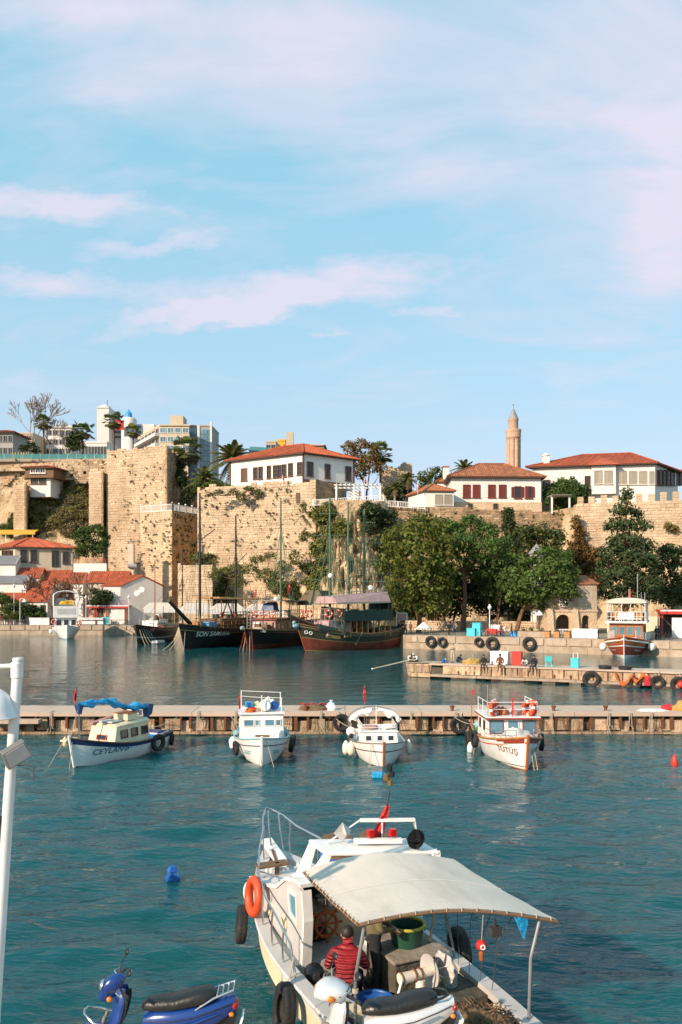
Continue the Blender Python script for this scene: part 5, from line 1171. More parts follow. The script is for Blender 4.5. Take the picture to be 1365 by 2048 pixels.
def person(label,loc,rz,pose,top='cloth_black',legs='cloth_navy',hair='hair',group='people',scale=1.0,hat=None,fingers=False,sub=1,bulk=1.0,skin='skin',sleeves=True):
 ov=POSES[pose];J={}
 for k,v in BASEJ.items():
  if k in ('sh','el','wr','ha','hip','kn','an','to'):
   for s_,x in (('_l',1),('_r',-1)):
    q=ov.get(k+s_)or ((lambda w:(w[0]*x,w[1],w[2]))(ov.get(k,v)));J[k+s_]=Vector(q)
  else:J[k]=Vector(ov.get(k,v))
 names=list(J);names.remove('pelvis');names=['pelvis']+names;ix={n:i for i,n in enumerate(names)}
 verts=[J[n]for n in names];radii=[RAD[n.split('_')[0]]*(bulk if n.split('_')[0]in ('spine','chest','sh','el','pelvis')else 1)for n in names];edges=[];bones=[]
 def link(a,b_,m):edges.append((ix[a],ix[b_]));bones.append((J[a],J[b_],m))
 link('pelvis','spine',1);link('spine','chest',1);link('chest','neck',1);link('neck','head',0);link('head','crown',0)
 for s_ in ('_l','_r'):
  link('chest','sh'+s_,1);link('sh'+s_,'el'+s_,1);link('el'+s_,'wr'+s_,1 if sleeves else 0);link('wr'+s_,'ha'+s_,0)
  link('pelvis','hip'+s_,2);link('hip'+s_,'kn'+s_,2);link('kn'+s_,'an'+s_,2);link('an'+s_,'to'+s_,3)
  h,w=J['ha'+s_],J['wr'+s_];d=(h-w).normalized();sx_=1 if s_=='_l'else -1
  side=d.cross(Vector((0,0,1))if abs(d.z)<.8 else Vector((0,1,0))).normalized();nrm_=d.cross(side)
  def addv(p,r_):verts.append(p);radii.append(r_);return len(verts)-1
  fl=1.0 if fingers else 1.0
  for f_ in range(4):
   b0=h+side*(-.03+.02*f_);l_=(.030,.036,.033,.026)[f_]*fl
   a_=addv(b0+d*(.03+l_),.0105);c_=addv(b0+d*(.03+1.6*l_)+Vector((0,0,-.022)),.0085)
   edges.append((ix['ha'+s_],a_));edges.append((a_,c_));bones.append((b0,verts[c_],0))
  th=addv(h-side*.05*sx_+d*-.01,.012);th2=addv(h-side*.07*sx_+d*.03,.009)
  edges.append((ix['ha'+s_],th));edges.append((th,th2));bones.append((verts[th],verts[th2],0))
 nm=bake_skin(verts,edges,radii,sub)
 for q in (skin,top,legs,'cloth_black'):nm.materials.append(M[q])
 cs=[p.center.copy()for p in nm.polygons];mi=[]
 def dist(c,a,b_):
  ab=b_-a;t_=max(0,min(1,(c-a).dot(ab)/max(ab.dot(ab),1e-9)));return (c-a-ab*t_).length
 for c in cs:mi.append(min(((dist(c,a,b_)/(1.35 if m in (1,2)else 1.0)),m)for a,b_,m in bones)[1])
 nm.polygons.foreach_set('material_index',mi);nm.polygons.foreach_set('use_smooth',[True]*len(mi));nm.update()
 t=thing('person',label,'person',loc,rz,group);t.scale=(scale,)*3
 o=bpy.data.objects.new('body',nm);col.objects.link(o);o.parent=t
 hd,cr=J['head'],J['crown'];up_=(cr-hd).normalized();c=hd.lerp(cr,.62);back=Vector((0,.022,0))
 b=MB();b.ball(c+back+up_*.018,.094,.104,.098,12,8);b.build('hair',hair,t,smooth=True)
 f=(Vector((0,-1,0))-up_*Vector((0,-1,0)).dot(up_)).normalized();b=MB();fc=hd.lerp(cr,.3)+f*.088
 b.ball(fc+f*.012,.014,.02,.022,6,5);b.ball(hd+f*.09-up_*.03,.025,.008,.007,6,4,1)
 for s_ in (-1,1):b.ball(hd.lerp(cr,.45)+f*.083+Vector((s_*.033,0,0)),.012,.008,.008,6,4,1);b.ball(hd.lerp(cr,.3)+Vector((s_*.092,.01,0)),.01,.02,.03,6,5)
 b.build('face',[skin,'hair'],t,smooth=True)
 if hat:
  b=MB();b.lathe([(.135,-.01),(.14,.0),(.1,.012),(.102,.07),(.06,.1),(.01,.105)],c+up_*.045,12);b.build('hat',hat,t,smooth=True)
 return t
def tyre(label,loc,R_=.45,r_=.15,axis=(0,1,0),rope=None,group='tyre fenders',parent=None,ropem='rope'):
 b=MB();q=Vector(axis).normalized().to_track_quat('Z','Y');n=24
 prof=[(R_-r_*.9,-r_*.62),(R_-r_*.2,-r_*.95),(R_+r_*.55,-r_*.85),(R_+r_*.8,-r_*.5),(R_+r_*.78,-r_*.2),(R_+r_*.74,0),(R_+r_*.78,r_*.2),(R_+r_*.8,r_*.5),(R_+r_*.55,r_*.85),(R_-r_*.2,r_*.95),(R_-r_*.9,r_*.62),(R_-r_*.6,0)]
 k=len(prof)
 for i in range(n):
  a=2*math.pi*i/n
  for (rr,zz_)in prof:b.v.append(tuple(q@Vector((rr*math.cos(a),rr*math.sin(a),zz_))))
 for i in range(n):
  for j in range(k):b.f.append((i*k+j,((i+1)%n)*k+j,((i+1)%n)*k+(j+1)%k,i*k+(j+1)%k));b.m.append(0);b.t.append(.5)
 if parent:return b.build('tyre_fender','rubber',parent,smooth=True,loc=loc)
 t=thing('tyre',label,'tyre',loc,0,group);b.build('tread','rubber',t,smooth=True)
 if rope:quick('rope',ropem,t,lambda b:[b.tube([(s_*.04,-.02,R_*.6),(s_*.1,0,rope*.6),(s_*.16,.12,rope)],.025,5)for s_ in (-1,1)])
 return t
def lifebuoy(parent,loc,R_=.3,r_=.075,axis=(0,1,0)):
 b=MB();b.torus((0,0,0),R_,r_,axis,20,8,0,1);return b.build('lifebuoy',['ring_orange','flag_white'],parent,smooth=True,loc=loc)
def flag(parent,base,h,w=.8,fh=.55,limp=True,seed=0,pole='steel',az=0.0,pr=.015,crescent=True,top=None):
 """flag on its pole; limp flags hang in folds"""
 rs=random.Random(seed);base=Vector(base);d=Vector((math.cos(az),math.sin(az),0));n=Vector((-d.y,d.x,0))
 quick('flag_pole',pole,parent,lambda b:b.tube([base,base+Vector((0,0,h))],pr,6))
 b=MB();nx,nz_=10,6;sw=.32 if limp else.95
 def pt(u,v,o=0.0):
  x=w*u*sw;z=-fh*(1-v)-(w*.62*u**1.3 if limp else w*.12*u*u);y=math.sin(u*(11 if limp else 6)+v*1.3+seed)*(.09 if limp else.06)*w*min(1,u*3)
  return base+Vector((0,0,h*.985+z))+d*(x+pr)+n*(y+o)
 for i in range(nx):
  for j in range(nz_):b.face([pt(i/nx,j/nz_),pt((i+1)/nx,j/nz_),pt((i+1)/nx,(j+1)/nz_),pt(i/nx,(j+1)/nz_)])
 o=b.build('flag_cloth','flag_red',parent,smooth=True)
 if crescent:
  b=MB();k=12
  for s_ in (-1,1):
   for i in range(k):
    a0,a1=.7+4.9*i/k,.7+4.9*(i+1)/k
    def q(a,r_,c_):return pt(.42+c_+r_*math.cos(a)*fh/w,.5+r_*math.sin(a),s_*.012)
    b.face([q(a0,.27,0),q(a1,.27,0),q(a1,.21,.035),q(a0,.21,.035)])
   b.face([pt(.66,.5,s_*.012),pt(.74,.42,s_*.012),pt(.78,.5,s_*.012),pt(.74,.6,s_*.012)])
  b.build('crescent','flag_white',o)
 return o
class Hull:
 """boat hull, x forward, y to port, waterline at z = 0"""
 def __init__(s,L_,B_,bow,mid,stern,keel=-.45,sw=.8,full=.42,rake=.5,pbow=.95,pmid=.38,sternrake=.12,fine=2.2,bul=.3):
  s.L,s.B,s.bow,s.mid,s.stern,s.keel,s.sw,s.full,s.rake,s.pbow,s.pmid,s.sr,s.fine,s.bul=L_,B_,bow,mid,stern,keel,sw,full,rake,pbow,pmid,sternrake,fine,bul
 def sheer(s,t):
  return s.mid+(s.bow-s.mid)*max(0,(t-.4)/.6)**2+(s.stern-s.mid)*max(0,(.4-t)/.4)**2
 def hb(s,t):
  a=s.sw+(1-s.sw)*math.sin(min(1,t/s.full)*math.pi/2)
  if t>s.full:a*=max(0,1-((t-s.full)/(1-s.full))**s.fine)
  return s.B/2*a
 def pt(s,t,k,side=1,off=0.0):
  z=s.keel+(s.sheer(t)-s.keel)*k;f=max(0,(t-.35)/.65);p=s.pmid+(s.pbow-s.pmid)*f**1.5
  y=(s.hb(t)*(k**p if k>0 else 0)+.02+off)*side
  x=s.L*(t-.5)+s.rake*(k-.4)*f**3-s.sr*(k-.4)*(1-min(1,t/.3))
  return Vector((x,y,z))
 def k_of(s,t,z):return (z-s.keel)/(s.sheer(t)-s.keel)
 def build(s,parent,bands,deckm='boat_white',insm=None,ns=26,railm=None,railr=.04,stemm=None):
  ks=sorted(set([0,.12,.25,.4,.55,.7,.85,1.0]+[b_[0]for b_ in bands]));mats=[b_[1]for b_ in bands]
  ts=[i/ns for i in range(ns+1)];b=MB();nk=len(ks)
  def mi(k):
   for i,b_ in enumerate(bands):
    if k<=b_[0]+1e-6:return i
   return len(bands)-1
  for side in (1,-1):
   i0=len(b.v)
   for t in ts:
    for k in ks:b.v.append(tuple(s.pt(t,k,side)))
   for i in range(ns):
    for j in range(nk-1):
     a=i0+i*nk+j;q=(a,a+nk,a+nk+1,a+1)
     b.f.append(q if side==-1 else q[::-1]);b.m.append(mi(ks[j+1]));b.t.append(.5)
  for j in range(nk-1):b.face([s.pt(0,ks[j],-1),s.pt(0,ks[j+1],-1),s.pt(0,ks[j+1],1),s.pt(0,ks[j],1)],mi(ks[j+1]))
  for j in range(nk-1):b.face([s.pt(1,ks[j],1),s.pt(1,ks[j+1],1),s.pt(1,ks[j+1],-1),s.pt(1,ks[j],-1)],mi(ks[j+1]))
  o=b.build('hull',mats,parent,smooth=True)
  insm=insm or deckm;b=MB()
  for i in range(ns):
   t0,t1=ts[i],ts[i+1]
   def ip(t,side,dz):
    p=s.pt(t,1,side);p.y=side*max(0.01,abs(p.y)-.07);p.z+=dz;return p
   for side in (1,-1):
    q=[s.pt(t0,1,side),s.pt(t1,1,side),ip(t1,side,0),ip(t0,side,0)];b.face(q if side==1 else q[::-1],1)
    q=[ip(t0,side,0),ip(t1,side,0),ip(t1,side,-s.bul),ip(t0,side,-s.bul)];b.face(q if side==1 else q[::-1],1)
   b.face([ip(t0,1,-s.bul),ip(t0,-1,-s.bul),ip(t1,-1,-s.bul),ip(t1,1,-s.bul)],0)
  b.face([ip(0,1,0),ip(0,-1,0),ip(0,-1,-s.bul),ip(0,1,-s.bul)],1)
  b.build('deck',[deckm,insm],parent)
  if railm:
   pts=[s.pt(t,1,1)for t in ts]+[s.pt(t,1,-1)for t in reversed(ts)];b=MB();b.tube(pts,railr,6);b.build('rub_rail',railm,parent,smooth=True)
  if stemm:
   b=MB();b.tube([s.pt(1,k,0)+Vector((.02,0,0))for k in (.1,.3,.5,.7,.9,1.06)],.055,6);b.build('stem',stemm,parent,smooth=True)
  return o
 def stripe(s,parent,z0f,z1f,m,name='stripe',t0=0.0,t1=1.0,off=.012,n=24):
  b=MB()
  for side in (1,-1):
   for i in range(n):
    ta,tb=t0+(t1-t0)*i/n,t0+(t1-t0)*(i+1)/n;q=[s.pt(ta,z0f,side,off),s.pt(tb,z0f,side,off),s.pt(tb,z1f,side,off),s.pt(ta,z1f,side,off)]
    b.face(q if side==-1 else q[::-1])
  return b.build(name,m,parent,smooth=True)
 def text(s,parent,txt,t_lead,z,size,m,side,space=1.0,shear=0.0):
  """lettering laid on the flank; reads left to right seen from outside"""
  vs,fs=text_mesh(txt,size,shear,space);b=MB();w=max(v[0]for v in vs)
  out_=[]
  for (x,y)in vs:
   t=t_lead-x/s.L if side==1 else t_lead-(w-x)/s.L
   out_.append(s.pt(t,s.k_of(t,z+y),side,.012))
  b.v=[tuple(p)for p in out_];b.f=[tuple(f)for f in fs];b.m=[0]*len(fs);b.t=[.5]*len(fs)
  return b.build('lettering',m,parent)
def text_mesh(txt,size,shear=0.0,space=1.0):
 cu=bpy.data.curves.new('t','FONT');cu.body=txt;cu.size=size;cu.shear=shear;cu.space_character=space;cu.offset=size*.012;cu.resolution_u=3
 ob=bpy.data.objects.new('t',cu);col.objects.link(ob);dg=bpy.context.evaluated_depsgraph_get();me=bpy.data.meshes.new_from_object(ob.evaluated_get(dg))
 vs=[(v.co.x,v.co.y)for v in me.vertices];fs=[tuple(p.vertices)for p in me.polygons]
 bpy.data.objects.remove(ob);bpy.data.meshes.remove(me);bpy.data.curves.remove(cu);return vs,fs
def cabin_box(parent,name,x0,x1,w,z0,z1,m,rake_f=0.0,rake_b=0.0,taper=0.0,roofm=None,over=.08,rth=.06,y_off=0.0):
 b=MB();w1=w-taper
 b.hexa([(x0,-w/2+y_off,z0),(x1,-w/2+y_off,z0),(x1,w/2+y_off,z0),(x0,w/2+y_off,z0),(x0+rake_b,-w1/2+y_off,z1),(x1-rake_f,-w1/2+y_off,z1),(x1-rake_f,w1/2+y_off,z1),(x0+rake_b,w1/2+y_off,z1)])
 o=b.build(name,m,parent,bevel=.03)
 if roofm:
  b=MB();b.box(x0+rake_b-over,x1-rake_f+over,-w1/2-over+y_off,w1/2+over+y_off,z1+.003,z1+rth);b.build('cabin_roof',roofm,parent,bevel=.02)
 return o
def pane_quad(parent,pts,fm,pm='glass_dark',fw=.05,th=.03,name='window'):
 """framed pane from four outer corners (counter-clockwise seen from outside)"""
 p=[Vector(q)for q in pts];c=sum(p,Vector())/4;n=(p[1]-p[0]).cross(p[3]-p[0]).normalized();b=MB()
 inn=[q+(c-q)*min(.45,fw*1.6/max(.05,(q-c).length))for q in p]
 for i in range(4):
  j=(i+1)%4;b.hexa([p[i]-n*.01,p[j]-n*.01,inn[j]-n*.01,inn[i]-n*.01,p[i]+n*th,p[j]+n*th,inn[j]+n*th,inn[i]+n*th])
 o=b.build(name,fm,parent);b=MB();b.hexa([q-n*.008 for q in inn]+[q+n*th*.4 for q in inn]);b.build('pane',pm,o);return o
def blob_pile(parent,name,m,o,rx,ry,rz,seed=0,n=26,k=12):
 """irregular heap (net, tarp, sack)"""
 b=MB();rg=[];o=Vector(o)
 for i in range(k+1):
  a=math.pi/2*i/k;ring=[]
  for j in range(n):
   c=2*math.pi*j/n;q=Vector((math.cos(a)*math.cos(c),math.cos(a)*math.sin(c),math.sin(a)))
   f=1+.28*noise.noise(q*2.1+Vector((seed,0,0)))+.12*noise.noise(q*6.0+Vector((0,seed,0)))
   ring.append(o+Vector((q.x*rx*f,q.y*ry*f,max(0,q.z*rz*f))))
  rg.append(ring)
 b.rings(rg);return b.build(name,m,parent,smooth=True)
def qd(px):return 115.32/(1+.547*(px-CX)/F)
def qp(px,back=1.0,z=QZ):
 k=(px-CX)/F;D=(115.32+back*1.14)/(1+.547*k);return Vector((k*D,D,z))
qn=Vector((-.48,-.877,0));qdv=Vector((.877,-.48,0))
for (a,c,n,ax)in (((9.0,110.4),(46,90.2),15,qdv),((-78,153),(-41,153),14,Vector((1,0,0)))):
 a,c=Vector((*a,0)),Vector((*c,0));nn_=Vector((ax.y,-ax.x,0))
 for row,(z0,z1,pr)in enumerate(((-.35,.82,.02),(.86,1.9,.14))):
  x=0.0;Ln=(c-a).length;w0=Ln/n;x=-.5*w0*row
  while x<Ln-.2:
   w=w0*rnd(.85,1.15);x0=max(0,x);x1=min(Ln,x+w);x+=w
   if x1-x0<.3:continue
   block_object('quay_stone',far_quay,a+ax*(x0+x1)/2,ax,nn_,(z0+z1)/2+rnd(-.02,.02),x1-x0-.05,z1-z0,1.0,pr+rnd(-.02,.03),mesh=None)
_qm=None
for o in far_quay.children:
 if o.data.materials[0].name!='concrete':
  if _qm is None:_qm=o.data.copy();_qm.materials[0]=M['concrete']
  o.data=_qm
def qtyre(px,py,r,lab):
 D=qd(px);p=P(px,py,D)+qn*.38;tyre(lab,tuple(p),r,r*.36,tuple(qn),rope=1.1,group='tyres on the far quay')
qtyre(960,1284,.48,'small tyre on the quay below the bicycles');qtyre(987,1287,.68,'large tyre on the quay below the red bicycle');qtyre(1061,1287,.68,'large tyre on the quay left of the arched building');qtyre(864,1283,.6,'shaded tyre on the quay below the white parasol');qtyre(887,1284,.52,'shaded small tyre on the quay right of the parasol')
def lamp_post(label,p,h,m='white_paint',head='globe'):
 t=thing('lamp_post',label,'lamp post',tuple(p),0,'harbour lamp posts');quick('pole',m,t,lambda b:b.tube([(0,0,0),(0,0,.4),(0,0,h)],[.1,.07,.055],8))
 if head=='globe':quick('lamp_head','white_paint',t,lambda b:b.lathe([(.06,h),(.22,h+.15),(.3,h+.4),(.14,h+.55),(.18,h+.62),(.02,h+.8)],n=10),smooth=True)
 else:quick('arm',m,t,lambda b:b.tube([(0,0,h),(.4,0,h+.1),(.9,0,h)],.05,6));quick('lamp_shade','white_paint',t,lambda b:b.lathe([(.5,h-.55),(.4,h-.3),(.15,h-.05),(.05,h+.05)],(.9,0,0),12),smooth=True)
 return t
lamp_post('white globe lamp post among the bicycles',qp(980,2.5),3.5);lamp_post('lamp post with drooping white shade left of the arched building',qp(1066,3),3.4,'steel_dull','arm');lamp_post('lamp post with bell shade on the left quay',(PX(40,153.8),153.8,QZ),5.0,head='arm')
lamp_post('plain thin lamp post left of the bell-shade lamp',(PX(28,155),155,QZ),7.2,head='globe');lamp_post('plain post at the left end of the red kiosk',(PX(172,153.7),153.7,QZ),5.0,head='globe');lamp_post('plain post at the right end of the red kiosk',(PX(258,153.7),153.7,QZ),5.0,head='globe')
def bicycle(label,p,rz,m):
 t=thing('bicycle',label,'bicycle',tuple(p),rz,'bicycles on the quay')
 for x in (-.52,.52):
  w=quick('wheel','rubber',t,lambda b:b.torus((x,0,.34),.32,.025,(0,1,0),20,5));quick('spokes','steel',w,lambda b:[b.bar((x,0,.34),(x+.31*math.cos(a),0,.34+.31*math.sin(a)),.008)for a in [k*math.pi/4 for k in range(8)]])
 quick('frame',m,t,lambda b:[b.tube([a,c],.025,5)for a,c in (((-.52,0,.34),(-.1,0,.32)),((-.1,0,.32),(.36,0,.78)),((-.1,0,.32),(-.2,0,.85)),((-.2,0,.78),(.36,0,.82)),((-.52,0,.34),(-.2,0,.78)),((.52,0,.34),(.36,0,.95)))])
 quick('handlebar','iron',t,lambda b:b.tube([(.3,-.28,1.0),(.36,0,.96),(.3,.28,1.0)],.018,5));quick('saddle','plastic_black',t,lambda b:b.ball((-.22,0,.9),.14,.07,.04));return t
bicycle('grey bicycle beside the turquoise boxes',qp(968,1.4),.1,'steel_dull');bicycle('red bicycle leaning near the lamp post',qp(990,1.1),-.25,'red_paint');bicycle('second red bicycle behind the front red one',qp(997,1.9),-.1,'red_paint');bicycle('dark bicycle left of the turquoise boxes',qp(935,1.7),.3,'iron');bicycle('dark bicycle at the quay right of the tour boat',qp(1335,2),.2,'iron')
def crate_box(name,label,cat,p,w,d,h,m,rz=-.5,lid=None,group=None,legs=False):
 t=thing(name,label,cat,tuple(p),rz,group);z=.12 if legs else 0
 quick('box_body',m,t,lambda b:b.box(-w/2,w/2,-d/2,d/2,z,z+h),bevel=.03);quick('lid',lid or m,t,lambda b:b.box(-w/2-.03,w/2+.03,-d/2-.03,d/2+.03,z+h+.003,z+h+.09),bevel=.02)
 if legs:[quick('foot','iron',t,lambda b:b.box(x-.04,x+.04,y-.04,y+.04,0,z))for x in (-w/2+.08,w/2-.08)for y in (-d/2+.08,d/2-.08)]
 return t
crate_box('storage_box','low turquoise box left of the tall one on the far quay','box',qp(944,1.0),1.15,.8,1.0,'turquoise',group='turquoise boxes');crate_box('storage_box','tall turquoise box on the far quay','box',qp(955,1.4),1.15,.8,1.7,'turquoise',group='turquoise boxes')
crate_box('planter','blue planter beside the forked tree trunk','planter',qp(1033,3),1.5,.8,.7,'boat_blue',lid='soil');
for i,(px,lab)in enumerate(((1047,'stone planter right of the forked trunk'),(1063,'long stone planter below the drooping lamp'),(1083,'stone planter left of the arched building'),(1096,'brown crate at the corner of the arched building'),(1115,'brown crate below the wide arch'),(1136,'brown crate below the narrow arch'))):
 p_=qp(px,2.6);crate_box('stone_planter',lab,'planter',p_,(1.2,2.2,1.0,.7,.7,.7)[i],.8,.75,'concrete'if i<3 else 'wood_warm',lid='soil',group='planters on the quay')
 if i<3:tufts('planter_plants',None,[((p_.x,p_.y,QZ+1.0),.9)],'leaf_green',.22,60,.5,('bushy plants in the planter right of the forked trunk','bushy plants in the long planter below the drooping lamp','bushy plants in the planter left of the arched building')[i],'plants')
def stall(name,label,p,w,d,h,m,rz,group=None):
 t=thing(name,label,'stall',tuple(p),rz,group);n=max(2,int(w/1.1))
 for i in range(n):quick('panel',m,t,lambda b:b.box(-w/2+w*i/n+.02,-w/2+w*(i+1)/n-.02,-d/2,-d/2+.06,.08,h))
 quick('counter',m,t,lambda b:b.box(-w/2-.05,w/2+.05,-d/2-.08,d/2,h+.003,h+.08));[quick('leg','iron',t,lambda b:b.box(x-.03,x+.03,y-.03,y+.03,0,h))for x in (-w/2+.05,w/2-.05)for y in (d/2-.06,)];return t
stall('white_stall','white panelled stall counter in front of the arched building',qp(1172,1.6),3.1,1.0,1.15,'white_paint',-.5,'white stalls');stall('white_stall','white panelled counter left of the white tour boat',(PX(80,153.9),153.9,QZ),3.9,.8,1.35,'white_paint',0,'white stalls');stall('white_stall','white low counter in front of the red kiosk',(PX(186,153.9),153.9,QZ),4.2,.8,1.35,'white_paint',0,'white stalls')
# white market parasol
t=thing('market_parasol','white cone-shaped parasol low on the far quay','parasol',tuple(qp(848,2.0)),0);quick('pole','steel',t,lambda b:b.tube([(0,0,0),(0,0,1.7)],.04,6));quick('canopy','white_cloth',t,lambda b:b.lathe([(1.2,.75),(1.15,.9),(.6,1.35),(.1,1.75),(.02,1.8)],n=10,cap=False))
# sign frame
t=thing('notice_board','white framed notice board behind the red bicycles','notice board',tuple(qp(993,3.2)),-.5);quick('board','white_paint',t,lambda b:b.box(-.75,.75,0,.06,.5,1.5));[quick('leg','steel_dull',t,lambda b:b.box(x-.04,x+.04,.061,.12,0,1.5))for x in (-.6,.6)]
t=thing('red_cart','red cart box beside the red bicycles','cart',tuple(qp(984,2.3)),-.4);quick('cart_body','red_paint',t,lambda b:b.box(-.7,.7,-.35,.35,.35,1.0),bevel=.04);[quick('wheel','rubber',t,lambda b:b.torus((x,.38,.28),.24,.05,(0,1,0),14,6))for x in (-.45,.45)];quick('handle','iron',t,lambda b:b.tube([(.7,-.25,.8),(1.1,-.25,1.0),(1.1,.25,1.0),(.7,.25,.8)],.025,5))
t=thing('open_frame','white empty frame structure behind the group of people','frame',tuple(qp(804,4.0)),-.3);quick('frame_post','white_paint',t,lambda b:b.box(-.8,-.7,0,.1,0,2.9));quick('frame_post','white_paint',t,lambda b:b.box(.7,.8,0,.1,0,2.9));quick('frame_beam','white_paint',t,lambda b:b.box(-.8,.8,0,.1,2.9,3.0));quick('menu_panel','boat_pink',t,lambda b:b.box(-.68,.68,.03,.07,1.9,2.85))
deckr=[qp(827,.7),qp(905,.7)];t=thing('iron_fence','low dark iron fence along the far quay behind the parasol','fence',tuple(deckr[0]));L_=(deckr[1]-deckr[0]);quick('rail','iron',t,lambda b:(b.tube([(0,0,1.0),L_+Vector((0,0,1.0))],.03,5),b.tube([(0,0,.2),L_+Vector((0,0,.2))],.025,5)))
for i in range(14):quick('fence_post','iron',t,lambda b:b.tube([L_*i/13,L_*i/13+Vector((0,0,1.0))],.025,5))
# red awning kiosks
def kiosk(label,px0,px1,D,h,panels,rz=0,dz=2.0):
 w=PX(px1,D)-PX(px0,D);t=thing('red_kiosk',label,'kiosk',(PX(px0,D),D,QZ),rz,'red kiosks')
 quick('roof','awning_red',t,lambda b:(b.box(-.2,w+.2,-.5,4,h,h+.3),b.box(-.2,w+.2,-.56,-.501,h-.25,h+.15)));quick('fascia','white_paint',t,lambda b:b.box(-.2,w+.2,-.62,-.561,h+.12,h+.3))
 for x in (0,w-.14):quick('post','red_paint',t,lambda b:b.box(x,x+.14,-.3,-.16,0,h-.003));quick('post','red_paint',t,lambda b:b.box(x,x+.14,3.6,3.75,0,h-.003))
 for (a,c,z0,z1,m)in panels:quick('panel',m,t,lambda b:b.box(w*a,w*c,-.2,-.12,z0,z1))
 quick('back_wall','concrete_dark',t,lambda b:b.box(0.2,w-.2,3.4,3.5,0,h-.003));return t
kiosk('red-roofed kiosk with white panel and turquoise curtain on the left quay',177,256,155.3,3.5,((.58,.92,.1,3.2,'white_wall'),(.16,.22,.1,3.0,'red_paint'),(.44,.5,.3,2.8,'wood_red')))
t=thing('curtain_rack','turquoise cloth rack in front of the red kiosk on the left quay','rack',(PX(211,153.9),153.9,QZ));quick('cloth','turquoise',t,lambda b:[b.box(-.65+i*.45,-.25+i*.45,-.05+.02*(i%2),.02+.02*(i%2),.05,1.55)for i in range(3)]);quick('bar','iron',t,lambda b:(b.tube([(-.8,0,1.6),(.8,0,1.6)],.03,5),b.tube([(-.8,0,0),(-.8,0,1.6)],.03,5),b.tube([(.8,0,0),(.8,0,1.6)],.03,5)))
t=thing('quay_bench','dark bench before the white kiosk panel on the left quay','bench',(PX(230,153.8),153.8,QZ));quick('seat','wood_brown',t,lambda b:b.box(-.9,.9,-.2,.2,.42,.5));[quick('leg','iron',t,lambda b:b.box(x-.04,x+.04,-.18,.18,0,.42))for x in (-.7,.7)]
kiosk('red-awning kiosk at the right edge of the far quay',1324,1400,101.5,3.3,((.25,.98,.05,2.6,'boat_white'),),-.25)
railing('railing','thin dark railing along the left quay edge',[(-72,153.35,QZ),(PX(56,153.4),153.35,QZ)],1.0,2.6,'iron',panel=False);railing('railing','thin dark railing before the red kiosk',[(PX(160,153.4),153.35,QZ),(PX(255,153.4),153.35,QZ)],1.0,2.6,'iron',panel=False)
# white market tents behind the ships
for i,(px,py,D,w)in enumerate(((318,1212,146,5.5),(395,1213,141,6),(455,1214,138,6),(528,1215,134,6.5))):
 p=Vector((PX(px,D),D,QZ));h=PZ(py,D)-QZ;t=thing('market_tent',('leftmost','second','third','rightmost')[i]+' white market tent seen behind the ships','tent',tuple(p),.3,'white tents behind the ships')
 quick('tent_roof','canopy_cloth',t,lambda b:b.hexa([(-w/2,-1.6,h-.5),(w/2,-1.6,h-.5),(w/2,1.6,h-.5),(-w/2,1.6,h-.5),(-w*.3,-.2,h+.6),(w*.3,-.2,h+.6),(w*.3,.2,h+.6),(-w*.3,.2,h+.6)]));quick('valance','white_cloth',t,lambda b:b.box(-w/2,w/2,-1.66,-1.61,h-1.2,h-.48))
 for x in (-w/2+.1,w/2-.1):quick('tent_pole','steel',t,lambda b:b.tube([(x,-1.55,0),(x,-1.55,h-.5)],.05,6));quick('tent_pole','steel',t,lambda b:b.tube([(x,1.55,0),(x,1.55,h-.5)],.05,6))
 # people on the quay and terrace
for (lab,px,back,rz,pose,top,legs)in (('person in black standing left in the group by the green ship stern',798,1.6,.5,'stand','cloth_black','cloth_black'),('person in dark clothes in the middle of the group by the green ship',805,2.2,-.3,'stand','cloth_black','cloth_navy'),('person in navy jacket in the group by the green ship',811,1.5,.9,'walk','cloth_navy','cloth_black'),('person in brown-red jacket at the right of the group',822,1.7,-.6,'stand','cloth_brown','cloth_black'),('person in blue walking on the quay past the fence',909,1.4,1.3,'walk','cloth_blue','cloth_navy'),('person in dark coat left of the walker in blue',899,2.2,.4,'stand','cloth_black','cloth_black'),('person in white shirt behind the bicycles',1006,2.0,1.0,'bend','cloth_white','cloth_blue'),('person in dark red leaning right of the bicycles',1003,3.0,-.8,'stand','cloth_brown','cloth_black'),('person in black walking left of the forked trunk',1024,1.6,1.5,'walk','cloth_black','cloth_black'),('person in dark red behind the white stall counter',1163,3.2,.2,'stand','cloth_brown','cloth_black'),('person in black behind the white stall counter',1174,3.2,-.3,'stand','cloth_black','cloth_black'),('person in black standing right of the tour boat',1313,1.4,.6,'stand','cloth_black','cloth_black'),('second person in dark clothes right of the tour boat',1319,2.0,-.4,'walk','cloth_navy','cloth_black')):
 person(lab,tuple(qp(px,back)),rz,pose,top,legs,group='people on the far quay')
person('person in bright red coat at the left end of the quay',(PX(2,154.3),154.3,QZ),.4,'stand','cloth_red','cloth_black',group='people on the far quay',scale=1.1);person('person in dark clothes near the lamp on the left quay',(PX(45,154.6),154.6,QZ),.4,'stand','cloth_black','cloth_navy',group='people on the far quay',scale=1.05);person('person in black left of the white tour boat',(PX(100,154.2),154.2,QZ),.9,'stand','cloth_black','cloth_black',group='people on the far quay',scale=1.1)
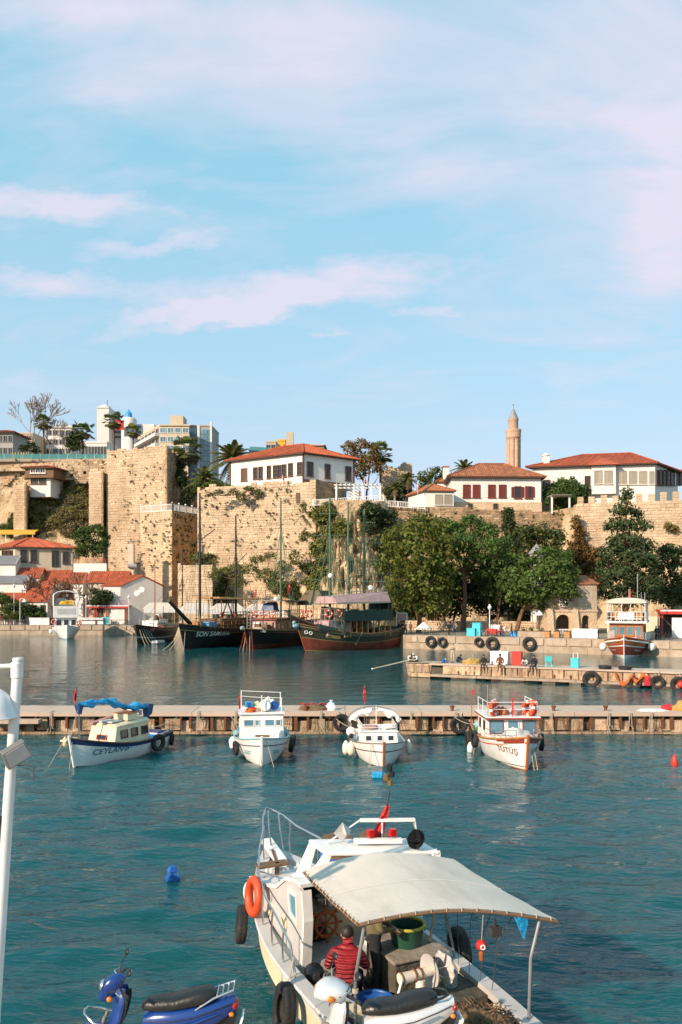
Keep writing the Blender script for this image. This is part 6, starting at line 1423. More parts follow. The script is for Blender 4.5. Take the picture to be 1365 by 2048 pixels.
for (lab,px,rz,top)in (('terrace visitor in navy left of the bare tree',62,.4,'cloth_navy'),('terrace visitor in brown under the fan palm',93,0,'cloth_brown'),('terrace visitor in black right of the fan palm',104,.5,'cloth_black'),('terrace visitor in grey at the glass railing',113,-.4,'cloth_grey'),('terrace visitor in red at the glass railing',128,.2,'cloth_red'),('terrace visitor in tan near the dark palm',139,.1,'cloth_tan'),('terrace visitor in blue before the white pavilion',178,.3,'cloth_blue'),('terrace visitor in black before the white pavilion',186,-.2,'cloth_black'),('terrace visitor in white before the white pavilion',194,.2,'cloth_white')):
 person(lab,(PX(px,186),186,zl),rz,'stand',top,'cloth_black',group='visitors on the terrace')
for (lab,px,py,D)in (('red flag on the fortress wall in front of the mansion',565,968,146.6),('red flag above the white pergola',729,972,147.4),('red and white flag pole beside the annex house',836,1020,146)):
 t=thing('flag',lab,'flag',tuple(P(px,py,D)),0,'flags on the walls');flag(t,(0,0,-.2),1.9 if px<800 else 5.2,1.1,.8,seed=px,pr=.04,pole='white_paint')
 # ------------------------------------------------------------------ tour ships moored at the far quay
class Ship:
 def __init__(s,name,label,bow_px,bow_D,st_px,st_D,hull,group,cat='ship'):
  bx,sx_=Vector((PX(bow_px,bow_D),bow_D)),Vector((PX(st_px,st_D),st_D));s.h=(bx-sx_).normalized();s.L=(bx-sx_).length;c=(bx+sx_)/2
  s.c=c;s.t=thing(name,label,cat,(c.x,c.y,0),math.atan2(s.h.y,s.h.x),group);s.H=hull;hull.L=s.L
  s.n=Vector((-s.h.y,s.h.x))
 def lx(s,px,y=0.0):
  k=(px-CX)/F;o=s.c+s.n*y;return (k*o.y-o.x)/(s.h.x-k*s.h.y)
 def depth(s,x,y=0.0):return (s.c+s.h*x+s.n*y).y
 def lz(s,py,x,y=0.0):return PZ(py,s.depth(x,y))
 def mast(s,px,py_top,y=0.0,r=.16,m='mast_black',base=1.5,yards=(),yr=.06,yp=None):
  x=s.lx(px,y);top=s.lz(py_top,x,y);b=MB();b.tube([(x,y,base),(x,y,base+(top-base)*.6),(x,y,top)],[r,r*.9,r*.6],8);o=b.build('mast',m,s.t,smooth=True)
  for (py,pa,pb)in yards:
   z=s.lz(py,x,y);wa=abs(pb-pa)*s.depth(x,y)/F/2;ax=Vector((s.h.x,-s.h.y))
   w_=Vector((ax.x,ax.y,0));mid=((pa+pb)/2-px)*s.depth(x,y)/F
   quick('yard',yp or m,o,lambda b:b.tube([Vector((x,y,z))+Vector((s.h.x,-s.n.x if False else s.n.x,0))*(mid-wa),Vector((x,y,z))+Vector((s.h.x,s.n.x,0))*(mid+wa)],yr,6))
  return x,top
 def stay(s,a,b_,r=.025,m='rope_dark',sag=.0):quick('stay',m,s.t,lambda b:b.tube(bez(a,b_,sag,6),r,4))
def deck_rail(parent,pts,h,m,post=1.0,r=.03):
 b=MB();up=Vector((0,0,1))
 for a,c in zip(pts,pts[1:]):
  a,c=Vector(a),Vector(c);n=max(1,int((c-a).length/post));b.tube([a+up*h,c+up*h],r,5);b.tube([a+up*h*.5,c+up*h*.5],r*.7,5)
  for i in range(n+1):p=a.lerp(c,i/n);b.tube([p,p+up*h],r,5)
 return b.build('rail',m,parent)
G='tour ships moored at the far quay'
def clutter(S,spans,n,seed):
 """loose deck gear, poles and coils; each piece a part"""
 rs=random.Random(seed)
 for i in range(n):
  x0,x1,y0,y1,z=rs.choice(spans);x,y=rs.uniform(x0,x1),rs.uniform(y0,y1);k=rs.random();m=rs.choice(['wood_brown','wood_warm','wood_grey','rope','boat_white','boat_maroon','tarp_dark','rope_dark','mast_black'])
  if k<.35:w,d_,h_=rs.uniform(.3,.8),rs.uniform(.3,.7),rs.uniform(.3,1.1);quick('deck_box',m,S.t,lambda b:b.box(x-w,x+w,y-d_,y+d_,z,z+h_))
  elif k<.6:h_=rs.uniform(1.2,3.4);dx=rs.uniform(-.5,.5);quick('deck_pole',m,S.t,lambda b:b.tube([(x,y,z),(x+dx,y,z+h_)],.05,5))
  elif k<.8:quick('rope_coil','rope',S.t,lambda b:b.torus((x,y,z+.12),.35,.1,(0,0,1),12,6))
  else:blob_pile(S.t,'canvas_bundle',m,(x,y,z),rs.uniform(.4,.9),rs.uniform(.3,.6),rs.uniform(.3,.8),i+seed,14,6)
def shrouds(S,px,y,ztop,m='rope_dark',z0=2.6,sp=2.0,half=2.5,n=9):
 x=S.lx(px,y)
 def f(b):
  for sd in (1,-1):
   L_=[Vector((x+q*sp/2,sd*half,z0))for q in (-1,0,1)];T=Vector((x,y,ztop))
   for p in L_:b.tube([p,T],.022,4)
   for i in range(1,n):t_=i/n*.85;b.tube([L_[0].lerp(T,t_),L_[2].lerp(T,t_)],.014,4)
 quick('shrouds',m,S.t,f)
 # black ship with lettering
S=Ship('black_ship','black wooden tour ship with white name on the bow, left of centre',366,108.5,520,128,Hull(20,5.6,3.5,2.5,3.2,-.8,.75,.45,1.6,.9,.4,.5,2.4,.5),G)
S.H.build(S.t,[(.2,'boat_red'),(1.0,'boat_black')],'wood_brown','boat_black',railm='wood_brown',railr=.09,stemm='wood_brown');S.H.stripe(S.t,.80,.825,'ink_gold',t0=.1)
S.H.text(S.t,'SON SAMURAI',.9,1.65,.95,'flag_white',1,shear=.25)
quick('bowsprit','mast_black',S.t,lambda b:b.tube([(S.L/2-1.5,.2,3.4),(S.L/2+5.2,1.4,6.6)],[.3,.2],8))
cabin_box(S.t,'deck_house',-6,4.2,3.8,2.0,4.0,'wood_brown',.2,.2)
for i in range(6):pane_quad(S.t,[(3.4-i*1.5,1.91,2.9),(2.4-i*1.5,1.91,2.9),(2.4-i*1.5,1.91,3.7),(3.4-i*1.5,1.91,3.7)],'wood_brown')
quick('awning','wood_warm',S.t,lambda b:b.hexa([(-6.5,-2.5,6.7),(4.6,-2.3,6.9),(4.6,2.3,6.9),(-6.5,2.5,6.7),(-6.5,-2.2,6.95),(4.6,-2.0,7.15),(4.6,2.0,7.15),(-6.5,2.2,6.95)]))
for x in (-6,-2.5,1,4.2):
 for y in (-2.1,2.1):quick('awning_post','wood_brown',S.t,lambda b:b.tube([(x,y,2.2),(x,y,6.75)],.07,6))
quick('brace','mast_black',S.t,lambda b:(b.bar((4.2,2.15,4.2),(2.6,2.15,6.7),.14),b.bar((1.2,2.15,4.2),(2.8,2.15,6.7),.14)))
deck_rail(S.t,[(9.2,1.0,3.2),(5.5,2.5,2.7),(-8,2.6,2.7)],1.0,'wood_warm',1.1,.05)
deck_rail(S.t,[(4.2,1.9,4.02),(-6,1.9,4.02)],.9,'wood_warm',.9,.05)
for x in (4.0,.6,-3.6):lifebuoy(S.t,(x,2.02,4.55),.36,.1)
quick('deck_planter','boat_blue',S.t,lambda b:b.box(4.6,6.6,-1,1.6,2.9,3.6));quick('crate','wood_warm',S.t,lambda b:b.box(7.0,8.2,-.6,.8,3.0,3.7))
S.mast(400,986,0,.2,yards=((1085,388,412),(1192,385,420)),yr=.05)
x,top=S.mast(472,1031,0,.19,yards=((1084,449,497),(1130,460,485),(1147,434,510)),yr=.05)
quick('crane_boom','mast_black',S.t,lambda b:b.tube([(S.lx(403),0,S.lz(1085,0)),(S.lx(403)+.6,2.6,S.lz(1067,0))],.07,5));quick('crane_boom','mast_black',S.t,lambda b:b.tube([(x,.1,S.lz(1128,x)),(x+.5,2.2,S.lz(1108,x))],.06,5))
S.stay((S.L/2+5,1.3,6.5),(S.lx(400),0,20));S.stay((S.lx(400),0,20),(x,0,17),.02);S.stay((x,0,17),(-9.5,0,5));S.stay((S.lx(400),0,19),(S.lx(400)-1.8,2.4,3));S.stay((S.lx(400),0,19),(S.lx(400)+1.4,2.4,3))
for i in range(4):quick('mooring_line','rope',S.t,lambda b:b.tube(bez((S.L/2-.3+i*.1,.2-.3*i,3.2-i*.4),(S.L/2+1.0+i*.5,.8-.9*i,-.2),.3,6),.04,4))
flag(S.t,(-6.4,1.8,6.9),1.6,1.2,.8,seed=5)
clutter(S,[(-6,4,-1.6,1.6,4.02),(4.6,8.5,-1,1.6,2.95)],16,3);shrouds(S,400,0,17);shrouds(S,472,0,14)
# small dark boat behind it
S0=Ship('dark_boat','low dark boat tangled in ropes at the far left of the ships',274,120,336,137,Hull(14,5.0,3.0,2.2,2.6,-.6,.75,.45,1.0,.9,.4,.3,2.2,.4),G)
S0.H.build(S0.t,[(.3,'boat_black'),(1.0,'boat_black')],'wood_brown','boat_black',railm='wood_brown',railr=.07);S0.H.stripe(S0.t,.45,.5,'white_paint',t0=.2)
cabin_box(S0.t,'deck_house',-4,2.2,2.6,1.5,3.4,'boat_white',.3,.1,.1,'boat_white')
for i in range(4):pane_quad(S0.t,[(1.6-i*1.4,1.31,2.3),(.6-i*1.4,1.31,2.3),(.6-i*1.4,1.27,3.1),(1.6-i*1.4,1.27,3.1)],'white_paint')
deck_rail(S0.t,[(5.6,1.0,2.2),(2,1.9,1.9),(-5,1.9,1.9)],.9,'rope',1.0,.04);S0.mast(365,1102,0,.13,yards=((1180,355,375),));S0.mast(310,1120,0,.09,'boat_red',1.5)
for i in range(5):lifebuoy(S0.t,(3.4-i*.9,1.95,2.4),.3,.09)
for i in range(5):quick('mooring_line','rope',S0.t,lambda b:b.tube(bez((S0.L/2-.6*i,.4+.15*i,2.3),(S0.L/2+.6-.8*i,1.6+.3*i,-.2),.3,6),.045,4))
quick('gangplank','boat_white',S0.t,lambda b:b.hexa([(4.2,2.2,.1),(6.8,1.6,.1),(6.8,2.6,.1),(4.2,3.0,.1),(4.2,2.2,.5),(6.8,1.6,.5),(6.8,2.6,.5),(4.2,3.0,.5)]))
S0.stay((7,0,2.4),(S0.lx(365),0,13));S0.stay((S0.lx(365),0,13),(-6.8,0,2.5))
clutter(S0,[(2.5,5.5,-1,1.2,1.9),(-4,2,-1,1,3.46)],12,5);shrouds(S0,365,0,11,z0=1.9,half=2)
# maroon and pink ship
S=Ship('maroon_ship','maroon-hulled tour ship with pink cabin between the black and green ships',494,106.5,604,127,Hull(20,5.2,2.9,2.3,2.8,-.8,.78,.45,1.4,.9,.4,.4,2.3,.4),G)
S.H.build(S.t,[(.42,'boat_maroon'),(1.0,'boat_black')],'wood_brown','boat_black',railm='wood_warm',railr=.08,stemm='boat_orange')
cabin_box(S.t,'deck_house',-7.5,5.0,3.6,1.8,3.9,'boat_pink',.2,.2,.1,'boat_maroon',.3,.14)
for i in range(3):quick('door',['boat_white','wood_grey','boat_pink'][i],S.t,lambda b:b.box(5.0-.001,5.04,-1.5+i*1.0,-.6+i*1.0,1.95,3.6))
for i in range(7):pane_quad(S.t,[(4.2-i*1.5,1.8,2.5),(3.2-i*1.5,1.8,2.5),(3.2-i*1.5,1.77,3.5),(4.2-i*1.5,1.77,3.5)],'wood_brown')
deck_rail(S.t,[(5.2,-1.9,4.06),(5.2,1.9,4.06),(-7,1.9,4.06)],1.15,'wood_grey',.8,.05)
for y in (-1.3,0,1.3):lifebuoy(S.t,(5.33,y,4.7),.38,.1,(1,0,0))
quick('tarp_bundle','tarp_dark',S.t,lambda b:b.hexa([(1,-1.2,5.0),(3.2,-1.2,5.0),(3.2,.8,5.0),(1,.8,5.0),(1.2,-1,6.3),(3,-.9,6.1),(2.9,.6,6.2),(1.3,.6,6.4)]));quick('upper_roof','wood_grey',S.t,lambda b:b.box(-7.5,4.0,-2.2,2.2,6.5,6.64))
for x in (-7,-3.5,0,3.7):
 for y in (-2,2):quick('roof_post','wood_grey',S.t,lambda b:b.tube([(x,y,4.05),(x,y,6.49)],.06,6))
quick('ladder','wood_grey',S.t,lambda b:([b.bar((5.5,y,2.4),(5.2,y,5.6),.08)for y in (-2.3,-1.8)]+[b.bar((5.48-i*.04,-2.3,2.7+i*.4),(5.48-i*.04,-1.8,2.7+i*.4),.05)for i in range(7)]))
S.mast(562,996,0,.17,'mast_green',yards=((1048,534,590),(1099,530,584)),yr=.045,yp='mast_black');S.stay((9.8,0,2.9),(S.lx(562),0,18));S.stay((S.lx(562),0,18),(-9.5,0,3.5));S.stay((S.lx(562),0,19),(S.lx(562)+2.2,2.4,3))
for i in range(5):quick('mooring_line','rope'if i%2 else 'boat_red',S.t,lambda b:b.tube(bez((S.L/2-.2,-.4+.25*i,2.6),(S.L/2+.5,-.9+.5*i,-.2),.2,5),.05,4))
quick('anchor_float','boat_teal',S.t,lambda b:b.ball((S.L/2-.6,-.9,2.9),.5,.3,.3))
clutter(S,[(5.4,8.5,-1.2,1.4,2.3),(-7,4.5,-1.6,1.6,4.06),(-7,3.5,-1.8,1.8,6.65)],20,8);shrouds(S,562,0,17,'rope_green')
# green ship
S=Ship('green_ship','green and maroon tour ship with three green masts and dark awning',607,103,786,113.5,Hull(16,5.4,3.7,2.2,3.0,-.8,.8,.45,1.9,.9,.4,.5,2.2,.45),G)
S.H.build(S.t,[(.60,'boat_maroon'),(.62,'ink_gold'),(1.0,'boat_green')],'wood_brown','boat_green',railm='wood_brown',railr=.1,stemm='boat_orange');S.H.stripe(S.t,.93,.955,'ink_gold',t0=.05);S.H.stripe(S.t,.2,.24,'ink_gold','waterline')
S.H.stripe(S.t,.7,.82,'ink_gold','scroll_ornament',.70,.82)
quick('bowsprit','wood_brown',S.t,lambda b:b.tube([(S.L/2-2,0,3.3),(S.L/2+2.6,0,4.9)],[.22,.14],8))
quick('figurehead','boat_teal',S.t,lambda b:(b.ball((S.L/2+1.2,0,3.4),.5,.3,.35),b.ball((S.L/2+1.5,0,3.8),.25,.2,.25)))
quick('eye_plate','flag_white',S.t,lambda b:[b.torus(S.H.pt(t_,.78,1,.03),.2,.06,(.3,1,0),10,5)for t_ in (.955,.925)])
xa,xb=S.lx(688,2.6),S.lx(786,2.6)
zA,zB,zC=S.lz(1242,0,2.6),S.lz(1213,0,2.6),S.lz(1268,0,2.6)
def skirt(b):
 n=14
 for i in range(n):
  a,c=xa+(xb-xa)*i/n,xa+(xb-xa)*(i+1)/n;sg=.25*math.sin(math.pi*((i/n)*3%1));b.hexa([(a,2.62,zA-.02),(c,2.62,zA-.02),(c,2.70,zA-.02),(a,2.70,zA-.02),(a,2.62,zB-.6+sg),(c,2.62,zB-.6+sg),(c,2.70,zB-.6+sg),(a,2.70,zB-.6+sg)])
quick('side_curtain','awning_green',S.t,skirt);quick('front_curtain','awning_green',S.t,lambda b:b.hexa([(xa,-2.6,zC),(xa+.06,-2.6,zC),(xa+.06,2.61,zC),(xa,2.61,zC),(xa-.5,-2.6,zB),(xa-.44,-2.6,zB),(xa-.44,2.61,zB-.3),(xa-.5,2.61,zB-.3)]))
quick('upper_deck','wood_brown',S.t,lambda b:b.box(xb+.3,xa-.2,-2.55,2.55,zA+.02,zA+.2))
n=9
for i in range(n):
 x=xa-.3+(xb-xa+.6)*i/(n-1);quick('deck_post','wood_warm',S.t,lambda b:b.tube([(x,2.45,1.8),(x,2.45,zA)],.09,6))
for i in range(7):quick('chair_row','wood_warm',S.t,lambda b:(b.box(xa-1.2-i*1.35,xa-.7-i*1.35,1.0,1.5,2.2,2.3),b.box(xa-1.2-i*1.35,xa-1.1-i*1.35,1.0,1.5,2.3,2.95),[b.box(xa-1.2-i*1.35+q,xa-1.12-i*1.35+q,1.0+w_,1.08+w_,1.76,2.2)for q in (0,.42)for w_ in (0,.42)]))
quick('inner_wall','boat_maroon',S.t,lambda b:b.box(xb+.4,xa-.5,-1.4,-1.2,1.8,zA))
zU0,zU1=S.lz(1207,0,2.2),S.lz(1183,0,2.2);x1u,x0u=S.lx(668,1.8),S.lx(776,1.8)
quick('mauve_awning','awning_mauve',S.t,lambda b:(b.hexa([(x0u,-2.3,zU0+.3),(x1u,-2.3,zU0),(x1u,2.4,zU0),(x0u,2.4,zU0+.2),(x0u,-1.6,zU1),(x1u,-1.6,zU1-.7),(x1u,1.7,zU1-.7),(x0u,1.7,zU1)]),))
quick('awning_trim','rope',S.t,lambda b:(b.bar((x0u,2.43,zU0+.2),(x1u,2.43,zU0),.06,.22),b.bar((x0u,1.7,zU1+.35),(x1u,1.7,zU1-.3),.07,.09),[b.bar((x0u+(x1u-x0u)*i/6,1.7,zU1-.7*i/6),(x0u+(x1u-x0u)*i/6,1.7,zU1+.35-.65*i/6),.05)for i in range(7)]))
quick('stern_curtain','awning_green',S.t,lambda b:b.hexa([(x0u-.12,-2.3,zA),(x0u-.06,-2.3,zA),(x0u-.06,2.3,zA),(x0u-.12,2.3,zA),(x0u-.32,-2.3,zU0+.9),(x0u-.26,-2.3,zU0+.9),(x0u-.26,2.3,zU0+.6),(x0u-.32,2.3,zU0+.6)]))
for x in (x0u+.2,(x0u+x1u)/2,x1u-.2):quick('awning_post','wood_brown',S.t,lambda b:b.tube([(x,2.2,zA+.2),(x,2.2,zU0+.05)],.07,6))
# fore cabin with lifebuoys and pale rail
cabin_box(S.t,'fore_cabin',S.lx(676)-1,S.lx(640),3.2,2.0,4.0,'awning_mauve',.3,0,.2);deck_rail(S.t,[(S.lx(640)-.2,-1.6,4.02),(S.lx(640)-.2,1.6,4.02),(S.lx(676)-1,1.6,4.02)],1.5,'boat_pink',.8,.05)
for i,px in enumerate((606,622,641,661)):lifebuoy(S.t,(S.lx(max(px,630))+(.0 if px>630 else.1),1.75 if px>630 else (-1.0+(622-px)*-.06),4.9),.42,.11,(0.5,1,0))
quick('green_boat_cover','awning_green',S.t,lambda b:b.hexa([(S.lx(675,2),1.6,2.7),(S.lx(640,1.5),1.0,2.9),(S.lx(640,1.5),1.5,2.9),(S.lx(675,2),2.2,2.7),(S.lx(675,2),1.7,3.0),(S.lx(640,1.5),1.1,3.6),(S.lx(640,1.5),1.4,3.6),(S.lx(675,2),2.1,3.0)]))
for px,py,y in ((660,994,0),(697,1004,.2),(729,1018,0)):
 S.mast(px,py,y,.17,'mast_green',1.8,yards={660:((1027,638,690),(1071,628,690),(1117,622,700),(1160,615,700)),697:((1078,655,755),(1120,690,760),(1163,660,770)),729:((1045,690,752),(1086,695,768),(1127,705,765))}[px],yr=.045,yp='mast_green')
for (pa,pb)in ((612,660),(660,697),(697,729),(729,780)):
 for py in (1022,1080,1130):S.stay((S.lx(pa),0,S.lz(py,0)if pa!=612 else 4.4),(S.lx(pb),0,S.lz(py+8,0)if pb!=780 else 6),.02,'rope_green',.4)
quick('radar_dome','white_paint',S.t,lambda b:b.ball((S.lx(659),.25,S.lz(1153,0)),.35));quick('satellite_dome','white_paint',S.t,lambda b:b.ball((S.lx(747,1.7),1.2,zU1+.5),.4))
flag(S.t,(S.lx(588),-.6,3.9),5.2,1.3,.9,seed=8,pole='mast_black',pr=.05)
quick('oar','wood_grey',S.t,lambda b:b.tube([S.H.pt(.55,.5,1,.1),S.H.pt(.52,1.05,1,.1)],.06,5))
clutter(S,[(xa,6.0,-1.2,1.6,2.5),(xb+1,xa-1,-1.5,1.8,zA+.2),(xb+1,xa-1,0.2,2.2,1.8)],24,11);[shrouds(S,px,0,16,'rope_green',3.0,2.4,2.6)for px in (660,697,729)]
# thatched boat behind the green ship
S=Ship('thatched_boat','boat with brown thatched deck roof behind the green ship',618,121,655,133,Hull(12,4.6,2.6,2.1,2.3,-.6,.8,.45,.9,.9,.4,.3,2.2,.4),G)
S.H.build(S.t,[(.4,'boat_maroon'),(1.0,'wood_brown')],'wood_brown',railm='wood_warm',railr=.07)
quick('thatched_roof','thatch',S.t,lambda b:b.hexa([(-5,-2.3,6.0),(4.6,-2.3,6.0),(4.6,2.3,6.0),(-5,2.3,6.0),(-4.4,-1.0,8.2),(4.0,-1.0,8.2),(4.0,1.0,8.2),(-4.4,1.0,8.2)]))
for x in (-4.6,0,4.2):
 for y in (-2,2):quick('roof_post','wood_brown',S.t,lambda b:b.tube([(x,y,1.7),(x,y,6.05)],.08,6))
quick('roof_edge','rope',S.t,lambda b:b.bar((4.65,-2.4,5.95),(4.65,2.4,5.95),.08,.14));cabin_box(S.t,'deck_house',-4,3.2,3.2,1.7,3.6,'boat_pink')
# ---- red and white tour boat at right
S=Ship('tour_boat','red and white two-deck tour boat facing the camera at the right quay',1249,91,1262,103,Hull(12,5.2,2.5,1.75,1.9,-.6,.86,.5,.6,.75,.35,.1,2.6,.35),'small tour boats at the far quay','boat')
S.H.build(S.t,[(.3,'boat_white'),(.33,'boat_white'),(.66,'boat_red'),(.70,'boat_white'),(1.0,'wood_red')],'wood_brown','boat_white',railm='wood_red',railr=.07,stemm='boat_white')
for side in (1,-1):S.H.stripe(S.t,.5,.56,'boat_white','name_plate',.74,.86)
hwid=4.3;z1,z2,z3=1.5,3.95,4.1
cabin_box(S.t,'saloon',-5.4,2.6,hwid-.5,z1,z2,'wood_red')
for i,y in enumerate((-1.35,-.45,.45,1.35)):
 pane_quad(S.t,[(2.601,y-.36,2.5),(2.601,y+.36,2.5),(2.601,y+.36,3.6),(2.601,y-.36,3.6)],'wood_warm','glass_blue',.06)
for i in range(6):
 for sd in (1,-1):
  q=[(2.2-i*1.25,sd*(hwid-.5)/2+sd*.001,2.4),(1.2-i*1.25,sd*(hwid-.5)/2+sd*.001,2.4),(1.2-i*1.25,sd*(hwid-.5)/2+sd*.001,3.6),(2.2-i*1.25,sd*(hwid-.5)/2+sd*.001,3.6)]
  pane_quad(S.t,q if sd==1 else q[::-1],'wood_warm','glass_blue',.06)
quick('upper_deck','boat_white',S.t,lambda b:b.box(-5.8,3.1,-hwid/2-.15,hwid/2+.15,z2+.003,z3+.08))
deck_rail(S.t,[(-5.6,-hwid/2,z3+.08),(3.0,-hwid/2,z3+.08),(3.0,hwid/2,z3+.08),(-5.6,hwid/2,z3+.08)],1.1,'boat_white',.45,.035)
quick('rail_screen','boat_white',S.t,lambda b:(b.box(-5.6,2.9,-hwid/2-.03,-hwid/2+.01,z3+.3,z3+1.1),b.box(2.96,3.0,-.9,.9,z3+.3,z3+1.1)))
quick('canopy','canopy_cloth',S.t,lambda b:b.rings([[Vector((x,hwid/2*1.06*math.cos(a),6.35+.62*math.sin(a)*(1 if math.sin(a)>0 else.12)))for a in [math.pi*2*j/24 for j in range(24)]]for x in (-5.6,3.1)]),smooth=True)
for x in (-5.3,-2.5,.2,2.9):
 for y in (-hwid/2+.05,hwid/2-.05):quick('canopy_post','boat_white',S.t,lambda b:b.tube([(x,y,z3+.08),(x,y,6.4)],.045,6))
for x in (2.9,):[quick('canopy_post','boat_white',S.t,lambda b:b.tube([(x,y,z3+.08),(x,y,6.7)],.04,6))for y in (-.5,.5)]
for i in range(5):
 for j in (-1,1):quick('bench','wood_warm',S.t,lambda b:(b.box(1.6-i*1.5,2.1-i*1.5,j*1.1-.7,j*1.1+.7,z3+.45,z3+.53),b.box(1.6-i*1.5,1.68-i*1.5,j*1.1-.7,j*1.1+.7,z3+.53,z3+1.0),b.box(1.6-i*1.5,2.1-i*1.5,j*1.1-.65,j*1.1-.58,z3+.08,z3+.45),b.box(1.6-i*1.5,2.1-i*1.5,j*1.1+.58,j*1.1+.65,z3+.08,z3+.45)))
deck_rail(S.t,[(4.9,-1.2,2.2),(3,-2.1,1.9),(-5,-2.4,1.8)],.95,'boat_white',.35,.03);deck_rail(S.t,[(4.9,1.2,2.2),(3,2.1,1.9),(-5,2.4,1.8)],.95,'boat_white',.35,.03)
quick('deck_cushion','boat_white',S.t,lambda b:b.box(2.9,4.4,-1.2,1.2,1.95,2.3));quick('antenna','steel',S.t,lambda b:b.tube([(1.5,1.2,6.7),(1.5,1.2,9.8)],.05,5));quick('light_mast','steel',S.t,lambda b:(b.tube([(.6,.2,6.8),(.6,.2,8.0)],.05,5),b.tube([(1.0,1.6,5.2),(1.0,1.6,7.6)],.04,5),b.tube([(1.0,2.0,5.2),(1.0,2.0,7.6)],.04,5),b.tube([(1.0,1.6,5.3),(1.0,2.0,5.3)],.04,5)))
for i,(x,y)in enumerate(((2.0,2.75),(1.2,2.85),(3.3,-2.55))):quick('fender','boat_white',S.t,lambda b:b.ball((x,y,1.15),.42,.42,.5),smooth=True)
flag(S.t,(-5.5,0,6.8),1.4,1.1,.7,seed=2)
# ---- small white tour boat at the left quay
S=Ship('white_tour_boat','white tour boat with arched frame top at the left quay',134,136,130,148.5,Hull(12.5,4.6,2.4,1.7,1.9,-.6,.86,.5,.6,.8,.36,.1,2.5,.35),'small tour boats at the far quay','boat')
S.H.build(S.t,[(.25,'boat_teal'),(1.0,'boat_white')],'boat_white',railm='boat_white',railr=.06)
cabin_box(S.t,'wheelhouse',-4.5,2.8,3.7,1.5,3.6,'boat_white',.1,0,.1)
for y,m_ in ((-1.2,'glass_dark'),(0,'ring_orange'),(1.2,'glass_dark')):pane_quad(S.t,[(2.79,y-.45,2.2),(2.79,y+.45,2.2),(2.74,y+.45,3.3),(2.74,y-.45,3.3)],'boat_white','glass_dark',.06)
quick('deck_band','boat_white',S.t,lambda b:b.box(-5,3.2,-2.1,2.1,3.61,5.6));quick('deck_band_panel','boat_grey',S.t,lambda b:b.box(3.2,3.23,-1.5,1.5,4.2,5.2))
quick('arch_top','boat_white',S.t,lambda b:[b.tube([(x,2.1*math.cos(a),7.4+.9*math.sin(a))for a in [math.pi*j/12 for j in range(13)]],.07,6)for x in (-4.8,-1,3.0)]+[b.tube([(-4.8,2.1*math.cos(a),7.4+.9*math.sin(a)),(3.0,2.1*math.cos(a),7.4+.9*math.sin(a))],.05,6)for a in (0,.8,1.57,2.3,3.14)])
for x in (-4.8,-1,3.0):[quick('top_post','boat_white',S.t,lambda b:b.tube([(x,y,5.6),(x,y,7.45)],.06,6))for y in (-2.1,2.1)]
quick('deck_cover','awning_yellow',S.t,lambda b:b.hexa([(-1,-1.2,5.9),(2,-1.2,5.9),(2,1.4,5.9),(-1,1.4,5.9),(-1,-.8,6.5),(2,-.4,6.4),(2,1.0,6.5),(-1,1.0,6.7)]));lifebuoy(S.t,(2.9,-2.1,2.9),.34,.1,(1,0,0));lifebuoy(S.t,(2.9,2.1,2.6),.34,.1,(1,0,0))
for i in range(2):quick('fender','boat_white',S.t,lambda b:b.ball((3.0-i,-2.55,1.2),.32,.32,.45))
# ------------------------------------------------------------------ near pier
PZ1,PY0,PY1=1.12,39.7,42.3
np_=thing('concrete_pier','long rust-stained concrete pier behind the four moored fishing boats','pier',(0,PY0,0),0,'piers')
def local_mesh(name,fn,m):
 b=MB();fn(b);o=b.build(name,m);me=o.data;bpy.data.objects.remove(o);return me
def put(name,me,parent,loc,sc=(1,1,1),rz=0):
 o=bpy.data.objects.new(name,me);col.objects.link(o);o.parent=parent;o.location=loc;o.scale=sc;o.rotation_euler=(0,0,rz);return o
slab=local_mesh('deck_slab',lambda b:b.box(-.497,.497,0,1,0,1),'concrete_pale');panel=local_mesh('panel',lambda b:b.hexa([(-.48,0,0),(.48,0,0),(.48,1,0),(-.48,1,0),(-.48,.1,1),(.48,.1,1),(.48,1,1),(-.48,1,1)]),'concrete_rust');rib=local_mesh('rib',lambda b:b.box(-.5,.5,0,1,0,1),'rust');pile=local_mesh('pile',lambda b:b.box(-.5,.5,0,1,0,1),'concrete_dark')
x=-34.0
while x<34:put('deck_slab',slab,np_,(x+1.9,rnd(-.05,.03),PZ1-.2),(3.8,PY1-PY0+.04,.2+rnd(-.012,.012)));x+=3.8
x=-24.0
while x<24:
 w=rnd(.4,1.0);put('panel',panel,np_,(x+w/2,.18+rnd(-.05,.1),.14+rnd(-.03,.08)),(w,.3,.62+rnd(-.12,.06)))
 if random.random()<.85:put('rib',rib,np_,(x,.05+rnd(-.02,.06),.2+rnd(0,.15)),(rnd(.06,.18),.3,.66))
 x+=w+(rnd(.15,.4)if random.random()<.3 else 0)
quick('beam','concrete_dark',np_,lambda b:b.box(-34,34,.5,PY1-PY0-.1,.2,PZ1-.21));quick('ledge','concrete_rust',np_,lambda b:[b.box(-24+i*4.0,-24.0+i*4.0+3.96,.06,.5,.02,.135)for i in range(12)])  # dark beam colour paints the shade in the gaps under the deck
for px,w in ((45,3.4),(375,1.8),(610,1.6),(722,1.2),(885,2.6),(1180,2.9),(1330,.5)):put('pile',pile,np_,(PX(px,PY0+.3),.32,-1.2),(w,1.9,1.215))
quick('side_landing','concrete_pale',np_,lambda b:b.box(PX(-20,PY0),PX(78,PY0-.4),-.5,.05,.62,.8))
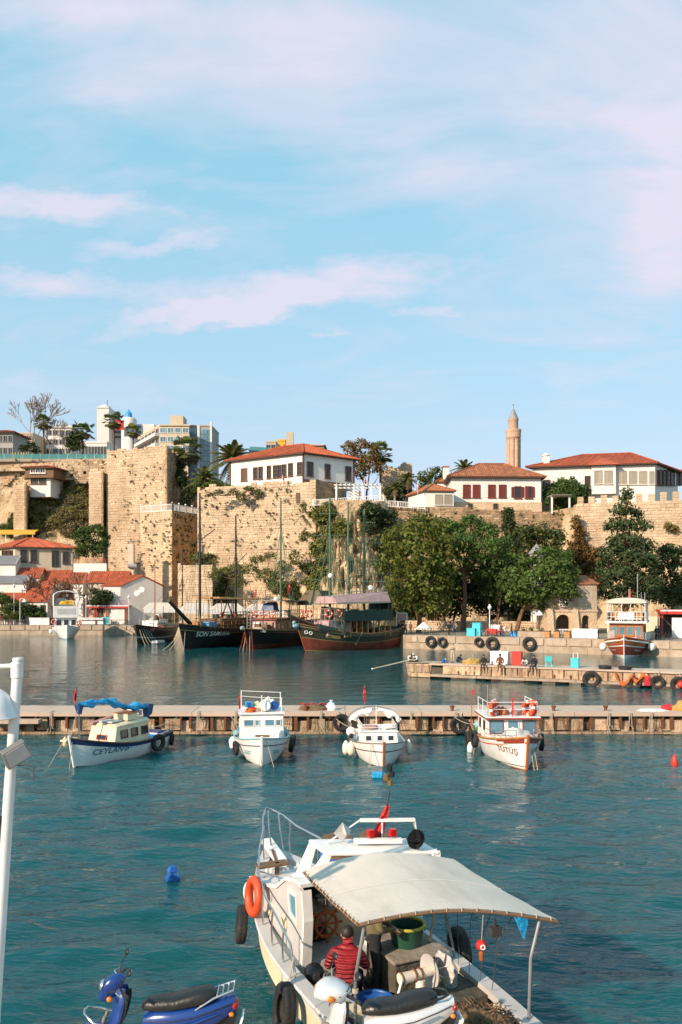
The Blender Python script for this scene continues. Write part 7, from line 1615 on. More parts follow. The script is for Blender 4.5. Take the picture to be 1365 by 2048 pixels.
for px in (100,395,470,640,820,910,955,1100,1215,1258,1300):
 xx=PX(px,PY0);quick('hanging_rope','rope',np_,lambda b:[b.tube([(xx+.05*i,.3,PZ1+.03),(xx+.05*i+.02,-.07,PZ1-.02),(xx+.06*i+rnd(-.06,.06),-.08,.55),(xx+.08*i+rnd(-.15,.15),-.09,rnd(.0,.35))],.018,5)for i in range(3)])
for px in (250,612,905,1108,1212):
 quick('bollard','rust',np_,lambda b:b.lathe([(.09,PZ1),(.08,PZ1+.16),(.13,PZ1+.2),(.13,PZ1+.26),(.02,PZ1+.28)],(PX(px,PY0+.5),.5,0),8))
for px in range(300,1320,46):
 xx=PX(px+rnd(-10,10),PY0);zz_=rnd(.4,.8);quick('rusty_bar','rust',np_,lambda b:(b.tube([(xx,.1,.9),(xx+rnd(-.1,.1),.06,zz_*.6),(xx+rnd(-.2,.2),.08,.2)],.016,4),b.tube([(xx-rnd(.2,.6),.08,zz_+.1),(xx+rnd(.2,.6),.07,zz_)],.012,4)))
def on_pier(px,py):
 D=F*(H-PZ1)/(py-YH);return (PX(px,D),D,PZ1)
t=thing('net_heap','brown fishing net heap with red edge on the near pier','fishing net',on_pier(626,1420));blob_pile(t,'net','net_brown',(0,0,0),.78,.42,.3,3);quick('float_line','net_red',t,lambda b:b.tube([(-.7+.14*i,-.05+.1*math.sin(i*2.1),.3+.05*math.sin(i*1.7))for i in range(11)],.035,5))
t=thing('white_sack','tied white sack beside the net heap on the near pier','sack',on_pier(663,1420));blob_pile(t,'sack_body','white_cloth',(0,0,0),.27,.24,.36,5);quick('sack_neck','white_cloth',t,lambda b:b.lathe([(.06,.32),(.04,.4),(.09,.5),(.02,.5)],n=8))
t=thing('net_heap','red net heap at the right end of the near pier','fishing net',on_pier(1338,1419));blob_pile(t,'net','net_red',(0,0,0),.42,.35,.26,9);t=thing('net_heap','yellow-brown net heap at the right edge of the near pier','fishing net',on_pier(1366,1421));blob_pile(t,'net','net_yellow',(0,0,0),.5,.45,.5,11)
t=thing('white_tarp','flat white cloth lying on the near pier at right','cloth',on_pier(1306,1422));blob_pile(t,'cloth','white_cloth',(0,0,0),.75,.35,.1,14)
tyre('dark tyre hanging on the near pier left of the draped boat',(PX(684,PY0-.05),PY0-.12,.62),.34,.12,(0,1,0),rope=.55,group='tyres on the near pier');tyre('dark tyre hanging on the near pier behind the orange-trimmed boat',(PX(918,PY0-.05),PY0-.12,.5),.34,.12,(0,1,0),rope=.6,group='tyres on the near pier')
# ------------------------------------------------------------------ middle pier
MZ=1.3;Am=Vector((PX(858,68.0),68.0,0));Bm=Vector((25.4,59.6,0));md=(Bm-Am).normalized();mn=Vector((-md.y,md.x,0));mrz=math.atan2(md.y,md.x)
mp_=thing('concrete_pier','shorter concrete pier with seated fishermen in the middle water','pier',(Am.x,Am.y,0),mrz,'piers')
def mx(px,y=0.0):
 k=(px-CX)/F;o=Am+mn*y;return (k*o.y-o.x)/(md.x-k*md.y)
def mw(px,y=.6,z=MZ):p=Am+md*mx(px,y)+mn*y;return (p.x,p.y,z)
W_=2.6;x=0
while x<34:put('deck_slab',slab,mp_,(x+1.7,rnd(-.03,.03),MZ-.13),(3.4,W_,.13+rnd(-.01,.01)));x+=3.4
x=mx(962)
while x<34:
 w=rnd(.85,1.15);put('panel',panel,mp_,(x+w/2,.1+rnd(-.02,.03),.42),(w,.3,.72));put('rib',rib,mp_,(x,.02,.45+rnd(0,.2)),(rnd(.05,.1),.3,.66-rnd(0,.25)));x+=w
for i in range(3):xa,xb=mx(886+i*25),mx(886+(i+1)*25);put('panel',panel,mp_,((xa+xb)/2,.04,.45),((xb-xa)*1.03,.3,.70))
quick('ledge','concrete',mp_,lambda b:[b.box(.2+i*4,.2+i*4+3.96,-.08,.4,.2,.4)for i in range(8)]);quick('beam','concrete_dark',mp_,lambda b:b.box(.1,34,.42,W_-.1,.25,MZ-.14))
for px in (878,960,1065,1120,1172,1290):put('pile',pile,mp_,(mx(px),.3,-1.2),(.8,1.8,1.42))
quick('rust_streaks','rust',mp_,lambda b:[b.box(mx(px),mx(px)+.1,-.005-.002*i,.12,.5,.75)for i,px in enumerate((916,931,948,1108,1140,1325))])
be=thing('pier_end_block','crumbling concrete block with planks at the left end of the middle pier','pier end',(PX(813,69.5),69.5,0),mrz,None)
quick('block','concrete_rust',be,lambda b:b.hexa([(.15,.1,.05),(2.15,.1,.05),(2.15,2.3,.05),(.15,2.3,.05),(0,0,1.16),(2.3,0,1.2),(2.3,2.4,1.2),(0,2.4,1.16)]));quick('footing','concrete_dark',be,lambda b:b.box(.3,2.1,.2,2.2,-1,.1))
for i in range(6):quick('plank','wood_grey',be,lambda b:b.bar((-.15+rnd(-.1,.1),.15+i*.4,1.24+rnd(0,.03)),(3.6+rnd(-.8,.6),.25+i*.38,1.28+rnd(0,.08)),.26,.06))
quick('cracked_slab','concrete_rust',be,lambda b:[b.hexa([(.1+i*.72,-.03,.5),(.7+i*.72,-.06,.45),(.7+i*.72,.1,.45),(.1+i*.72,.1,.5),(.06+i*.72,-.05,1.08),(.72+i*.72,-.03,1.1),(.72+i*.72,.1,1.1),(.06+i*.72,.1,1.08)])for i in range(3)])
t=thing('long_pole','long pale pole sticking out over the water from the middle pier','pole',tuple(P(812,1321,69.6)));quick('shaft','rope',t,lambda b:b.tube([(.8,.1,.12),tuple(P(745,1338,69.2)-P(812,1321,69.6))],[.06,.045],6));quick('tip','white_paint',t,lambda b:b.ball(tuple(P(745,1338,69.2)-P(812,1321,69.6)),.08))
Gm='people on the middle pier';facing=mrz
person('hunched person in white shirt at the far left end of the middle pier',(PX(819,70.3),70.3,1.26),facing+.9,'hunch','cloth_white','cloth_black',group=Gm);person('seated person with white hat at the left end of the middle pier',(PX(834,70.0),70.0,1.26),facing-.4,'hunch','cloth_white','cloth_black',hat='cloth_white',group=Gm)
person('standing person in pale clothes raising both hands on the middle pier',mw(906,1.4),facing+.3,'hands_up','cloth_tan','cloth_tan',group=Gm,hair='cloth_grey');person('person in navy crouching beside the standing one',mw(915,1.7),facing+1.2,'hunch','cloth_navy','cloth_navy',group=Gm)
person('person in black with white print sitting on the middle pier edge',mw(969,.1),facing,'sit','cloth_black','cloth_black',group=Gm);person('person in brown-red sitting in front of the white box',mw(1001,.1),facing+.2,'sit','cloth_brown','cloth_brown',group=Gm,scale=1.12);person('person in white sitting beside the red box',mw(1052,.9,MZ),facing-.2,'hunch','cloth_white','cloth_grey',group=Gm,scale=.95);person('person in black jacket sitting right of the red box',mw(1070,.12),facing-.3,'sit','cloth_black','cloth_black',group=Gm,scale=1.1)
crate_box('white_box','large white box with red stain behind the seated person in brown','box',mw(1001,1.5),1.5,.8,1.02,'boat_white',mrz);crate_box('red_box','tall red box on the middle pier','box',mw(1035,1.4),.82,.6,1.05,'red_paint',mrz)
def chair(label,p,rz,m,group='turquoise chairs',back=True):
 t=thing('plastic_chair',label,'chair',p,rz,group);quick('seat',m,t,lambda b:b.box(-.27,.27,-.25,.25,.4,.45),bevel=.02);quick('backrest',m,t,lambda b:b.hexa([(-.27,.23,.45),(.27,.23,.45),(.27,.27,.45),(-.27,.27,.45),(-.25,.33,.88),(.25,.33,.88),(.25,.36,.88),(-.25,.36,.88)]))
 for x in (-.23,.23):
  for y in (-.21,.21):quick('leg',m,t,lambda b:b.bar((x,y,0),(x*.95,y*.95,.4),.06))
 return t
chair('turquoise chair seen from behind on the middle pier',mw(1099,.9),mrz+3.14,'turquoise');t=crate_box('cooler_trolley','turquoise box trolley with white tube handle on the middle pier','trolley',mw(1151,.9),.62,.5,.68,'turquoise',mrz);quick('handle','white_paint',t,lambda b:b.tube([(-.18,.2,.75),(-.18,.2,1.15),(.18,.2,1.15),(.18,.2,.75)],.03,6))
t=thing('net_heap','tan net heap on the middle pier left of the seated person in black','fishing net',mw(945,1.0));blob_pile(t,'net','net_yellow',(0,0,0),.75,.5,.5,21)
t=thing('jug','small blue and white jug beside the standing person','jug',mw(888,1.0));quick('jug_body','blue_plastic',t,lambda b:b.lathe([(.14,0),(.16,.1),(.15,.26),(.06,.36),(.05,.42)],n=10));quick('handle','flag_white',t,lambda b:b.torus((.12,0,.3),.08,.02,(0,1,0),10,5))
tyre('large tyre with white rope on the middle pier',tuple(Vector(mw(1183,-.28,.55))),.52,.17,tuple(-mn),rope=.8,group='tyres on the middle pier');tyre('tyre with pale rope near the right end of the middle pier',tuple(Vector(mw(1316,-.28,.52))),.4,.14,tuple(-mn),rope=.85,group='tyres on the middle pier');tyre('tyre with red float inside at the right edge of the middle pier',tuple(Vector(mw(1358,-.28,.42))),.46,.16,tuple(-mn),rope=.9,group='tyres on the middle pier')
t=thing('red_float','red ball float inside the rightmost tyre of the middle pier','float',mw(1362,-.5,.42));quick('ball','buoy_red',t,lambda b:b.ball((0,0,0),.26),smooth=True);quick('neck','buoy_red',t,lambda b:b.lathe([(.06,.22),(.05,.32),(.07,.34)],n=8))
for px,lab in ((1211,'flat-lying tyre on the middle pier deck above the large hanging one'),(1251,'flat-lying tyre on the middle pier deck beside a turquoise rope')):tyre(lab,tuple(Vector(mw(px,.8,MZ+.14))),.38,.14,(0,0,1),group='tyres on the middle pier')
# orange net hammock
t=thing('orange_net','orange fishing net slung along the side of the middle pier','fishing net',mw(1232,-.1,1.1));o_=Vector(t.location);b=MB();n=16;rg=[]
for i in range(n+1):
 u=i/n;px=1230+62*u;sag=.95*math.sin(math.pi*min(1,u*1.7))if u<.59 else.4+.3*math.sin((u-.59)*14);c=Vector(mw(px,-.25,1.1-sag*.9))-o_;wv=.16+.1*math.sin(i*1.9)
 rg.append([c+Vector((0,.05*math.cos(a),wv*math.sin(a)))+mn*.1*math.cos(a)for a in [2*math.pi*j/8 for j in range(8)]])
b.rings(rg);b.build('net_sling','orange_net',t,smooth=True);blob_pile(t,'net_bundle','net_red',tuple(Vector(mw(1297,-.25,.25))-o_),.3,.2,.75,31)
tyre('small tyre under the orange net on the middle pier',tuple(Vector(mw(1272,-.15,.35))),.34,.12,tuple(-mn),group='tyres on the middle pier')
# ------------------------------------------------------------------ four moored fishing boats
GB='fishing boats moored at the near pier'
def boat_at(name,label,bow_px,bow_py,h,L_,hull,rake):
 D=H*F/(bow_py-YH);bow=Vector((PX(bow_px,D),D));h=Vector(h).normalized();c=bow-h*(L_/2+rake*-.4*0)
 s=Ship.__new__(Ship);s.h=h;s.L=L_;s.c=c;s.n=Vector((-h.y,h.x));s.H=hull;hull.L=L_
 s.t=thing(name,label,'boat',(c.x,c.y,0),math.atan2(h.y,h.x),GB);return s
def fender(parent,p,m='fender',r=.13,l=.3):return quick('fender',m,parent,lambda b:b.lathe([(.03,l),(r*.5,l*.85),(r,l*.4),(r,-l*.4),(r*.6,-l*.75),(.02,-l*.85)],p,10),smooth=True)
def lines(s,pts,m='rope',r=.014):
 for a,c,sg in pts:quick('mooring_line',m,s.t,lambda b:b.tube(bez(a,c,sg,7),r,5))
 # 1. cream cabin, blue tarp
S=boat_at('fishing_boat','fishing boat with cream cabin, navy band and blue tarp, leftmost of four',147,1536,(-.42,-.907),5.4,Hull(5.4,2.15,1.22,.68,.72,-.35,.72,.45,.35,.6,.28,.15,2.4,.22),.35)
S.H.build(S.t,[(.25,'boat_black'),(.84,'boat_white'),(1.0,'boat_navy')],'boat_blue','boat_blue',railm='wood_brown',railr=.032,stemm='boat_white')
S.H.text(S.t,'CEYLAN-B',.88,.42,.33,'ink_blue',1,shear=.2);S.H.text(S.t,'CEYLAN-B',.9,.50,.25,'ink_blue',-1,shear=.2)
cb=cabin_box(S.t,'cabin',-1.2,1.2,1.5,.45,1.42,'boat_cream',.28,.05,.16);quick('cabin_roof','boat_cream',S.t,lambda b:b.hexa([(-1.2,-.76,1.422),(.95,-.72,1.422),(.95,.72,1.422),(-1.2,.76,1.422),(-1.15,-.6,1.56),(.8,-.5,1.5),(.8,.5,1.5),(-1.15,.6,1.56)]),bevel=.03)
for i in range(3):
 xx=.72-i*.66;pane_quad(S.t,[(xx,.726,.88),(xx-.44,.726,.88),(xx-.44,.69,1.24),(xx,.69,1.24)],'wood_brown','glass_dark',.03);pane_quad(S.t,[(xx-.44,-.726,.88),(xx,-.726,.88),(xx,-.69,1.24),(xx-.44,-.69,1.24)],'wood_brown','glass_dark',.03)
pane_quad(S.t,[(1.087,-.28,.86),(1.087,.28,.86),(1.028,.28,1.06),(1.028,-.28,1.06)],'red_paint','glass_dark',.035)
quick('hatch','boat_grey',S.t,lambda b:b.box(.2,.85,-.35,.35,1.54,1.60));quick('hatch_box','boat_cream',S.t,lambda b:b.box(-.55,.1,-.2,.55,1.56,1.82));quick('red_cover','wood_red',S.t,lambda b:b.box(-.75,.1,-.22,.57,1.823,1.86));quick('plank','boat_pink',S.t,lambda b:b.bar((1.05,-.6,1.5),(-.9,-.5,1.72),.22,.06))
quick('white_box','white_paint',S.t,lambda b:b.box(-1.4,-1.15,-.5,.1,1.58,1.82))
quick('mast','steel',S.t,lambda b:b.tube([(1.9,-.45,.7),(1.9,-.45,2.35)],.03,6));quick('mast','steel',S.t,lambda b:b.tube([(-1.35,.35,.5),(-1.35,.35,2.0)],.03,6))
b=MB();rg=[];n=30;rs=random.Random(4)
for i in range(n+1):
 u=i/n;c=Vector((1.95,-.45,2.42)).lerp(Vector((-1.45,.38,2.02)),u)+Vector((0,0,.10*math.sin(u*5.2)-.05*math.sin(u*12)))
 r_=.13+.05*math.sin(u*17)*.6+.035*math.sin(u*41);r_*=min(1,.3+u*8,.3+(1-u)*8)
 rg.append([c+Vector((0,math.cos(a)*r_*(1+.25*math.sin(3*a+i)),math.sin(a)*r_*1.05*(1+.2*math.sin(2*a+i*.7))))for a in [2*math.pi*j/14 for j in range(14)]])
b.rings(rg);b.build('rolled_tarp','tarp_blue',S.t,smooth=False)
quick('tarp_end','tarp_dark',S.t,lambda b:b.hexa([(-1.5,.3,1.62),(-1.3,.25,1.5),(-1.3,.5,1.5),(-1.55,.55,1.66),(-1.55,.22,2.1),(-1.3,.2,2.12),(-1.3,.55,2.1),(-1.6,.6,2.08)]));quick('tarp_end','tarp_dark',S.t,lambda b:b.hexa([(1.85,-.55,2.0),(2.0,-.5,2.05),(2.0,-.36,2.05),(1.85,-.36,2.0),(1.8,-.6,2.36),(2.05,-.58,2.4),(2.05,-.3,2.4),(1.8,-.3,2.36)]))
flag(S.t,(1.98,-.5,2.2),.95,.5,.42,seed=3,crescent=False);S.stay((1.95,-.45,2.3),(2.75,-.1,1.2),.012,'rope');S.stay((1.9,-.45,2.3),(2.4,-.6,1.0),.012,'rope')
tyre('',(-1.25,1.12,.45),.3,.1,(.15,1,0),parent=S.t);tyre('',(-2.7,.75,.35),.22,.08,(-.5,1,0),parent=S.t)
quick('bow_platform','boat_cream',S.t,lambda b:b.box(2.3,3.0,-.42,-.12,1.05,1.13),bevel=.02);fender(S.t,(2.55,-.58,.95),'boat_cream',.1,.22)
lines(S,[((2.9,-.3,1.1),(3.1,-1.0,-.1),0),((2.8,.05,1.2),(3.05,.1,-.2),0),((-2.6,.5,.8),(-4.0,1.6,1.2),.1),((-2.6,-.5,.8),(-3.6,.4,1.2),.1)])
deck_rail(S.t,[(-1.2,.9,.72),(-2.5,.7,.75)],.0001,'boat_white',1.4,.03)
# 2. white wheelhouse
S=boat_at('fishing_boat','white fishing boat with upright wheelhouse and gear on its roof',524,1534,(.10,-.995),5.6,Hull(5.6,2.35,1.16,.78,.82,-.35,.8,.45,.3,.6,.26,.1,2.5,.22),.3)
S.H.build(S.t,[(.22,'boat_red'),(.25,'boat_black'),(.86,'boat_white'),(1.0,'boat_white')],'boat_white','boat_teal',railm='boat_teal',railr=.035,stemm='boat_white');S.H.stripe(S.t,.78,.81,'iron',t0=.1)
S.H.stripe(S.t,.52,.58,'boat_teal','painted_flourish',.76,.86);S.H.stripe(S.t,.60,.64,'boat_teal','painted_flourish',.79,.88)
cabin_box(S.t,'wheelhouse',-1.5,.55,1.92,.55,1.78,'boat_white',.06,.02,.06);quick('roof','boat_white',S.t,lambda b:b.box(-1.6,.6,-1.0,1.0,1.783,1.85),bevel=.02);quick('fore_trunk','boat_white',S.t,lambda b:b.hexa([(.551,-.9,.6),(1.25,-.75,.6),(1.25,.75,.6),(.551,.9,.6),(.551,-.86,1.12),(.95,-.72,1.0),(.95,.72,1.0),(.551,.86,1.12)]),bevel=.03)
for y0,y1 in ((-.78,-.32),(-.28,-.1),(.12,.56),(.6,.82)):
 pane_quad(S.t,[(.527,y0,1.28),(.527,y1,1.28),(.513,y1,1.56),(.513,y0,1.56)],'boat_white','glass_blue',.025)
for xx in (-.2,-1.0):pane_quad(S.t,[(xx-.3,-.945,1.2),(xx+.3,-.945,1.2),(xx+.3,-.935,1.55),(xx-.3,-.935,1.55)],'boat_white','glass_dark',.03);pane_quad(S.t,[(xx+.3,.945,1.2),(xx-.3,.945,1.2),(xx-.3,.935,1.55),(xx+.3,.935,1.55)],'boat_white','glass_dark',.03)
for (x_,y_)in ((.5,-.92),(-1.5,-.92),(.5,.85),(-1.5,.85),(.5,.0)):quick('roof_post','boat_white',S.t,lambda b:b.tube([(x_,y_,1.85),(x_,y_,2.6 if y_<.5 else 2.5)],.022,6))
quick('roof_rail','boat_white',S.t,lambda b:(b.tube([(.5,-.92,2.58),(.5,0,2.5),(.5,.85,2.48)],.014,5),b.tube([(-1.5,-.92,2.58),(-1.5,.85,2.48)],.014,5)))
quick('net_float','flag_white',S.t,lambda b:b.lathe([(.03,-.26),(.22,-.24),(.26,0),(.22,.24),(.03,.26)],(.1,.15,2.12),14,axis='X'),smooth=True)
quick('net_float','blue_plastic',S.t,lambda b:b.lathe([(.03,-.12),(.2,-.1),(.2,.1),(.03,.12)],(.05,.55,2.1),12,axis='X'));quick('crate','red_paint',S.t,lambda b:b.box(-.2,.3,-.6,-.25,1.853,2.05));quick('crate','boat_blue',S.t,lambda b:b.box(-.2,.25,-.72,-.4,2.06,2.26));blob_pile(S.t,'net_bundle','boat_cream',(-.1,-.2,1.853),.35,.25,.4,8);blob_pile(S.t,'rope_bundle','orange_net',(.25,-.5,1.853),.2,.2,.2,9);blob_pile(S.t,'cloth_bundle','white_cloth',(-.7,.3,1.853),.4,.35,.45,12)
flag(S.t,(.5,-.93,1.9),.8,.45,.4,seed=6,crescent=False)
tyre('',(.2,1.32,.45),.3,.11,(.2,1,-.15),parent=S.t);fender(S.t,(.8,-1.22,.55),'boat_white',.15,.22);fender(S.t,(.35,-1.25,.6),'flag_white',.16,.22);tyre('',(1.1,-1.1,.45),.24,.08,(.35,-1,0),parent=S.t);quick('blue_cloth','boat_teal',S.t,lambda b:b.ball((-.2,-1.1,.88),.3,.16,.14,jit=.2))
quick('bow_roller','wood_brown',S.t,lambda b:b.bar((2.55,-.25,1.2),(2.75,.3,1.22),.1,.08));lines(S,[((2.75,-.05,1.15),(3.0,-.1,-.2),0),((2.7,.15,1.15),(3.2,.55,-.2),0),((-2.6,.8,.85),(-3.6,1.5,1.15),.1),((-2.6,-.8,.85),(-3.6,-1.5,1.15),.1)])
# 3. draped white canopy
S=boat_at('fishing_boat','small white fishing boat with white cloth draped over its frame',768,1535,(.06,-.998),5.0,Hull(5.0,2.35,.96,.72,.75,-.35,.82,.45,.22,.55,.24,.08,2.8,.2),.2)
S.H.build(S.t,[(.24,'boat_red'),(.27,'boat_black'),(1.0,'boat_white')],'boat_white','boat_white',railm='wood_brown',railr=.022,stemm='wood_red');S.H.stripe(S.t,.72,.755,'iron',t0=.05)
cabin_box(S.t,'cabin',-.9,1.0,1.6,.55,1.14,'boat_white',.08,.02,.1,'boat_white',.05,.05)
for y0,y1 in ((-.6,-.32),(-.12,.14),(.34,.62)):pane_quad(S.t,[(.965,y0,.78),(.965,y1,.78),(.93,y1,1.02),(.93,y0,1.02)],'boat_white','glass_dark',.025)
for sd in (1,-1):
 for xx in (.3,-.4):q=[(xx-.2,sd*.775,.8),(xx+.2,sd*.775,.8),(xx+.2,sd*.765,1.02),(xx-.2,sd*.765,1.02)];pane_quad(S.t,q if sd==-1 else q[::-1],'boat_white','glass_dark',.025)
deck_rail(S.t,[(-.8,-.75,1.2),(.85,-.72,1.2),(.85,.72,1.2),(-.8,.75,1.2)],.26,'boat_white',.55,.014)
quick('roof_cloth','white_cloth',S.t,lambda b:b.ball((.3,.45,1.28),.3,.3,.12,jit=.25));quick('roof_cloth','boat_pink',S.t,lambda b:b.ball((.2,-.3,1.26),.35,.35,.1,jit=.25))
quick('canopy_hoop','steel',S.t,lambda b:[b.tube([(x_,1.12*math.cos(a),1.3+.56*math.sin(a))for a in [math.pi*j/14 for j in range(15)]],.022,6)for x_ in (-1.0,-1.9)]+[b.tube([(x_,y_,.7),(x_,y_,1.32)],.022,6)for x_ in (-1.0,-1.9)for y_ in (-1.12,1.12)])
for nm,a0,a1 in (('draped_cloth',.1,1.45),('draped_cloth',1.7,3.06)):
 b=MB();rg=[]
 for i in range(15):
  a=a0+(a1-a0)*i/14;c=Vector((-.95,1.16*math.cos(a),1.34+.58*math.sin(a)));w_=(.20+.10*math.sin(i*.9)+.10*math.sin(math.pi*i/14));nd=Vector((0,-math.cos(a),-math.sin(a)))
  rg.append([c+Vector((.14*math.cos(q),0,0))+(Vector((0,0,-1))*.6+nd*.4)*(w_*(.5+.5*math.sin(q)))+Vector((.03*math.sin(5*q+i),.02*math.sin(4*q+i),0))for q in [2*math.pi*j/12 for j in range(12)]])
 b.rings(rg);b.build(nm,'white_cloth',S.t,smooth=True)
quick('mast','boat_white',S.t,lambda b:b.tube([(.2,-.06,1.2),(.2,-.06,2.15)],.018,6));flag(S.t,(-2.3,-.35,.8),2.0,.62,.45,limp=True,seed=11);quick('side_tarp','white_cloth',S.t,lambda b:b.ball((-.6,-1.08,.92),.55,.22,.2,jit=.15));quick('dark_bag','plastic_black',S.t,lambda b:b.ball((.05,-1.12,.85),.14,.1,.12,jit=.2))
fender(S.t,(.75,-1.18,.42),'fender',.17,.34);fender(S.t,(.5,-1.38,.4),'fender',.16,.34);fender(S.t,(.5,1.3,.4),'fender',.13,.36)
quick('fore_hatch','boat_white',S.t,lambda b:b.box(1.3,1.8,-.3,.3,.72,.82),bevel=.02);lines(S,[((2.2,-.5,.9),(2.75,-.62,.05),0),((2.25,-.45,.9),(2.75,-.55,.05),0),((-2.4,.9,.8),(-3.2,1.5,1.1),.05),((-2.4,-.9,.8),(-3.2,-1.6,1.1),.05),((.9,.8,1.15),(1.3,1.02,.78),0)])
t=thing('blue_float','light blue plastic float in the water before the draped boat','float',tuple(P(755,1552,30.4)*1.0));t.location.z=.02;quick('float_body','tarp_blue',t,lambda b:b.box(-.2,.2,-.12,.12,-.08,.14),bevel=.03);quick('handle','tarp_blue',t,lambda b:b.torus((.22,0,.05),.07,.02,(0,1,0),10,5))
# 4. orange-trimmed boat
S=boat_at('fishing_boat','white fishing boat with orange trim and two lifebuoys, rightmost of four',1054,1542,(.03,-1.0),5.9,Hull(5.9,2.5,1.34,.86,.9,-.35,.8,.45,.35,.6,.26,.12,2.5,.25),.3)
S.H.build(S.t,[(.2,'boat_black'),(.23,'boat_orange'),(.28,'boat_white'),(1.0,'boat_white')],'boat_white','boat_orange',railm='wood_warm',railr=.045,stemm='boat_orange');S.H.stripe(S.t,.28,.30,'iron',t0=.05)
S.H.stripe(S.t,.86,.985,'boat_red','bow_band',.84,.985);S.H.stripe(S.t,.92,.985,'boat_red','bow_band',.78,.84)
S.H.text(S.t,'TÜTÜŞ',.955,.56,.30,'ink_brown',1);S.H.text(S.t,'TÜTÜŞ',.94,.56,.32,'ink_brown',-1)
cabin_box(S.t,'wheelhouse',-1.3,.75,2.15,.6,1.72,'boat_white',.1,.02,.06);quick('roof','boat_white',S.t,lambda b:b.box(-1.45,.85,-1.16,1.16,1.723,1.80),bevel=.02);quick('roof_trim','boat_red',S.t,lambda b:(b.box(.851,.875,-1.16,1.16,1.70,1.76),b.box(-1.45,.85,-1.185,-1.161,1.70,1.76)))
for y0,y1,z0 in ((-.98,-.38,1.08),(-.22,.28,1.2),(.42,1.0,1.06)):pane_quad(S.t,[(.75-.1*(z0-.6)/1.12+.004,y0,z0),(.75-.1*(z0-.6)/1.12+.004,y1,z0),(.66,y1,1.64),(.66,y0,1.64)],'boat_red'if y0!=-.22 else 'boat_white','glass_blue',.03)
for sd in (1,-1):
 for xx in (.1,-.75):q=[(xx-.32,sd*1.062,1.1),(xx+.32,sd*1.062,1.1),(xx+.32,sd*1.05,1.6),(xx-.32,sd*1.05,1.6)];pane_quad(S.t,q if sd==-1 else q[::-1],'boat_white','glass_dark',.03)
deck_rail(S.t,[(-1.3,-1.05,1.8),(.7,-1.05,1.8),(.7,1.05,1.8),(-1.3,1.05,1.8)],.6,'boat_white',.7,.016)
lifebuoy(S.t,(.55,-.78,2.12),.27,.085,(.5,.75,.1));lifebuoy(S.t,(.25,-.62,2.14),.27,.085,(.5,.75,.1));lifebuoy(S.t,(.5,.72,2.12),.27,.085,(.5,-.75,.1));lifebuoy(S.t,(.3,.92,2.12),.27,.085,(.5,-.75,.1))
flag(S.t,(.62,0,1.8),.85,.42,.6,seed=14,pr=.012);blob_pile(S.t,'roof_bundle','wood_red',(0,-.3,1.803),.35,.3,.3,17);quick('roof_crate','boat_pink',S.t,lambda b:b.box(-.2,.35,.15,.8,1.803,1.95));quick('whip_antenna','rope',S.t,lambda b:b.tube([(.4,-1.0,1.8),(.4,-1.0,3.1)],.01,5))
blob_pile(S.t,'grey_tarp','boat_grey',(1.25,.05,.75),.62,.75,.62,23);deck_rail(S.t,[(2.7,.35,1.15),(1.6,.95,.95),(.6,1.15,.9)],.4,'steel',.6,.013);deck_rail(S.t,[(2.7,-.35,1.15),(1.6,-.95,.95),(.6,-1.15,.9)],.4,'steel',.6,.013);quick('anchor_winch','wood_brown',S.t,lambda b:b.ball((2.0,.35,1.05),.25,.2,.14,jit=.2))
blob_pile(S.t,'green_net','green_plastic',(-1.9,-.75,.68),.5,.35,.32,25);blob_pile(S.t,'blue_tarp','boat_teal',(-2.3,-.5,.72),.5,.5,.6,26);quick('red_tarp','red_cloth',S.t,lambda b:b.hexa([(-1.9,-1.0,1.3),(-1.35,-1.0,1.4),(-1.35,.2,1.45),(-1.9,.2,1.35),(-1.9,-1.0,1.33),(-1.35,-1.0,1.6),(-1.35,.2,1.6),(-1.9,.2,1.38)]))
flag(S.t,(-2.4,-1.12,.9),1.75,.5,.2,limp=False,seed=15,crescent=False,pole='boat_red',az=0)
tyre('',(-.55,-1.36,.65),.3,.1,(.1,-1,0),parent=S.t);tyre('',(.1,1.38,.62),.3,.1,(.15,1,0),parent=S.t);tyre('',(-2.4,-1.3,.3),.28,.1,(0,-1,0),parent=S.t);fender(S.t,(-1.2,-1.42,.1),'flag_white',.14,.3)
lines(S,[((2.75,.15,1.3),(3.15,.3,-.3),0),((2.7,.3,1.25),(3.1,.45,-.3),0),((-.6,-1.3,.6),(-.5,-1.45,-.2),0),((-2.8,.9,.95),(-3.6,1.7,1.15),.1),((-2.8,-.9,.95),(-3.6,-1.7,1.15),.1)])
# buoys
t=thing('red_buoy','small red mooring buoy floating at the right edge','buoy',(PX(1350,32.6),32.6,0));quick('buoy_body','buoy_red',t,lambda b:b.lathe([(.02,-.12),(.13,-.05),(.14,.1),(.1,.25),(.06,.33),(.03,.36)],n=14),smooth=True);quick('ring','buoy_red',t,lambda b:b.torus((0,0,.38),.03,.01,(0,1,0),10,5))
# ------------------------------------------------------------------ foreground fishing boat
FO=Vector((.42,12.85));fu=Vector((-.41,.912)).normalized();fn=Vector((-fu.y,fu.x));SH=.7
fc=FO+fu*SH;fb=thing('fishing_boat','large white fishing boat with cream canopy moored in the foreground','boat',(fc.x,fc.y,0),math.atan2(fu.y,fu.x))
def LP(a,b_,z):return Vector((a-SH,b_,z))
def WL_(x,y,z):
 q=Vector((x,y))-FO;return Vector((q.dot(fu)-SH,q.dot(fn),z))
FH=Hull(7.8,2.72,1.36,.94,.96,-.4,.86,.42,.55,.75,.3,.1,2.3,.52)
FH.build(fb,[(.16,'boat_red'),(1.0,'hull_white')],'boat_grey','boat_cream',ns=40,railm='boat_grey',railr=.04,stemm='boat_white')
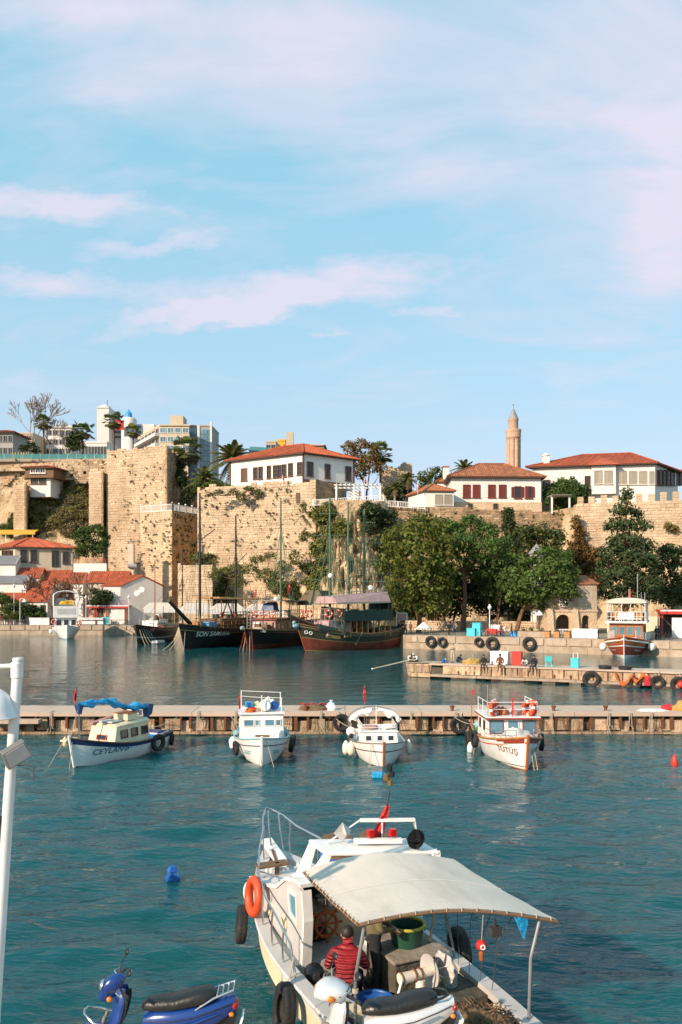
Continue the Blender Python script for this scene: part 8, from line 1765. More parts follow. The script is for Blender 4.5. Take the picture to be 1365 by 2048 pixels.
# wide gunwale caps and side decks
def tt(a):return (a+3.2)/7.8
b=MB()
for i in range(40):
 t0,t1=i/40,(i+1)/40
 for sd in (1,-1):
  p0,p1=FH.pt(t0,1,sd),FH.pt(t1,1,sd)
  wI=.2
  q0,q1=p0.copy(),p1.copy();q0.y=sd*max(0,abs(p0.y)-wI);q1.y=sd*max(0,abs(p1.y)-wI)
  up=Vector((0,0,.035));f=[p0+up,p1+up,q1+up,q0+up];b.face(f if sd==1 else f[::-1])
  f=[q0+up,q1+up,q1-up*2,q0-up*2];b.face(f if sd==1 else f[::-1])
b.build('gunwale','boat_grey',fb)
b=MB();n=26
for i in range(n):
 t0,t1=tt(.35)+(1-tt(.35))*i/n,tt(.35)+(1-tt(.35))*(i+1)/n;pp=[]
 for t_,sd in ((t0,1),(t0,-1),(t1,-1),(t1,1)):p=FH.pt(t_,1,sd);p.z-=.06;p.y*=.97;pp.append(p)
 b.face(pp)
p=[FH.pt(tt(.35),1,1),FH.pt(tt(.35),1,-1)];b.face([Vector((p[0].x,p[0].y*.97,.4)),Vector((p[1].x,p[1].y*.97,.4)),Vector((p[1].x,p[1].y*.97,p[1].z-.06)),Vector((p[0].x,p[0].y*.97,p[0].z-.06))])
b.build('fore_deck','boat_grey',fb)
# cabin: side walls, front trunk and roof, open to the stern
def prism(name,pts,d,m,bev=.02):
 b=MB();k=len(pts);A_=[Vector(q)for q in pts];B_=[q+Vector(d)for q in A_];b.face(A_);b.face(B_[::-1])
 for i in range(k):b.face([A_[i],B_[i],B_[(i+1)%k],A_[(i+1)%k]])
 return b.build(name,m,fb,bevel=bev)
cw_=.93;cs=-1.22
side=[(.42,.45),(3.0,.85),(3.0,1.40),(2.2,1.52),(1.5,1.72),(1.05,2.0),(.55,2.12),(.38,2.02),(.30,1.5),(.36,1.0)]
def sidewall(y,m):return prism('cabin_side',[LP(a,y,z)for a,z in side],(0,.06,0),m)
wl=sidewall(cw_,'boat_grey');wr_=sidewall(cs,'boat_white')
b=MB();rf=[(3.0,1.40),(2.2,1.52),(1.5,1.72),(1.05,2.0),(.55,2.12),(.34,2.1)]
for (a0,z0),(a1,z1)in zip(rf,rf[1:]):
 lo=[LP(a0,cs-.03,z0),LP(a0,cw_+.09,z0),LP(a1,cw_+.09,z1),LP(a1,cs-.03,z1)];b.hexa([q+Vector((0,0,.003))for q in lo]+[q+Vector((0,0,.06))for q in lo])
b.build('cabin_roof','boat_white',fb)
quick('console_clutter','steel_dull',fb,lambda b:[b.box(1.1-SH+rnd(0,.2),1.2-SH+rnd(0,.2),-.9+i*.28,-.76+i*.28,1.3,1.42+rnd(0,.2))for i in range(5)])
prism('cabin_front',[LP(3.0,cs,.9),LP(3.0,cw_+.06,.9),LP(3.0,cw_+.06,1.40),LP(3.0,cs,1.40)],(.05,0,0),'boat_white')
pane_quad(fb,[LP(.85,cw_+.061,1.50),LP(.48,cw_+.061,1.45),LP(.52,cw_+.061,1.95),LP(.95,cw_+.061,1.9)],'boat_white','glass_blue',.05)
prism('aft_trim',[LP(.40,cw_+.075,.48),LP(.34,cw_+.075,1.0),LP(.28,cw_+.075,1.6),LP(.36,cw_+.075,2.05),LP(.30,cw_+.075,2.07),LP(.22,cw_+.075,1.6),LP(.28,cw_+.075,1.0),LP(.33,cw_+.075,.48)],(0,-.16,0),'boat_white',.01)
prism('aft_post',[LP(.42,cs+.02,.45),LP(.3,cs+.02,.45),LP(.3,cs+.02,2.1),LP(.42,cs+.02,2.1)],(0,.14,0),'boat_white',.01)
for a,z in ((2.35,1.25),(1.8,1.26),(1.15,1.26)):
 b=MB();b.torus(LP(a,cw_+.07,z),.105,.035,(0,1,0),18,6);po=b.build('porthole','boat_cream',fb,smooth=True);quick('pane','glass_dark',po,lambda b:b.lathe([(.001,.0),(.1,.0),(.1,.012),(.001,.012)],LP(a,cw_+.062,z),16,axis='Y'))
 # console, wheel, dials
quick('console','boat_cream',fb,lambda b:b.hexa([LP(1.05,cs+.1,.45),LP(1.05,cw_-.01,.45),LP(1.6,cw_-.01,.45),LP(1.6,cs+.1,.45),LP(1.05,cs+.1,1.3),LP(1.05,cw_-.01,1.3),LP(1.45,cw_-.01,1.45),LP(1.45,cs+.1,1.45)]))
b=MB();wc=LP(.88,.34,1.22);ax=Vector((-1,0,.15)).normalized();b.torus(wc,.20,.032,ax,24,8);q=ax.to_track_quat('Z','Y')
for i in range(8):a=math.pi*i/4;d_=q@Vector((math.cos(a),math.sin(a),0));b.tube([wc+d_*.04,wc+d_*.2,wc+d_*.3],[.014,.018,.022],6)
b.ball(wc,.055,.055,.055);hw_=b.build('steering_wheel','boat_orange',fb,smooth=True);quick('hub','brass',hw_,lambda b:b.ball(wc+ax*.05,.03));quick('shaft','steel_dull',fb,lambda b:b.tube([wc,wc-ax*.2],.03,6))
for y,z in ((.78,.95),(.40,.98)):quick('black_cover','plastic_black',fb,lambda b:b.lathe([(.02,0),(.15,0),(.16,-.03),(.1,-.06),(.02,-.065)],LP(1.04,y,z),16,axis='X'),smooth=True)
for i,(y,z)in enumerate(((.75,1.46),(.55,1.5),(.3,1.5),(.1,1.47))):quick('instrument',['steel_dull','plastic_black','steel','boat_white'][i],fb,lambda b:b.box(1.15-SH,1.3-SH,y-.08,y+.08,z-.08,z+.06),bevel=.02)
quick('throttle','red_paint',fb,lambda b:b.tube([LP(1.1,.72,1.45),LP(1.0,.72,1.68)],.015,6));quick('windscreen_bar','boat_white',fb,lambda b:(b.bar(LP(1.4,cw_-.02,1.46),LP(1.1,cw_-.02,1.98),.06),b.bar(LP(1.4,-.1,1.46),LP(1.1,-.1,1.98),.06),b.bar(LP(1.4,cs+.1,1.46),LP(1.1,cs+.1,1.98),.06)))
# raised roof frame with slanted pillars
def RP(u,a_off,z):return LP(.95-.6*u+a_off,.42-1.84*u,z+.15)
quick('roof_frame','boat_white',fb,lambda b:b.hexa([RP(0,-.25,2.27),RP(1,-.25,2.23),RP(1,.55,2.23),RP(0,.55,2.27),RP(0,-.25,2.35),RP(1,-.25,2.3),RP(1,.55,2.31),RP(0,.55,2.35)]),bevel=.03)
for u,du in ((0,-.13),(1,.02)):
 for ao in (-.2,.45):quick('roof_pillar','boat_white',fb,lambda b:b.hexa([RP(u+du,ao-.05,1.9 if ao<0 else 1.7),RP(u+du,ao+.1,1.9 if ao<0 else 1.7),RP(u+du+.1,ao+.1,1.9 if ao<0 else 1.7),RP(u+du+.1,ao-.05,1.9 if ao<0 else 1.7),RP(u-.0,ao-.03,2.29),RP(u,ao+.08,2.29),RP(u+(.06 if u==0 else -.06),ao+.08,2.29),RP(u+(.06 if u==0 else -.06),ao-.03,2.29)]),bevel=.015)
quick('roof_sill','boat_white',fb,lambda b:b.hexa([RP(-.28,-.3,1.95),RP(1.03,-.3,1.95),RP(1.03,-.1,1.95),RP(-.28,-.1,1.95),RP(-.1,-.3,2.07),RP(1.03,-.3,2.05),RP(1.03,-.14,2.05),RP(-.1,-.14,2.07)]),bevel=.02)
quick('wood_edge','wood_brown',fb,lambda b:b.hexa([RP(.05,-.27,2.23),RP(.85,-.27,2.2),RP(.85,-.1,2.2),RP(.05,-.1,2.23),RP(.05,-.27,2.265),RP(.85,-.27,2.225),RP(.85,-.1,2.225),RP(.05,-.1,2.265)]))
quick('light_bar','boat_white',fb,lambda b:b.bar(RP(.32,.1,2.42),RP(.75,.1,2.4),.12,.07));[quick('red_lamp','lens_red',fb,lambda b:b.box(*(lambda p:(p.x-.05,p.x+.05,p.y-.05,p.y+.05,p.z,p.z+.12))(RP(u,.15,2.47))))for u in (.48,.68)]
quick('cross_bar','boat_white',fb,lambda b:(b.bar(RP(.42,.3,2.72),RP(.92,.3,2.7),.08,.05),b.tube([RP(.42,.3,2.72),RP(.1,.2,2.37)],.014,5),b.tube([RP(.92,.3,2.7),RP(.92,.2,2.33)],.012,5),b.tube([RP(.62,.3,2.35),RP(.62,.3,2.72)],.02,5)))
b=MB();c=RP(.24,.2,2.55);r_=.17
for s in ((1,0,0),(0,1,0),(0,0,1)):
 u_=Vector(s);v_=Vector((s[1],s[2],s[0]));b.face([c+u_*r_,c+v_*r_,c-u_*r_,c-v_*r_])
b.face([c+Vector((r_,0,0)),c+Vector((0,r_,0)),c+Vector((0,0,r_))]);b.face([c+Vector((-r_,0,0)),c+Vector((0,-r_,0)),c+Vector((0,0,r_))]);b.face([c+Vector((-r_,0,0)),c+Vector((0,r_,0)),c+Vector((0,0,-r_))])
b.build('radar_reflector','boat_grey',fb)
mb_,mt_=RP(.62,.35,2.31),RP(.70,.35,3.22);quick('signal_mast','iron',fb,lambda b:b.tube([mb_,mt_],.02,6));[quick('signal_lamp',m_,fb,lambda b:b.lathe([(.02,-.06),(.05,-.05),(.055,.04),(.03,.06),(.01,.07)],RP(.70+du,.35,z),8),smooth=True)for du,z,m_ in ((0,3.35,'brass'),(.02,3.50,'plastic_black'),(-.03,3.44,'brass'),(.0,3.62,'plastic_black'))]
b=MB();rg=[]
for i in range(9):
 u=i/8;c=RP(.56,.3,2.35).lerp(RP(.67,.3,2.95),u);w_=.10*(1-u)+.03;rg.append([c+Vector((.02*math.sin(3*a+i),w_*math.cos(a)*(1+.3*math.sin(4*a)),w_*.4*math.sin(a)))for a in [2*math.pi*j/12 for j in range(12)]])
b.rings(rg);b.build('furled_flag','flag_red',fb,smooth=True)
quick('black_ball','plastic_black',fb,lambda b:(b.lathe([(.005,0),(.17,.0)],RP(.80,-.2,2.50),18,axis='X',cap=False),b.lathe([(.005,0),(.17,.0)],RP(.80,-.2,2.50),18,axis='Y',cap=False),b.lathe([(.005,0),(.17,0)],RP(.80,-.2,2.50),18,axis='Z',cap=False)));quick('ball_line','rope',fb,lambda b:b.tube([RP(.88,.2,2.67),RP(.80,-.2,2.66)],.008,4))
for u in (.62,.9):quick('canopy_strut','boat_white',fb,lambda b:b.tube([RP(u,-.4,1.97),RP(u,-.4,2.33)],.03,6))
# barrels, stool and board on the fore deck
for (a,y,lab)in ((2.15,-.42,'left blue plastic barrel on the foredeck of the foreground boat'),(1.75,-1.0,'right blue plastic barrel on the foredeck of the foreground boat')):
 w=FO+fu*a+fn*y;zb=1.57 if a>2 else 1.72
 t=thing('barrel',lab,'barrel',(w.x,w.y,zb-.06 if a>2 else zb-.12),0,'blue barrels');quick('barrel_body','blue_plastic',t,lambda b:b.lathe([(.28,0),(.31,.05),(.315,.2),(.30,.22),(.32,.25),(.32,.45),(.30,.47),(.315,.5),(.30,.66),(.26,.70)],n=24),smooth=True);quick('barrel_rim','plastic_black',t,lambda b:b.torus((0,0,.69),.275,.025,n=24,k=6));quick('barrel_lid','wood_brown',t,lambda b:b.lathe([(.02,.715),(.29,.715),(.29,.74),(.02,.745)],n=20))
w=FO+fu*3.35+fn*.35;t=thing('plastic_stool','white plastic stool on the foredeck of the foreground boat','stool',(w.x,w.y,1.09),math.atan2(fu.y,fu.x));quick('seat','white_paint',t,lambda b:b.box(-.17,.17,-.17,.17,.36,.40),bevel=.02);[quick('leg','white_paint',t,lambda b:b.hexa([(x*1.2-.03,y*1.2-.03,0),(x*1.2+.03,y*1.2-.03,0),(x*1.2+.03,y*1.2+.03,0),(x*1.2-.03,y*1.2+.03,0),(x-.045,y-.045,.36),(x+.045,y-.045,.36),(x+.045,y+.045,.36),(x-.045,y+.045,.36)]))for x in (-.12,.12)for y in (-.12,.12)]
quick('bow_bitt','wood_brown',fb,lambda b:(b.bar(LP(2.75,.55,1.40),LP(2.75,.55,1.73),.07),b.bar(LP(2.75,.35,1.71),LP(2.75,.95,1.71),.26,.04)));quick('bow_roller','boat_white',fb,lambda b:b.bar(LP(3.9,.05,1.34),LP(4.85,.05,1.52),.24,.08));quick('anchor_chain','rust',fb,lambda b:b.tube([LP(4.3,.1,1.46),LP(3.7,.2,1.34),LP(3.3,.1,1.19)],.03,6))
# rails
def rail(pts,feet,r=.02):quick('hand_rail','steel',fb,lambda b:b.tube(pts,r,8),smooth=True);[quick('stanchion','steel',fb,lambda b:b.tube([p0,p0.lerp(p1,.5)+Vector((0,.02,0)),p1],r*.8,6),smooth=True)for p0,p1 in feet]
def ge(a,sd,dz=0.0,inn=.08):p=FH.pt(min(1,tt(a)),1,sd);p.y-=sd*inn;p.z+=dz;return p
for sd in (1,-1):
 hs_=[(-.15,.08),(.05,.45),(.7,.6),(1.5,.62),(2.4,.62),(3.2,.66),(3.9,.72),(4.3,.8),(4.5,.82)]
 pts=[ge(a,sd,h_,.08 if a<4.2 else 0.0)for a,h_ in hs_]
 if sd==-1:pts=pts[4:]
 rail(pts,[(ge(a,sd,.03),ge(a,sd,h_))for a,h_ in ((.35,.52),(.95,.61),(1.7,.62),(2.6,.63),(3.4,.68),(4.05,.75))if sd==1 or a>2.5])
p1,p2=ge(4.5,1,.82,0),ge(4.5,-1,.82,0);rail([p1,p1.lerp(p2,.5)+Vector((.18,0,.02)),p2],[(LP(4.5,.05,1.44),LP(4.72,.05,2.18)),(LP(4.3,-.15,1.44),LP(4.55,-.12,2.18))])
rail([LP(2.9,cw_-.05,1.44),LP(2.85,cw_-.05,1.58),LP(1.75,cw_-.05,1.83),LP(1.7,cw_-.05,1.7)],[],.015)
# lifebuoy, fenders, ropes
_l=MB();_l.torus((0,0,0),.28,.08,(0,1,.1),28,10);_l.build('lifebuoy','ring_orange',fb,smooth=True,loc=tuple(ge(2.1,1,.36,-.04)));tyre('',tuple(ge(2.75,1,-.45,-.25)),.27,.10,(.25,1,.1),parent=fb);tyre('',tuple(ge(-.35,1,-.32,-.17)),.29,.10,(.1,1,.15),parent=fb);tyre('',tuple(ge(-.25,-1,-.05,-.2)),.3,.1,(-.2,-1,0),parent=fb)
quick('white_fender','fender',fb,lambda b:b.ball(ge(2.9,1,.05,-.12),.12,.1,.2),smooth=True)
for a0,z0,e in ((2.75,.65,(2.75,1,-.3,-.22)),(2.9,.65,(3.0,1,-.2,-.1)),(-.2,.1,(-.35,1,-.1,-.15)),(-.1,.3,(-.28,1,-.1,-.12))):quick('fender_rope','rope',fb,lambda b:b.tube(bez(ge(a0,1,z0),ge(e[0],e[1],e[2],e[3]),.06,6),.013,5))
for i in range(3):quick('lashing','rope',fb,lambda b:b.torus(ge(2.55+i*.12,1,.55-.1*i),.05,.012,(.3,1,.2*i),10,5))
# canopy
cpa,csa,cpf,csf=WL_(.24,10.42,2.48),WL_(2.97,11.0,2.29),WL_(-.58,12.5,2.46),WL_(1.83,13.0,2.47)
def cp(u,v,o=0.0):
 p=cpf.lerp(csf,v).lerp(cpa.lerp(csa,v),u);p.z+=.19*math.sin(math.pi*v)*(1-.1*u)-.03*math.sin(math.pi*u)+.006*math.sin(u*19+v*7)+o;return p
b=MB();nu,nv=20,28
for i in range(nu):
 for j in range(nv):
  b.face([cp(i/nu,j/nv,.012),cp(i/nu,(j+1)/nv,.012),cp((i+1)/nu,(j+1)/nv,.012),cp((i+1)/nu,j/nv,.012)][::-1]);b.face([cp(i/nu,j/nv),cp(i/nu,(j+1)/nv),cp((i+1)/nu,(j+1)/nv),cp((i+1)/nu,j/nv)])
b.build('canopy','canopy_cloth',fb,smooth=True)
quick('canopy_seam','boat_grey',fb,lambda b:b.tube([cp(.5,j/24,.016)for j in range(25)],.007,4))
quick('canopy_pipe','wood_brown',fb,lambda b:(b.tube([cp(1.005,j/24,-.02)for j in range(25)],.022,6),b.tube([cp(j/20,-.004,-.02)for j in range(21)],.02,6),b.tube([cp(j/20,1.004,-.02)for j in range(21)],.02,6),b.tube([cp(0,j/24,-.02)for j in range(25)],.02,6),b.tube([cp(.5,j/24,-.025)for j in range(25)],.02,6)),smooth=True)
quick('canopy_lacing','rope',fb,lambda b:[b.torus(cp(1.0,(j+.5)/13,-.005),.03,.008,(0,1,.2),8,4)for j in range(13)]+[b.torus(cp((j+.5)/16,0,-.005),.028,.008,(1,0,.2),8,4)for j in range(16)])
gp=lambda a,sd:ge(a,sd,.03,.1)
rail([],[])if False else None
quick('canopy_pole','steel_dull',fb,lambda b:b.tube([ge(-2.05,1,.03,.1),ge(-2.05,1,.8,.1),cp(.96,.04,-.03)],.024,8),smooth=True);quick('canopy_pole','steel_dull',fb,lambda b:b.tube([ge(-2.6,-1,.03,.08),ge(-2.6,-1,.85,.05),ge(-2.6,-1,.95,.02),cp(.97,.93,-.03)],.024,8),smooth=True)
quick('canopy_pole','steel_dull',fb,lambda b:b.tube([ge(-.6,-1,.03,.1),ge(-.55,-1,.6,.2),ge(-.75,-1,1.05,.45),cp(.93,.42,-.04)],.022,8),smooth=True);quick('canopy_pole','steel_dull',fb,lambda b:b.tube([ge(-.05,-1,.03,.25),cp(.93,.40,-.05)],.022,8),smooth=True)
quick('pole_rope','rope',fb,lambda b:[b.torus(ge(-2.05,1,.62+.02*i,.1),.035,.01,(0,.1,1),10,4)for i in range(3)]+[b.torus(ge(-2.05,1,.55,.04),.06,.009,(1,.4,.1*i),12,4)for i in range(2)])
# hanging things under the canopy edge
pc=cp(.99,.68,-.12);quick('hanging_block','iron',fb,lambda b:(b.bar(pc,pc-Vector((0,0,.1)),.03),b.box(pc.x-.05,pc.x+.05,pc.y-.08,pc.y+.08,pc.z-.22,pc.z-.1)));pd=cp(.97,.62,-.5);quick('nazar_pendant','flag_red',fb,lambda b:b.ball(pd,.075),smooth=True);quick('pendant_ring','flag_white',fb,lambda b:b.torus(pd+Vector((-.07,.02,0)),.03,.009,(1,-.35,0),10,4));quick('pendant_tassel','wood_red',fb,lambda b:b.lathe([(.01,-.08),(.035,-.1),(.03,-.2),(.01,-.22)],pd,8));quick('pendant_line','rope',fb,lambda b:b.tube([pd,cp(.99,.62,-.02)],.006,4))
pe=cp(1.0,.81,-.03);quick('blue_rag','tarp_blue',fb,lambda b:b.hexa([pe+Vector((-.02,-.1,0)),pe+Vector((.02,-.1,0)),pe+Vector((.02,.1,0)),pe+Vector((-.02,.1,0)),pe+Vector((-.02,-.1,-.12)),pe+Vector((.03,-.1,-.1)),pe+Vector((.03,-.04,-.3)),pe+Vector((-.02,-.04,-.32))]))
# cockpit: engine box, tubs, hauler, bottle, net
quick('engine_box','concrete_dark',fb,lambda b:b.box(-.75-SH,.25-SH,-1.05,-.1,.46,1.12),bevel=.03);quick('engine_lid','wood_grey',fb,lambda b:b.box(-.78-SH,.28-SH,-1.08,-.07,1.123,1.17),bevel=.015)
def tub(label,a,y,z,r_,h_,m,rim,name='tub'):
 w=FO+fu*a+fn*y;t=thing(name,label,'tub',(w.x,w.y,z));quick('tub_body',m,t,lambda b:(b.lathe([(r_*.8,0),(r_,h_),(r_*.96,h_),(r_*.77,.02),(.01,.02)],n=24)),smooth=True);quick('rim',rim,t,lambda b:b.torus((0,0,h_),r_,.025,n=28,k=8),smooth=True);[quick('handle',rim,t,lambda b:b.torus((s_*r_*1.03,0,h_-.04),.06,.014,(1,0,0),10,5))for s_ in (-1,1)]
tub('green tub with yellow rim under the canopy',-.25,-.58,1.172,.29,.32,'tub_green','tub_rim');tub('dark blue tub on the cockpit floor beside the red jacket',-.95,.35,.47,.3,.3,'blue_plastic','blue_plastic');tub('pale grey bucket at the feet of the seated person',-1.75,.75,.47,.16,.26,'boat_grey','steel_dull','bucket')
hb_=LP(-1.45,-.12,1.28);hx=Vector((.05,-1,.02)).normalized()
quick('hauler_shaft','fender',fb,lambda b:b.tube([hb_-hx*.32,hb_-hx*.1,hb_+hx*.3],[.085,.075,.07],14),smooth=True);quick('hauler_band','rust',fb,lambda b:[b.torus(hb_+hx*q_,.085,.014,tuple(hx),16,5)for q_ in (-.3,-.08,.02)])
def disc(o,r0,r1,th,flut):
 b=MB();q=hx.to_track_quat('Z','Y');rg=[]
 for (f_,z)in ((.25,0),(1,th*1.2),(1,th*1.2+.015),(.25,.02)):
  rg.append([o+q@Vector((r1*f_*math.cos(a),r1*f_*math.sin(a),z+(flut*math.sin(12*a)if f_==1 else 0)))for a in [2*math.pi*j/72 for j in range(72)]])
 b.rings(rg);return b.build('hauler_disc','boat_grey',fb,smooth=True)
disc(hb_+hx*.24,.07,.24,-.05,.0);disc(hb_+hx*.40,.07,.24,.04,.009);quick('hauler_stand','fender',fb,lambda b:b.tube([hb_+Vector((-.05,0,-.06)),LP(-1.6,-.05,.46)],.07,12),smooth=True);quick('hauler_spoke','fender',fb,lambda b:[b.tube([hb_+hx*.2,hb_+hx*.46+Vector((.16*math.cos(a),0,.16*math.sin(a)))],.014,5)for a in (0.5,2.6,4.4)])
quick('hydraulic_hose','boat_white',fb,lambda b:b.tube([hb_-hx*.2+Vector((0,0,-.05)),hb_-hx*.34+Vector((-.1,0,.02)),hb_-hx*.42+Vector((-.12,0,-.15)),hb_-hx*.3+Vector((-.15,0,-.25)),hb_-hx*.38+Vector((-.2,0,-.38)),LP(-1.6,.2,.6)],.02,8),smooth=True);quick('valve_block','rust',fb,lambda b:(b.box(-1.7-SH,-1.5-SH,.1,.3,.6,.85),b.ball(LP(-1.6,.25,.9),.07),b.tube([LP(-1.6,.15,.85),LP(-1.55,.1,1.1)],.02,6)))
w=FO+fu*-1.3+fn*-.75;t=thing('water_bottle','clear plastic water bottle beside the net hauler','bottle',(w.x,w.y,.92));quick('bottle_body','bottle',t,lambda b:b.lathe([(.09,0),(.11,.03),(.11,.26),(.05,.36),(.035,.4)],n=14),smooth=True);quick('cap','tarp_blue',t,lambda b:b.lathe([(.04,.4),(.04,.44),(.01,.445)],n=10));quick('bottle_shelf','concrete_dark',fb,lambda b:b.box(-1.75-SH,-1.0-SH,-1.1,-.5,.46,.915))
quick('floor_mat','wood_warm',fb,lambda b:b.box(-3.0-SH,-1.85-SH,-1.05,.4,.463,.50));quick('bench','boat_cream',fb,lambda b:b.box(-1.2-SH,.2-SH,.62,1.1,.46,.80),bevel=.02);quick('black_bag','plastic_black',fb,lambda b:b.ball(LP(-.1,.95,.92),.22,.16,.14,jit=.1));quick('black_bag','plastic_black',fb,lambda b:b.ball(LP(-1.3,.92,.62),.2,.16,.16,jit=.1));quick('cabin_stool','boat_white',fb,lambda b:b.box(.35-SH,.75-SH,-.55,-.25,.46,.95),bevel=.02)
w=FO+fu*-2.45+fn*-.55;t=thing('net_heap','brown tangled fishing net piled on the stern of the foreground boat','fishing net',(w.x,w.y,.5));blob_pile(t,'net','net_brown',(0,0,0),.56,.52,.62,41,40,18)
b=MB()
for i in range(150):
 a,c=rnd(0,6.28),rnd(.05,1.3);q=Vector((math.cos(c)*math.cos(a)*.58,math.cos(c)*math.sin(a)*.54,math.sin(c)*.62+.02));pts=[q+Vector((rnd(-.12,.12),rnd(-.12,.12),rnd(-.04,.10)))*k for k in (.6,.9,1.1,.7)];b.tube(pts,.007,4,t=rnd(0,1))
ob=b.build('net_strands','net_brown',t);ob['kind']='stuff'
POSES['handle']=dict(chest=(0,-.04,1.33),neck=(0,-.07,1.47),head=(0,-.11,1.56),crown=(0,-.13,1.65),sh=(.19,-.03,1.39),el_l=(.30,-.05,1.13),wr_l=(.14,-.27,1.04),ha_l=(.07,-.33,1.01),el_r=(-.29,-.08,1.15),wr_r=(-.1,-.28,1.10),ha_r=(-.04,-.33,1.05),kn_l=(.16,-.1,.5),kn_r=(-.12,-.04,.5))
def boat_person(label,a,y,z,face,pose,top,legs,sc):
 w=FO+fu*a+fn*y;return person(label,(w.x,w.y,z),math.atan2(fu.y,fu.x)+face,pose,top,legs,group='fishermen on the foreground boat',scale=sc,fingers=True,sub=2,bulk=1.22)
boat_person('seated person in red puffer jacket seen from behind under the canopy',-.7,.70,.47,R(60),'work','cloth_red','cloth_black',1.04);boat_person('standing person in olive sweater handling bait under the canopy',-.35,.05,.46,R(-25),'handle','cloth_olive','cloth_black',1.03)
rs_=random.Random(5)
for i in range(16):  # mostly dark clutter, added to deepen the shade under the canopy
 a_,y_=rs_.uniform(-1.9,.2),rs_.uniform(-.9,.55);k_=i%4;m_=rs_.choice(['plastic_black','concrete_dark','wood_brown','tarp_dark','rope_dark','net_brown'])
 if k_==0:blob_pile(fb,'dark_filler_net','net_brown'if i%8 else 'tarp_dark',tuple(LP(a_,y_,.46)),.22,.18,.2,i)
 elif k_==1:quick('dark_filler_crate',m_,fb,lambda b:(b.box(a_-SH-.2,a_-SH+.2,y_-.14,y_+.14,.462,.48),b.box(a_-SH-.2,a_-SH+.2,y_-.14,y_-.125,.48,.62),b.box(a_-SH-.2,a_-SH+.2,y_+.125,y_+.14,.48,.62)))
 elif k_==2:quick('rope_coil','rope',fb,lambda b:[b.torus(LP(a_,y_,.48+.03*j),.12-.01*j,.016,(0,.1*j,1),14,5)for j in range(4)])
 else:quick('dark_filler_can',m_,fb,lambda b:b.lathe([(.09,.462),(.1,.5),(.1,.7),(.03,.76),(.03,.8)],LP(a_,y_,0),12))
for i in range(5):quick('hanging_line','rope_dark',fb,lambda b:b.tube([cp(.3+.14*i,.75+.03*i,-.03),cp(.3+.14*i,.77,-.5),LP(-.6-.3*i,-1.15,1.0)],.006,4))
# floating jerrycan
t=thing('jerrycan','blue plastic jerrycan floating upside down on the water','jerrycan',(PX(346,19.1),19.1,.06),.5);b=MB();b.hexa([(-.15,-.11,-.12),(.15,-.11,-.12),(.15,.11,-.12),(-.15,.11,-.12),(-.15,-.11,.16),(.15,-.11,.10),(.15,.11,.10),(-.15,.11,.16)]);o=b.build('can_body','blue_plastic',t,bevel=.03);o.rotation_euler=(.35,.3,0)
quick('can_top','blue_plastic',t,lambda b:b.hexa([(-.14,-.1,.14),(.13,-.1,.16),(.13,.1,.2),(-.14,.1,.18),(-.07,-.04,.27),(.05,-.04,.27),(.05,.05,.29),(-.07,.05,.29)]),bevel=.02);quick('grip_ribs','boat_blue',t,lambda b:[b.box(-.1+i*.06,-.07+i*.06,-.115,-.10,.0,.13)for i in range(4)])
# ------------------------------------------------------------------ quay lamp at left
LB,LT=Vector((-3.945,9.0,1.463)),Vector((-3.635,9.0,PZ(1322,9.0)));lt_=thing('street_lamp','leaning white quay lamp with bell shade and floodlight at the left edge','lamp',tuple(LB));tp=LT-LB
quick('pole','lamp_paint',lt_,lambda b:b.tube([(0,0,0),tp*.02,tp*.9,tp],[.085,.072,.056,.055],20),smooth=True);quick('pole_cap','lamp_paint',lt_,lambda b:b.lathe([(.058,0),(.062,.01),(.055,.035),(.01,.04)],tuple(tp),16),smooth=True);quick('base_plate','iron',lt_,lambda b:b.box(-.16,.16,-.16,.16,0.003,.03));quick('collar','lamp_paint',lt_,lambda b:b.lathe([(.057,-.0),(.066,.01),(.066,.17),(.057,.18)],tuple(tp*.957),16),smooth=True)
ar=[tp+Vector((.0,0,-.05)),tp+Vector((-.15,-.02,-.06)),tp+Vector((-.26,-.04,-.06))];arm=quick('arm','lamp_paint',lt_,lambda b:b.tube(ar,.028,10),smooth=True)
sc_=P(0,1376,9.0)-LB+Vector((-.04,-.06,0));quick('lamp_stem','steel',lt_,lambda b:b.tube([sc_+Vector((0,0,.0)),sc_+Vector((0,0,.20))],.045,12),smooth=True);quick('arm_bracket','lamp_paint',lt_,lambda b:b.tube([ar[-1],sc_+Vector((0,0,.2))],.03,8));sh_=quick('lamp_shade','lamp_paint',lt_,lambda b:b.lathe([(.05,.0),(.10,-.03),(.17,-.10),(.22,-.2),(.245,-.3),(.26,-.32),(.25,-.33),(.235,-.31),(.2,-.18),(.1,-.06),(.02,-.04)],tuple(sc_),28),smooth=True);quick('bulb','bottle',sh_,lambda b:b.ball(tuple(sc_+Vector((0,0,-.2))),.07))
fl=P(32,1508,8.9)-LB;R3=Euler((R(15),R(-28),R(35))).to_matrix();b=MB();b.hexa([fl+R3@Vector(q)for q in ((-.15,-.05,-.11),(.15,-.05,-.11),(.15,.05,-.11),(-.15,.05,-.11),(-.13,-.05,.11),(.13,-.05,.11),(.13,.05,.11),(-.13,.05,.11))]);fo=b.build('floodlight','steel_dull',lt_,bevel=.01);b=MB();b.hexa([fl+R3@Vector(q)for q in ((-.125,-.058,-.09),(.125,-.058,-.09),(.125,-.052,-.09),(-.125,-.052,-.09),(-.11,-.058,.09),(.11,-.058,.09),(.11,-.052,.09),(-.11,-.052,.09))]);b.build('floodlight_glass','boat_grey',fo)
